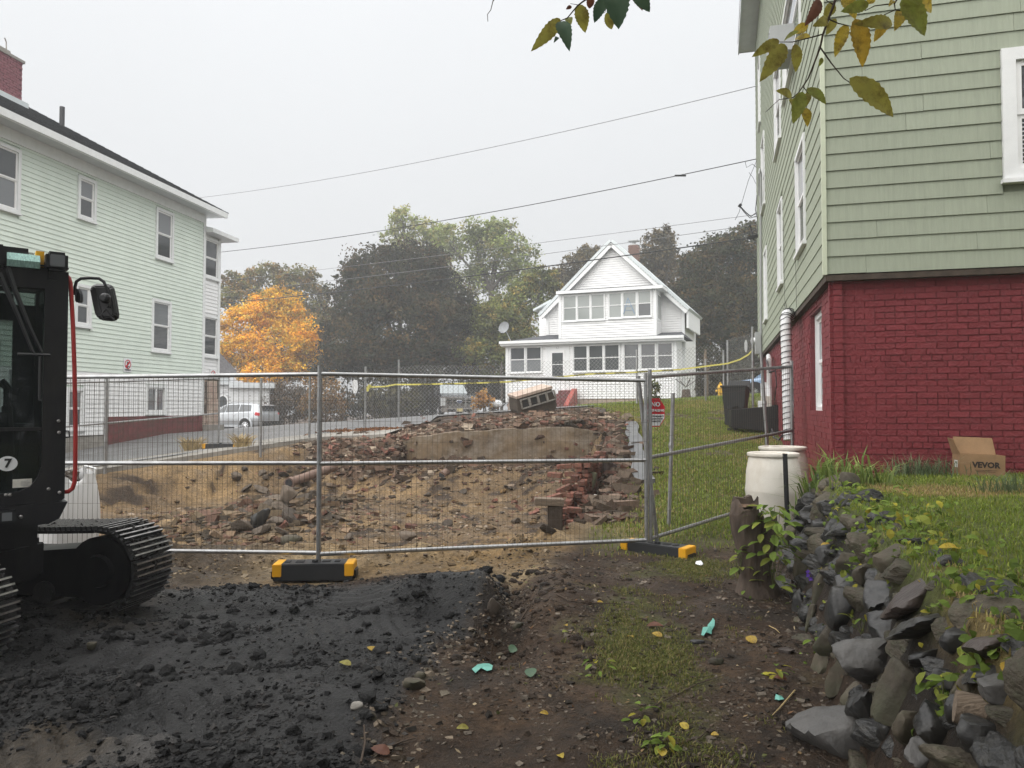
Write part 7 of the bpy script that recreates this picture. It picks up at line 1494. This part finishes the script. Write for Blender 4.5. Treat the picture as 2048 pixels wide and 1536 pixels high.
# broken brick pier stepping down the right side of the pit
bw_ = thing('broken_brick_wall', 'broken stepped end of a red brick wall on the right side of the pit', 'brick wall', (0, 0, 0)); 
prof = [(1098, 1075, 8.9), (1112, 1040, 9.3), (1104, 1003, 9.8), (1140, 990, 10.2), (1135, 975, 10.5), (1165, 950, 11.0), (1180, 935, 11.6), (1200, 925, 12.2)]
cA_, cB_ = Vector((at(1130, 1060, 9.6).x, 9.6, 0)), Vector((at(1200, 930, 12.6).x, 12.6, 0)); wdir = (cB_ - cA_).normalized(); wn_ = Vector((wdir.y, -wdir.x, 0)); Lw = (cB_ - cA_).length
zb0 = -.1
for k in range(13):
    z = zb0 + .035 + k * .07; s0 = max(0, (k - 3) * .17 + rs.uniform(-.15, .15)) - .0; st_ = s0
    while st_ < Lw + .5:
        for lay in (0, 1):
            if rs.random() < .6:
                p = cA_ + wdir * (st_ + .1) + wn_ * (lay * .105 - .05) + Vector((0, 0, z)); o = link('brick', brickm[0] if rs.random() < .8 else brickm[2], bw_, p); loose = 1 if st_ < s0 + .5 else .25
                o.rotation_euler = (rs.uniform(-.1, .1) * loose, rs.uniform(-.12, .12) * loose, math.atan2(wdir.y, wdir.x) + (R(90) if (k % 3 == 1) else 0) * 0 + rs.uniform(-.25, .25) * loose)
        st_ += .21
# bricks sticking out of the broken face (those the photo shows best)
for (px, py, Y, a) in ((1128, 933, 12.3, 4), (1160, 930, 12.4, 8), (1110, 950, 12.2, -3), (1145, 948, 12.0, 5), (1140, 962, 11.6, 10), (1128, 978, 11.0, 22), (1150, 975, 11.1, 15), (1108, 995, 10.6, 14), (1124, 990, 10.7, 10), (1150, 988, 10.9, 3), (1115, 1015, 10.2, 0), (1145, 1020, 10.2, -5), (1160, 960, 11.8, 0)):
    o = link('brick', brickm[0], bw_, at(px, py, Y - .35)); o.scale = (1.15, 1.15, 1.15); o.rotation_euler = (rs.uniform(-.1, .1), R(-a), rs.uniform(-.4, .4))
# stones, slabs and timber beside it
def rock_at(name, lab, px, py, w_, h_, Y, m_, seed, cat='rock', grp=None, roll=0, dpt=.8, **k):
    p = at(px, py, Y); s = Y / 1500; o = link(name, rock_mesh(seed, m_, (w_ * s, w_ * s * dpt, h_ * s), **k), None, p); o.rotation_euler = (0, R(roll), 0); return tag(o, lab, cat, grp)
rock_at('slab_stone', 'large pinkish flat rock on top of the broken brick wall', 1208, 938, 66, 42, 12.4, m_stoner, 801, roll=18, sub=4); rock_at('slab_stone', 'brown upright slab beside the pinkish rock', 1243, 935, 28, 46, 12.8, m_stonet, 802, roll=-10)
rock_at('slab_stone', 'dark flat rock under the pinkish rock', 1222, 962, 70, 22, 12.1, m_stone, 803); rock_at('slab_stone', 'green stained upright slab at the end of the broken bricks', 1180, 968, 24, 50, 11.2, mat('mossy_slab', (.13, .13, .08), .85, .3, 5, bump_=.6), 804, roll=10); rock_at('slab_stone', 'grey upright rock on the right pit rim further back', 1236, 888, 24, 36, 15.5, m_rubst, 805, roll=20)
rock_at('slab_stone', 'small white chip beside the broken bricks', 1194, 995, 18, 10, 10.6, m_paper, 806, roll=40)
pa = at(1110, 1062, 8.75); t = thing('timber_post', 'short square timber post standing in the pit by the broken bricks', 'post', (pa.x, pa.y, Hs(pa.x, pa.y) - .1)); m = MB(); m.box((0, 0, .14), (.17, .16, .5)); m.build('post', m_dkwood, t, bevel=.01); m = MB(); m.box((-.07, 0, .43), (.34, .2, .08), (0, R(2), 0)); m.build('crosspiece', m_wood, t, bevel=.008)
rock_at('slab_stone', 'grey squared block under the broken bricks', 1115, 1030, 28, 44, 9.6, m_rubst, 807, p=40)
# wet concrete footing strip along the right rim
mb = MB(); 
for y in np.arange(11.2, 18.2, .25):
    x0, x1 = float(xr(y)) + .3, float(xr(y)) + .58; z = max(Hs(x0 + .2, y), .1) + .06; wv = .03 * math.sin(y * 3); mb.v += [(x0 + wv, y, z - .3), (x0 + wv, y, z), (x1 + wv, y, z + .02), (x1 + wv, y, z - .3)]
k = len(mb.v) // 4; mb.f = [(i * 4 + a, i * 4 + a + 1, i * 4 + 5 + a, i * 4 + 4 + a) for i in range(k - 1) for a in (0, 1, 2)] + [(0, 1, 2, 3), (k * 4 - 4, k * 4 - 3, k * 4 - 2, k * 4 - 1)]; mb.m = [0] * len(mb.f)
tag(mb.build('concrete_footing', m_wetconc), 'wet grey concrete footing strip along the right rim of the pit', 'footing')
# big chunk of block masonry standing on the back rim
cc_ = at(1073, 800, 21.5); t = thing('masonry_chunk', 'tilted broken chunk of hollow block masonry on the back rim of the pit', 'masonry chunk', (cc_.x, 21.5, at(1073, 832, 21.5).z - .08)); t.rotation_euler = (R(6), R(-16), R(14))
m = MB(); W2, D2, H2 = .58, .42, .82
out_ = [(-W2 * .85, 0, 0), (W2 * .55, 0, -.02), (W2 * .98, 0, .3), (W2 * .9, 0, .78), (-W2 * .9, 0, .8), (-W2 * 1.02, 0, .45)]; m.prism([(x, -D2, z) for x, y, z in out_], (0, D2 * 2, 0)); m.build('core', m_rubst, t)
m = MB()
for i, x in enumerate((-.46, -.2, .06, .32)):
    for (a, b_) in ((0, .03), (.23, .26)): m.bx((x + a, -D2 - .07, .46), (x + b_, -D2 + .01, .74))
    m.bx((x + .03, -D2 - .068, .46), (x + .23, -D2 + .008, .49)); m.bx((x + .03, -D2 - .066, .71), (x + .23, -D2 + .009, .738))
m.build('block_web', m_conc, t); m = MB()
for x in (-.33, -.07, .19): m.bx((x - .09, -D2 - .012, .5), (x + .09, -D2 - .004, .7))
m.build('cell_opening', m_ink, t); m = MB(); m.bx((-W2 * .95, -D2 - .05, .79), (W2 * .93, D2 + .02, .86)); m.build('top_course', m_found, t)
m = MB()
for x, z in ((-.1, .25), (.22, .2)): m.lathe([(.07, 0), (.07, .02)], 14, (x, -D2 - .012, z), Matrix.Rotation(R(90), 3, 'X'))
m.build('core_hole', m_ink, t)
# pipes
pa, pb = at(578, 966, 13.6), at(668, 934, 15.2); t = thing('clay_pipe', 'brown clay drain pipe sticking out of the left bank', 'pipe', pa); m = MB(); d_ = (pb - pa); m.tube([(0, 0, 0), d_ * .35, d_], .085, 14); m.tube([(0, 0, 0), d_ * .05], .1, 14); m.build('barrel', m_pipe, t, smooth=True); m = MB(); m.tube([-d_.normalized() * .012, -d_.normalized() * .004], .07, 14); m.build('bore', m_ink, t)
pa = at(884, 950, 17.2); t = thing('drain_stub', 'dark broken drain pipe stub low on the back bank', 'pipe', pa); m = MB(); m.tube([(0, -.05, 0), (.16, .25, .1)], .09, 12); m.build('barrel', m_pipe, t, smooth=True); m = MB(); m.tube([(-.005, -.06, 0), (-.002, -.052, 0)], .07, 12); m.build('bore', m_ink, t); m = MB(); m.box((.16, .2, .13), (.22, .25, .36), (.3, .3, .2)); m.build('concrete_collar', m_rubst, t, bevel=.04)
# loose rubble: the pieces that show, one by one
rmesh = [rock_mesh(900 + k, m_rubst, (1, 1, 1), planes=6, sub=3, p=60, rough=.05) for k in range(8)]
def loose(n, f, smin, smax, lab, grp, seed, bricks=.4, nm='rubble_stone', flat=.6):
    r_ = random.Random(seed); c = 0
    while c < n:
        x, y = f(r_)
        z = Hs(x, y); s = r_.uniform(smin, smax) ** 1
        if r_.random() < bricks:
            o = link('loose_brick', r_.choice(brickm), None, (x, y, z + .025)); o.rotation_euler = (r_.uniform(-.7, .7), r_.uniform(-.7, .7), r_.uniform(0, 6.28)); tag(o, lab[1], 'brick', grp[1])
        else:
            o = link(nm, r_.choice(rmesh), None, (x, y, z + s * .12)); o.scale = (s * r_.uniform(.8, 1.4), s * r_.uniform(.7, 1.2), s * r_.uniform(.25, flat)); o.rotation_euler = (r_.uniform(-.6, .6), r_.uniform(-.6, .6), r_.uniform(0, 6.28)); tag(o, lab[0], 'rock', grp[0])
        c += 1
def pxf(x0, x1, y0, y1):
    def f(r_):
        p = hit(r_.uniform(x0, x1), r_.uniform(y0, y1)); return p.x, p.y
    return f
loose(34, pxf(470, 640, 935, 1075), .12, .36, ('broken stone in the rubble heap on the left bank', 'brick fallen into the rubble heap on the left bank'), ('stones of the left rubble heap', 'bricks of the left rubble heap'), 1, .15)
loose(46, pxf(650, 830, 868, 915), .07, .2, ('broken stone on the brick strewn rim below the pavement', 'loose brick on the rim below the pavement'), ('stones on the pavement side rim', 'bricks on the pavement side rim'), 2, .75)
loose(55, pxf(830, 1250, 826, 856), .1, .32, ('flat broken stone on the back rim of the pit', 'loose brick on the back rim of the pit'), ('stones on the back rim', 'bricks on the back rim'), 3, .6)
loose(20, pxf(1130, 1250, 850, 930), .1, .24, ('broken stone on the right rim of the pit', 'loose brick on the right rim of the pit'), ('stones on the right rim', 'bricks on the right rim'), 4, .5)
loose(46, pxf(560, 1100, 960, 1085), .07, .22, ('stone lying on the floor of the pit', 'brick lying on the floor of the pit'), ('stones on the pit floor', 'bricks on the pit floor'), 5, .3)
rock_at('boulder', 'rounded greenish boulder at the foot of the left rubble heap', 583, 1080, 44, 28, 9.2, m_stonet, 811); rock_at('boulder', 'dark angular boulder in the left rubble heap', 520, 1035, 50, 32, 11, m_stone, 812, roll=-25); rock_at('boulder', 'grey slab leaning in the left rubble heap', 575, 990, 40, 30, 12.3, m_rubst, 813, roll=30); rock_at('boulder', 'flat pale stone on the pit floor', 815, 1073, 38, 18, 9.3, m_rubst, 814, roll=12)
# finer broken material that nobody could count
def bits(name, P, smin, smax, cols, seed, flat=(.25, .6)):
    r = np.random.RandomState(seed); n = len(P); q = np.array([[1, 1, 1], [-1, -1, 1], [-1, 1, -1], [1, -1, -1]], float); s = r.uniform(smin, smax, n) * np.where(r.rand(n) < .12, 1.9, 1)
    # distorted little blocks: six quads each
    cor = np.array([[-1, -1, -1], [1, -1, -1], [1, 1, -1], [-1, 1, -1], [-1, -1, 1], [1, -1, 1], [1, 1, 1], [-1, 1, 1]], float) * .5
    C_ = cor[None] * (1 + .35 * r.randn(n, 8, 3) * .6) * np.stack([s * r.uniform(.8, 1.5, n), s, s * r.uniform(*flat, n)], 1)[:, None, :]
    a = r.rand(n) * 6.283; b = r.randn(n) * .45; ca, sa, cb, sb = np.cos(a), np.sin(a), np.cos(b), np.sin(b)
    x, y, z = C_[..., 0], C_[..., 1], C_[..., 2]; y, z = y * cb[:, None] - z * sb[:, None], y * sb[:, None] + z * cb[:, None]; x, y = x * ca[:, None] - y * sa[:, None], x * sa[:, None] + y * ca[:, None]
    C_ = np.stack([x, y, z], -1) + P[:, None, :] + np.array([0, 0, 1]) * (s * .08)[:, None, None]
    fi = [(0, 3, 2, 1), (4, 5, 6, 7), (0, 1, 5, 4), (1, 2, 6, 5), (2, 3, 7, 6), (3, 0, 4, 7)]; V = np.stack([C_[:, f] for f in fi], 1).reshape(-1, 4, 3)
    return tag(polys(name, V, m_rubble, np.repeat(pal(r, n, cols, .3), 6, 0)), kind='stuff')
def pscatter(n, dens, x0, x1, y0, y1, seed): return scatter(n, x0, x1, y0, y1, dens, seed)
rimf = lambda x, y: np.clip(np.exp(-((y - ye(x) - .9) / 1.3) ** 2) * ss(-5.2, -4.2, x) * (x < 2.9) + np.exp(-((y - ye(x) + .4) / .9) ** 2) * ss(-5.4, -4.6, x) * (x < -2.4), 0, 1)
bits('brick_rubble', pscatter(4200, rimf, -5.5, 3, 15.5, 22.5, 61), .03, .12, [(.12, .07, .048), (.13, .085, .06), (.09, .055, .04), (.20, .15, .11), (.08, .06, .045), (.25, .2, .15), (.06, .042, .03)], 62)
heap = lambda x, y: np.clip(np.exp(-((x + 4.1) / 1.0) ** 2 - ((y - 12.6) / 2.0) ** 2), 0, 1)
bits('stone_rubble', pscatter(1500, heap, -7, -1, 8.5, 17, 63), .03, .12, [(.09, .068, .045), (.12, .088, .055), (.06, .048, .036), (.16, .11, .07), (.12, .07, .05)], 64)
pitf = lambda x, y: masks(x, y)[1] * ss(8.2, 9.2, y) * (.45 + .55 * ss(0, .4, fbm(x, y, 69, 3)))
bits('pit_rubble', pscatter(6000, pitf, -9, 2.4, 8.2, 18.2, 65), .012, .042, [(.15, .11, .07), (.2, .15, .10), (.10, .075, .05), (.16, .08, .06), (.26, .21, .16), (.07, .052, .038)], 66)
bits('right_rim_rubble', pscatter(900, lambda x, y: np.exp(-((x - xr(y) - .05) / .3) ** 2), .2, 3, 9, 18.3, 67), .04, .14, [(.11, .055, .04), (.09, .068, .05), (.14, .10, .075), (.06, .046, .034)], 68)
# clods and pebbles of the near ground
blkf = lambda x, y: (1 - .9 * smooth_zones(x, y)[0]) * ss(-.15, .1, xk(y) - x) * (1 - ss(6.5, 6.9, y)) * (.25 + .75 * ss(-.1, .35, fbm(x * 1.6, y * 1.6, 73, 4)))
bits('black_clods', pscatter(30000, blkf, -5, 0, 2.6, 6.9, 71), .004, .015, [(.011, .011, .0115), (.018, .018, .0185), (.007, .007, .0075), (.032, .03, .029)], 72, (.6, 1.0))
def lumps(name, P, smin, smax, cols, seed, m_=None, flat=(.55, .9), rough=.3):
    r = np.random.RandomState(seed); D, Fc = ico(2); n = len(P); k = len(D); s = r.uniform(0, 1, n) ** 2.2 * (smax - smin) + smin; o = r.rand(n, 1) * 60
    q = D[None] * 1.0; nz = fbm(q[..., 0] * 1.6 + q[..., 2] * 1.3 + o, q[..., 1] * 1.6 - q[..., 2] * 1.1 + o * .7, seed, 4, .6)
    C_ = D[None] * (1 + rough * 2.4 * nz)[..., None] * np.stack([s * r.uniform(.8, 1.4, n), s * r.uniform(.8, 1.2, n), s * r.uniform(*flat, n)], 1)[:, None, :] * .5
    a = r.rand(n) * 6.283; ca, sa = np.cos(a)[:, None], np.sin(a)[:, None]; C_ = np.stack([C_[..., 0] * ca - C_[..., 1] * sa, C_[..., 0] * sa + C_[..., 1] * ca, C_[..., 2]], -1) + P[:, None, :] + np.array([0, 0, 1]) * (s * .12)[:, None, None]
    V = C_.reshape(-1, 3).astype(np.float32); Q = (np.array(Fc)[None] + (np.arange(n) * k)[:, None, None]).reshape(-1, 3)
    me = bpy.data.meshes.new(name); me.vertices.add(len(V)); me.vertices.foreach_set('co', V.reshape(-1)); me.loops.add(Q.size); me.loops.foreach_set('vertex_index', Q.reshape(-1).astype(np.int32)); me.polygons.add(len(Q)); me.polygons.foreach_set('loop_start', np.arange(0, Q.size, 3, dtype=np.int32))
    put_col(me, np.repeat(pal(r, n, cols, .3), k, 0)); me.materials.append(m_ or m_soil); me.update(calc_edges=True); return tag(link(name, me), kind='stuff')
lumps('black_lumps', pscatter(1100, blkf, -5, 0, 2.6, 6.9, 73), .015, .085, [(.010, .010, .0105), (.016, .016, .0165), (.007, .007, .0075)], 74, None, (.5, .9), .5)
lumps('brown_lumps', pscatter(260, lambda x, y: ((x > xk(y)) & (x < .6) & (y > 4.6) & (y < 7)) * 1.0, -.8, .7, 4.5, 7, 74), .015, .08, [(.045, .028, .018), (.07, .046, .028), (.03, .02, .013)], 75)
lumps('pit_clods', pscatter(350, pitf, -9, 2.4, 8.2, 18.2, 76), .03, .16, [(.15, .095, .045), (.21, .13, .055), (.10, .064, .034)], 77, None, (.35, .7), .5)
edgef = lambda x, y: np.exp(-((x - xk(y) - .05) / .16) ** 2) * (y < 6.5)
bits('edge_rubble', pscatter(600, edgef, -1.2, .4, 2.7, 6.6, 75), .006, .026, [(.10, .085, .065), (.15, .12, .09), (.05, .045, .04), (.2, .16, .12)], 76)
sof = lambda x, y: ((x > xk(y)) & (x < xb(y) + .05) & (y < 8)) * (.35 + .65 * ss(-.1, .4, fbm(x * 2, y * 2, 79, 3)))
bits('soil_crumbs', pscatter(9000, sof, -.8, 3, 2.5, 8, 77), .005, .018, [(.05, .037, .028), (.075, .055, .04), (.03, .024, .019), (.12, .10, .08)], 78, (.5, .9))
sndf = lambda x, y: (ss(6.7, 7.1, y) * (1 - ss(8.6, 9.4, y)) * (x < .4)) * 1.0
bits('sand_clods', pscatter(2600, sndf, -5, .5, 6.7, 9.4, 80), .008, .03, [(.13, .09, .05), (.18, .135, .08), (.07, .05, .035), (.24, .19, .13)], 81)
# placed lumps along the black edge
for i, (px, py, w_, h_, m_, lab) in enumerate(((1183 - 360, 1365, 58, 26, m_stonet, 'flat pale stone lump at the edge of the black soil'), (838, 1350, 30, 16, m_stonet, 'small tan stone beside the flat pale lump'), (742, 1432, 24, 18, m_stonet, 'tan stone lump at the lower edge of the black soil'), (714, 1412, 26, 18, m_conc, 'pale wedge of stone in the black soil'), (985, 1212, 34, 38, m_rubst, 'grey broken stone sticking out of the black mound'), (912, 1325, 26, 10, m_rubst, 'flat stone chip beside the gully'), (1437, 1322, 36, 16, m_stonet, 'brown broken stone on the bare soil near the wall'), (185, 1290, 22, 16, m_stonet, 'tan pebble in the black soil in front of the track'), (1572, 1302, 38, 12, m_stoner, 'pinkish flat stone beside the stone wall'), (1395, 1284, 30, 9, m_cable, 'black flat scrap next to the teal strip'), (1035, 1250, 26, 20, m_stonet, 'clod of yellow soil at the end of the gully'))):
    p = hit(px, py + h_ * .3); s = p.y / 1500; o = link('stone_lump', rock_mesh(950 + i, m_, (w_ * s, w_ * s * .7, h_ * s * 1.1), planes=9, p=26), None, p + Vector((0, 0, h_ * s * .2))); tag(o, lab, 'stone')
o = rock_at('boulder', 'pale lumpy boulder beside the orange shrub', 990, 806, 36, 20, 39.8, m_whitecar, 820)
# litter and fallen leaves
def scrap(name, lab, px, py, pts, m_, cat, seed=0, warp=.012, thick=.002):
    p = hit(px, py); s = p.y / 1500; r_ = random.Random(seed); mb = MB(); top = []
    for (x, y) in pts:      # outline in photo pixels around the centre; laid on the ground
        q = Vector(((x) * s, -(y) * s / .26, 0)); q.z = Hs(p.x + q.x, p.y + q.y) - p.z + .012 + r_.uniform(0, warp); top.append(q)
    n = len(top); c = sum(top, Vector()) / n + Vector((0, 0, .008)); mb.add(top + [c], [(i, (i + 1) % n, n) for i in range(n)]); mb.add([q - Vector((0, 0, thick)) for q in top] + [c - Vector((0, 0, thick))], [((i + 1) % n, i, n) for i in range(n)])
    o = mb.build(name, m_, None, loc=p); return tag(o, lab, cat)
scrap('plastic_strip', 'torn teal plastic strip lying on the bare soil', 1415, 1260, [(-24, 12), (-12, 3), (-3, 6), (4, -4), (22, -12), (26, -15), (25, -10), (14, 0), (6, 3), (-2, 10), (-14, 11), (-22, 15)], m_teal, 'plastic scrap', 1, .02)
scrap('plastic_disc', 'mottled teal plastic disc half buried in brown soil', 963, 1339, [(-18, 5), (-8, -3), (2, -8), (14, -8), (22, -2), (21, 6), (12, 8), (4, 4), (-6, 2), (-10, 10)], m_teal, 'plastic scrap', 2, .006)
scrap('plastic_chip', 'small teal plastic chip on the soil near the wall', 1557, 1400, [(-10, 2), (0, -4), (9, -2), (7, 3), (-4, 4)], m_teal, 'plastic scrap', 3, .006)
scrap('paper_scrap', 'crumpled white paper scrap on the soil below the yellow block end', 1397, 1130, [(-8, 2), (-2, -4), (8, -3), (7, 3), (0, 5)], m_signw, 'paper scrap', 4, .03)
for i, (px, py, w_, k, lab) in enumerate(((1122, 1519, 17, 'y', 'round yellow fallen leaf at the bottom'), (1325, 1510, 20, 'y', 'heart shaped yellow leaf on the green weed patch'), (1368, 1458, 17, 'y', 'yellow leaf above the green weed patch'), (1088, 1432, 12, 's', 'pale yellow curled leaf on brown soil'), (1430, 1475, 12, 's', 'torn yellow leaf near the bottom weeds'), (1502, 1284, 22, 's', 'tan leaf on the soil right of the teal strip'), (760, 1508, 28, 'b', 'pinkish brown leaf at the bottom left of the path'), (742, 1303, 18, 's', 'orange brown leaf on the black soil'), (690, 1332, 18, 'o', 'pale leaf on the black soil'), (1310, 1256, 22, 'b', 'brown leaf in the mossy patch'), (1314, 1274, 16, 's', 'tan leaf below the brown leaf in the moss'), (1062, 1350, 26, 't', 'whitish dead leaf curl on the brown path'), (1262, 1278, 12, 's', 'small pink leaf in the moss'), (1132, 1255, 10, 's', 'cream leaf beside the moss'), (1027, 1302, 22, 't', 'grey leaf near the end of the gully'), (1200, 1208, 10, 's', 'white leaf fleck on the brown path'), (1560, 1362, 18, 'b', 'russet leaf near the wall stones'), (925, 1462, 18, 'o', 'curled olive leaf on the brown soil'), (1840, 1170, 12, 'y', 'yellow leaf lying on the reddish slab'), (1655, 1095, 18, 's', 'orange leaf on top of the wall'), (1905, 1105, 40, 'y', 'big orange leaf on the lawn edge'), (2020, 1345, 30, 's', 'tan leaf on the dark stones at the right'), (1265, 1342, 16, 'g', 'green leaf in the mossy patch'), (1130, 1268, 12, 'g', 'green leaf at the edge of the moss'))):
    p = hit(px, py); s = p.y / 1500; L_ = w_ * s * 1.5; a = rnd.uniform(0, 6.28); d_ = Vector((math.cos(a), math.sin(a), .08)) * L_ / 2; o = leaf_obj(p - d_ + Vector((0, 0, .012)), p + d_ + Vector((0, 0, .016)), L_ * .62, (rnd.uniform(-.3, .3), rnd.uniform(-.5, -.1), 1), lm[k], None, p, .18, .2, 500 + i); o.name = 'fallen_leaf'; o.location = p; tag(o, lab, 'leaf')
P = scatter(420, -.7, 2.6, 2.6, 8, lambda x, y: ((x > xk(y)) & (x < xb(y))) * 1.0, 90); r = np.random.RandomState(91); n_ = unit(r.randn(len(P), 3) * .35 + np.array([0, 0, 1])); tn = unit(np.cross(n_, r.randn(len(P), 3)))
tag(polys('leaf_litter', leafpoly(P + np.array([0, 0, .012]), n_, tn, r.uniform(.015, .045, len(P)), r.uniform(.01, .022, len(P))), m_leafv, pal(r, len(P), [(.16, .09, .05), (.25, .17, .09), (.09, .06, .04), (.12, .13, .05), (.35, .28, .18)])), kind='stuff')
P = scatter(900, -5.5, -3.0, 17.3, 23.2, lambda x, y: np.exp(-((y - ye(x) - 1.7) / .35) ** 2) * (fbm(x * 1.2, y * 1.2, 93, 3) > -.1), 92); P[:, 2] += .1; n_ = unit(r.randn(len(P), 3) * .6 + np.array([0, 0, 1])); tn = unit(np.cross(n_, r.randn(len(P), 3)))
tag(polys('leaf_drift', leafpoly(P, n_, tn, r.uniform(.06, .12, len(P)), r.uniform(.04, .07, len(P))), m_leafv, pal(r, len(P), [(.20, .085, .04), (.15, .07, .04), (.26, .13, .06)])), kind='stuff')
mb = MB(); r_ = random.Random(12)
for i in range(170):
    x, y = r_.uniform(-.6, 2.1), r_.uniform(2.7, 7.2)
    if x > xb(y) - .05 or x < xk(y): continue
    a = r_.uniform(0, 6.28); l = r_.uniform(.04, .16); z = Hs(x, y); q = Vector((math.cos(a), math.sin(a), 0)); pts = [Vector((x, y, z + .006))]
    for k in (1, 2): pp_ = pts[0] + q * l * k / 2 + Vector((r_.uniform(-.01, .01), r_.uniform(-.01, .01), 0)); pp_.z = Hs(pp_.x, pp_.y) + .008; pts.append(pp_)
    mb.tube(pts, [.0022, .0018, .001], 4)
tag(mb.build('twig_litter', m_twig), kind='stuff')
for (pts, rr, lab) in (([(1110, 1190), (1140, 1205), (1190, 1210), (1238, 1210)], .006, 'long thin dark stick lying across the brown path'), ([(1040, 1245), (1052, 1225), (1062, 1212)], .006, 'thin root on the gully edge'), ([(1300, 1420), (1350, 1395), (1395, 1372), (1460, 1350)], .004, 'thin twig lying between moss and wall'), ([(722, 1530), (730, 1490), (728, 1455)], .007, 'bent stick at the bottom of the black soil edge'), ([(755, 1508), (800, 1490), (835, 1480)], .006, 'forked stick beside the pinkish brown leaf'), ([(1590, 1385), (1560, 1420), (1545, 1435)], .005, 'straw coloured stalk on the soil near the wall'), ([(1240, 1530), (1280, 1515), (1400, 1480), (1420, 1460)], .005, 'long twig beside the bottom weeds'), ([(1538, 1255), (1552, 1262), (1560, 1270)], .004, 'short pale stick near the wall')):
    q = [hit(*p) + Vector((0, 0, .012)) for p in pts]; mb = MB(); mb.tube([p - q[0] for p in q], [rr * .8] * (len(q) - 1) + [rr * .4], 5); o = mb.build('stick', m_straw if 'straw' in lab or 'pale' in lab else m_twig, None, loc=q[0]); tag(o, lab, 'stick')
# ================================================================== overhead wires from the sage house to beyond the mint house
def wire(lab, a, b_, sag, rad, m_, mids=()):
    A, B = at(*a), at(*b_); n = 26; pts = []
    for i in range(n + 1):
        f = i / n; p = A.lerp(B, f); p.z -= sag * 4 * f * (1 - f); pts.append(p - A)
    t = thing('overhead_wire', lab, 'wire', A, 0, 'overhead wires'); m = MB(); m.tube(pts, rad, 5); m.build('conductor', m_, t); return t, pts
wire('topmost thin overhead wire crossing the sky', (1513, 172, 21.6), (330, 403, 40), .42, .011, m_cableg)
t, pts = wire('second overhead wire with a small splice near the sage house', (1512, 318, 21.8), (330, 514, 40), .40, .014, m_cable); m = MB(); m.tube([pts[2] + Vector((-.1, 0, 0)), pts[2] + Vector((.25, 0, .0))], .03, 6); m.build('splice', m_cable, t)
wire('faint thin overhead wire in front of the tree tops', (1512, 429, 22.0), (330, 573, 42), .10, .008, m_cableg)
wire('thin overhead wire crossing the white gable peak', (1512, 449, 22.0), (330, 596, 42), .16, .009, m_cableg)
wire('thick black overhead cable crossing the white gable', (1512, 474, 21.9), (330, 615, 42), .22, .02, m_cable)
# service drop details at the house end
t = thing('service_drop', 'loose service wires hanging beside the sage house end', 'wire', at(1512, 318, 21.8)); o_ = at(1512, 318, 21.8); m = MB()
for pl, rr in (([(1490, 322), (1493, 335), (1505, 328), (1513, 335)], .008), ([(1513, 322), (1497, 360), (1478, 425), (1470, 440)], .007), ([(1498, 345), (1506, 355), (1512, 368)], .006), ([(1480, 412), (1492, 425), (1502, 433), (1513, 425)], .016), ([(1481, 414), (1488, 424), (1500, 436), (1514, 432)], .012), ([(1500, 450), (1506, 470), (1508, 480)], .02), ([(1514, 390), (1511, 420), (1516, 440), (1514, 470)], .012)):
    m.tube([at(x, y, 21.7) - o_ for x, y in pl], rr, 5)
tag(m.build('drop_wire', m_cable, t), kind='stuff'); m = MB(); m.box(at(1480, 411, 21.7) - o_, (.08, .05, .1), (0, R(40), 0)); m.build('connector', m_cable, t); m = MB(); m.box(at(1506, 474, 21.7) - o_, (.3, .08, .09), (0, R(-12), 0)); m.build('splice_case', m_cable, t)
# ================================================================== haze: one closed box of thin fog round everything
hz = MB(); hz.bx((-170, -30, -10), (170, 170, 24))
hm = bpy.data.materials.new('haze'); hm.use_nodes = True; hn = hm.node_tree.nodes; hn.remove(hn['Principled BSDF'])
pvn = hn.new('ShaderNodeVolumePrincipled'); pvn.inputs['Color'].default_value = (.93, .95, .97, 1); pvn.inputs['Density'].default_value = HAZE; pvn.inputs['Anisotropy'].default_value = .2
hm.node_tree.links.new(pvn.outputs[0], hn['Material Output'].inputs['Volume'])
hzo = tag(hz.build('haze', hm), kind='stuff')
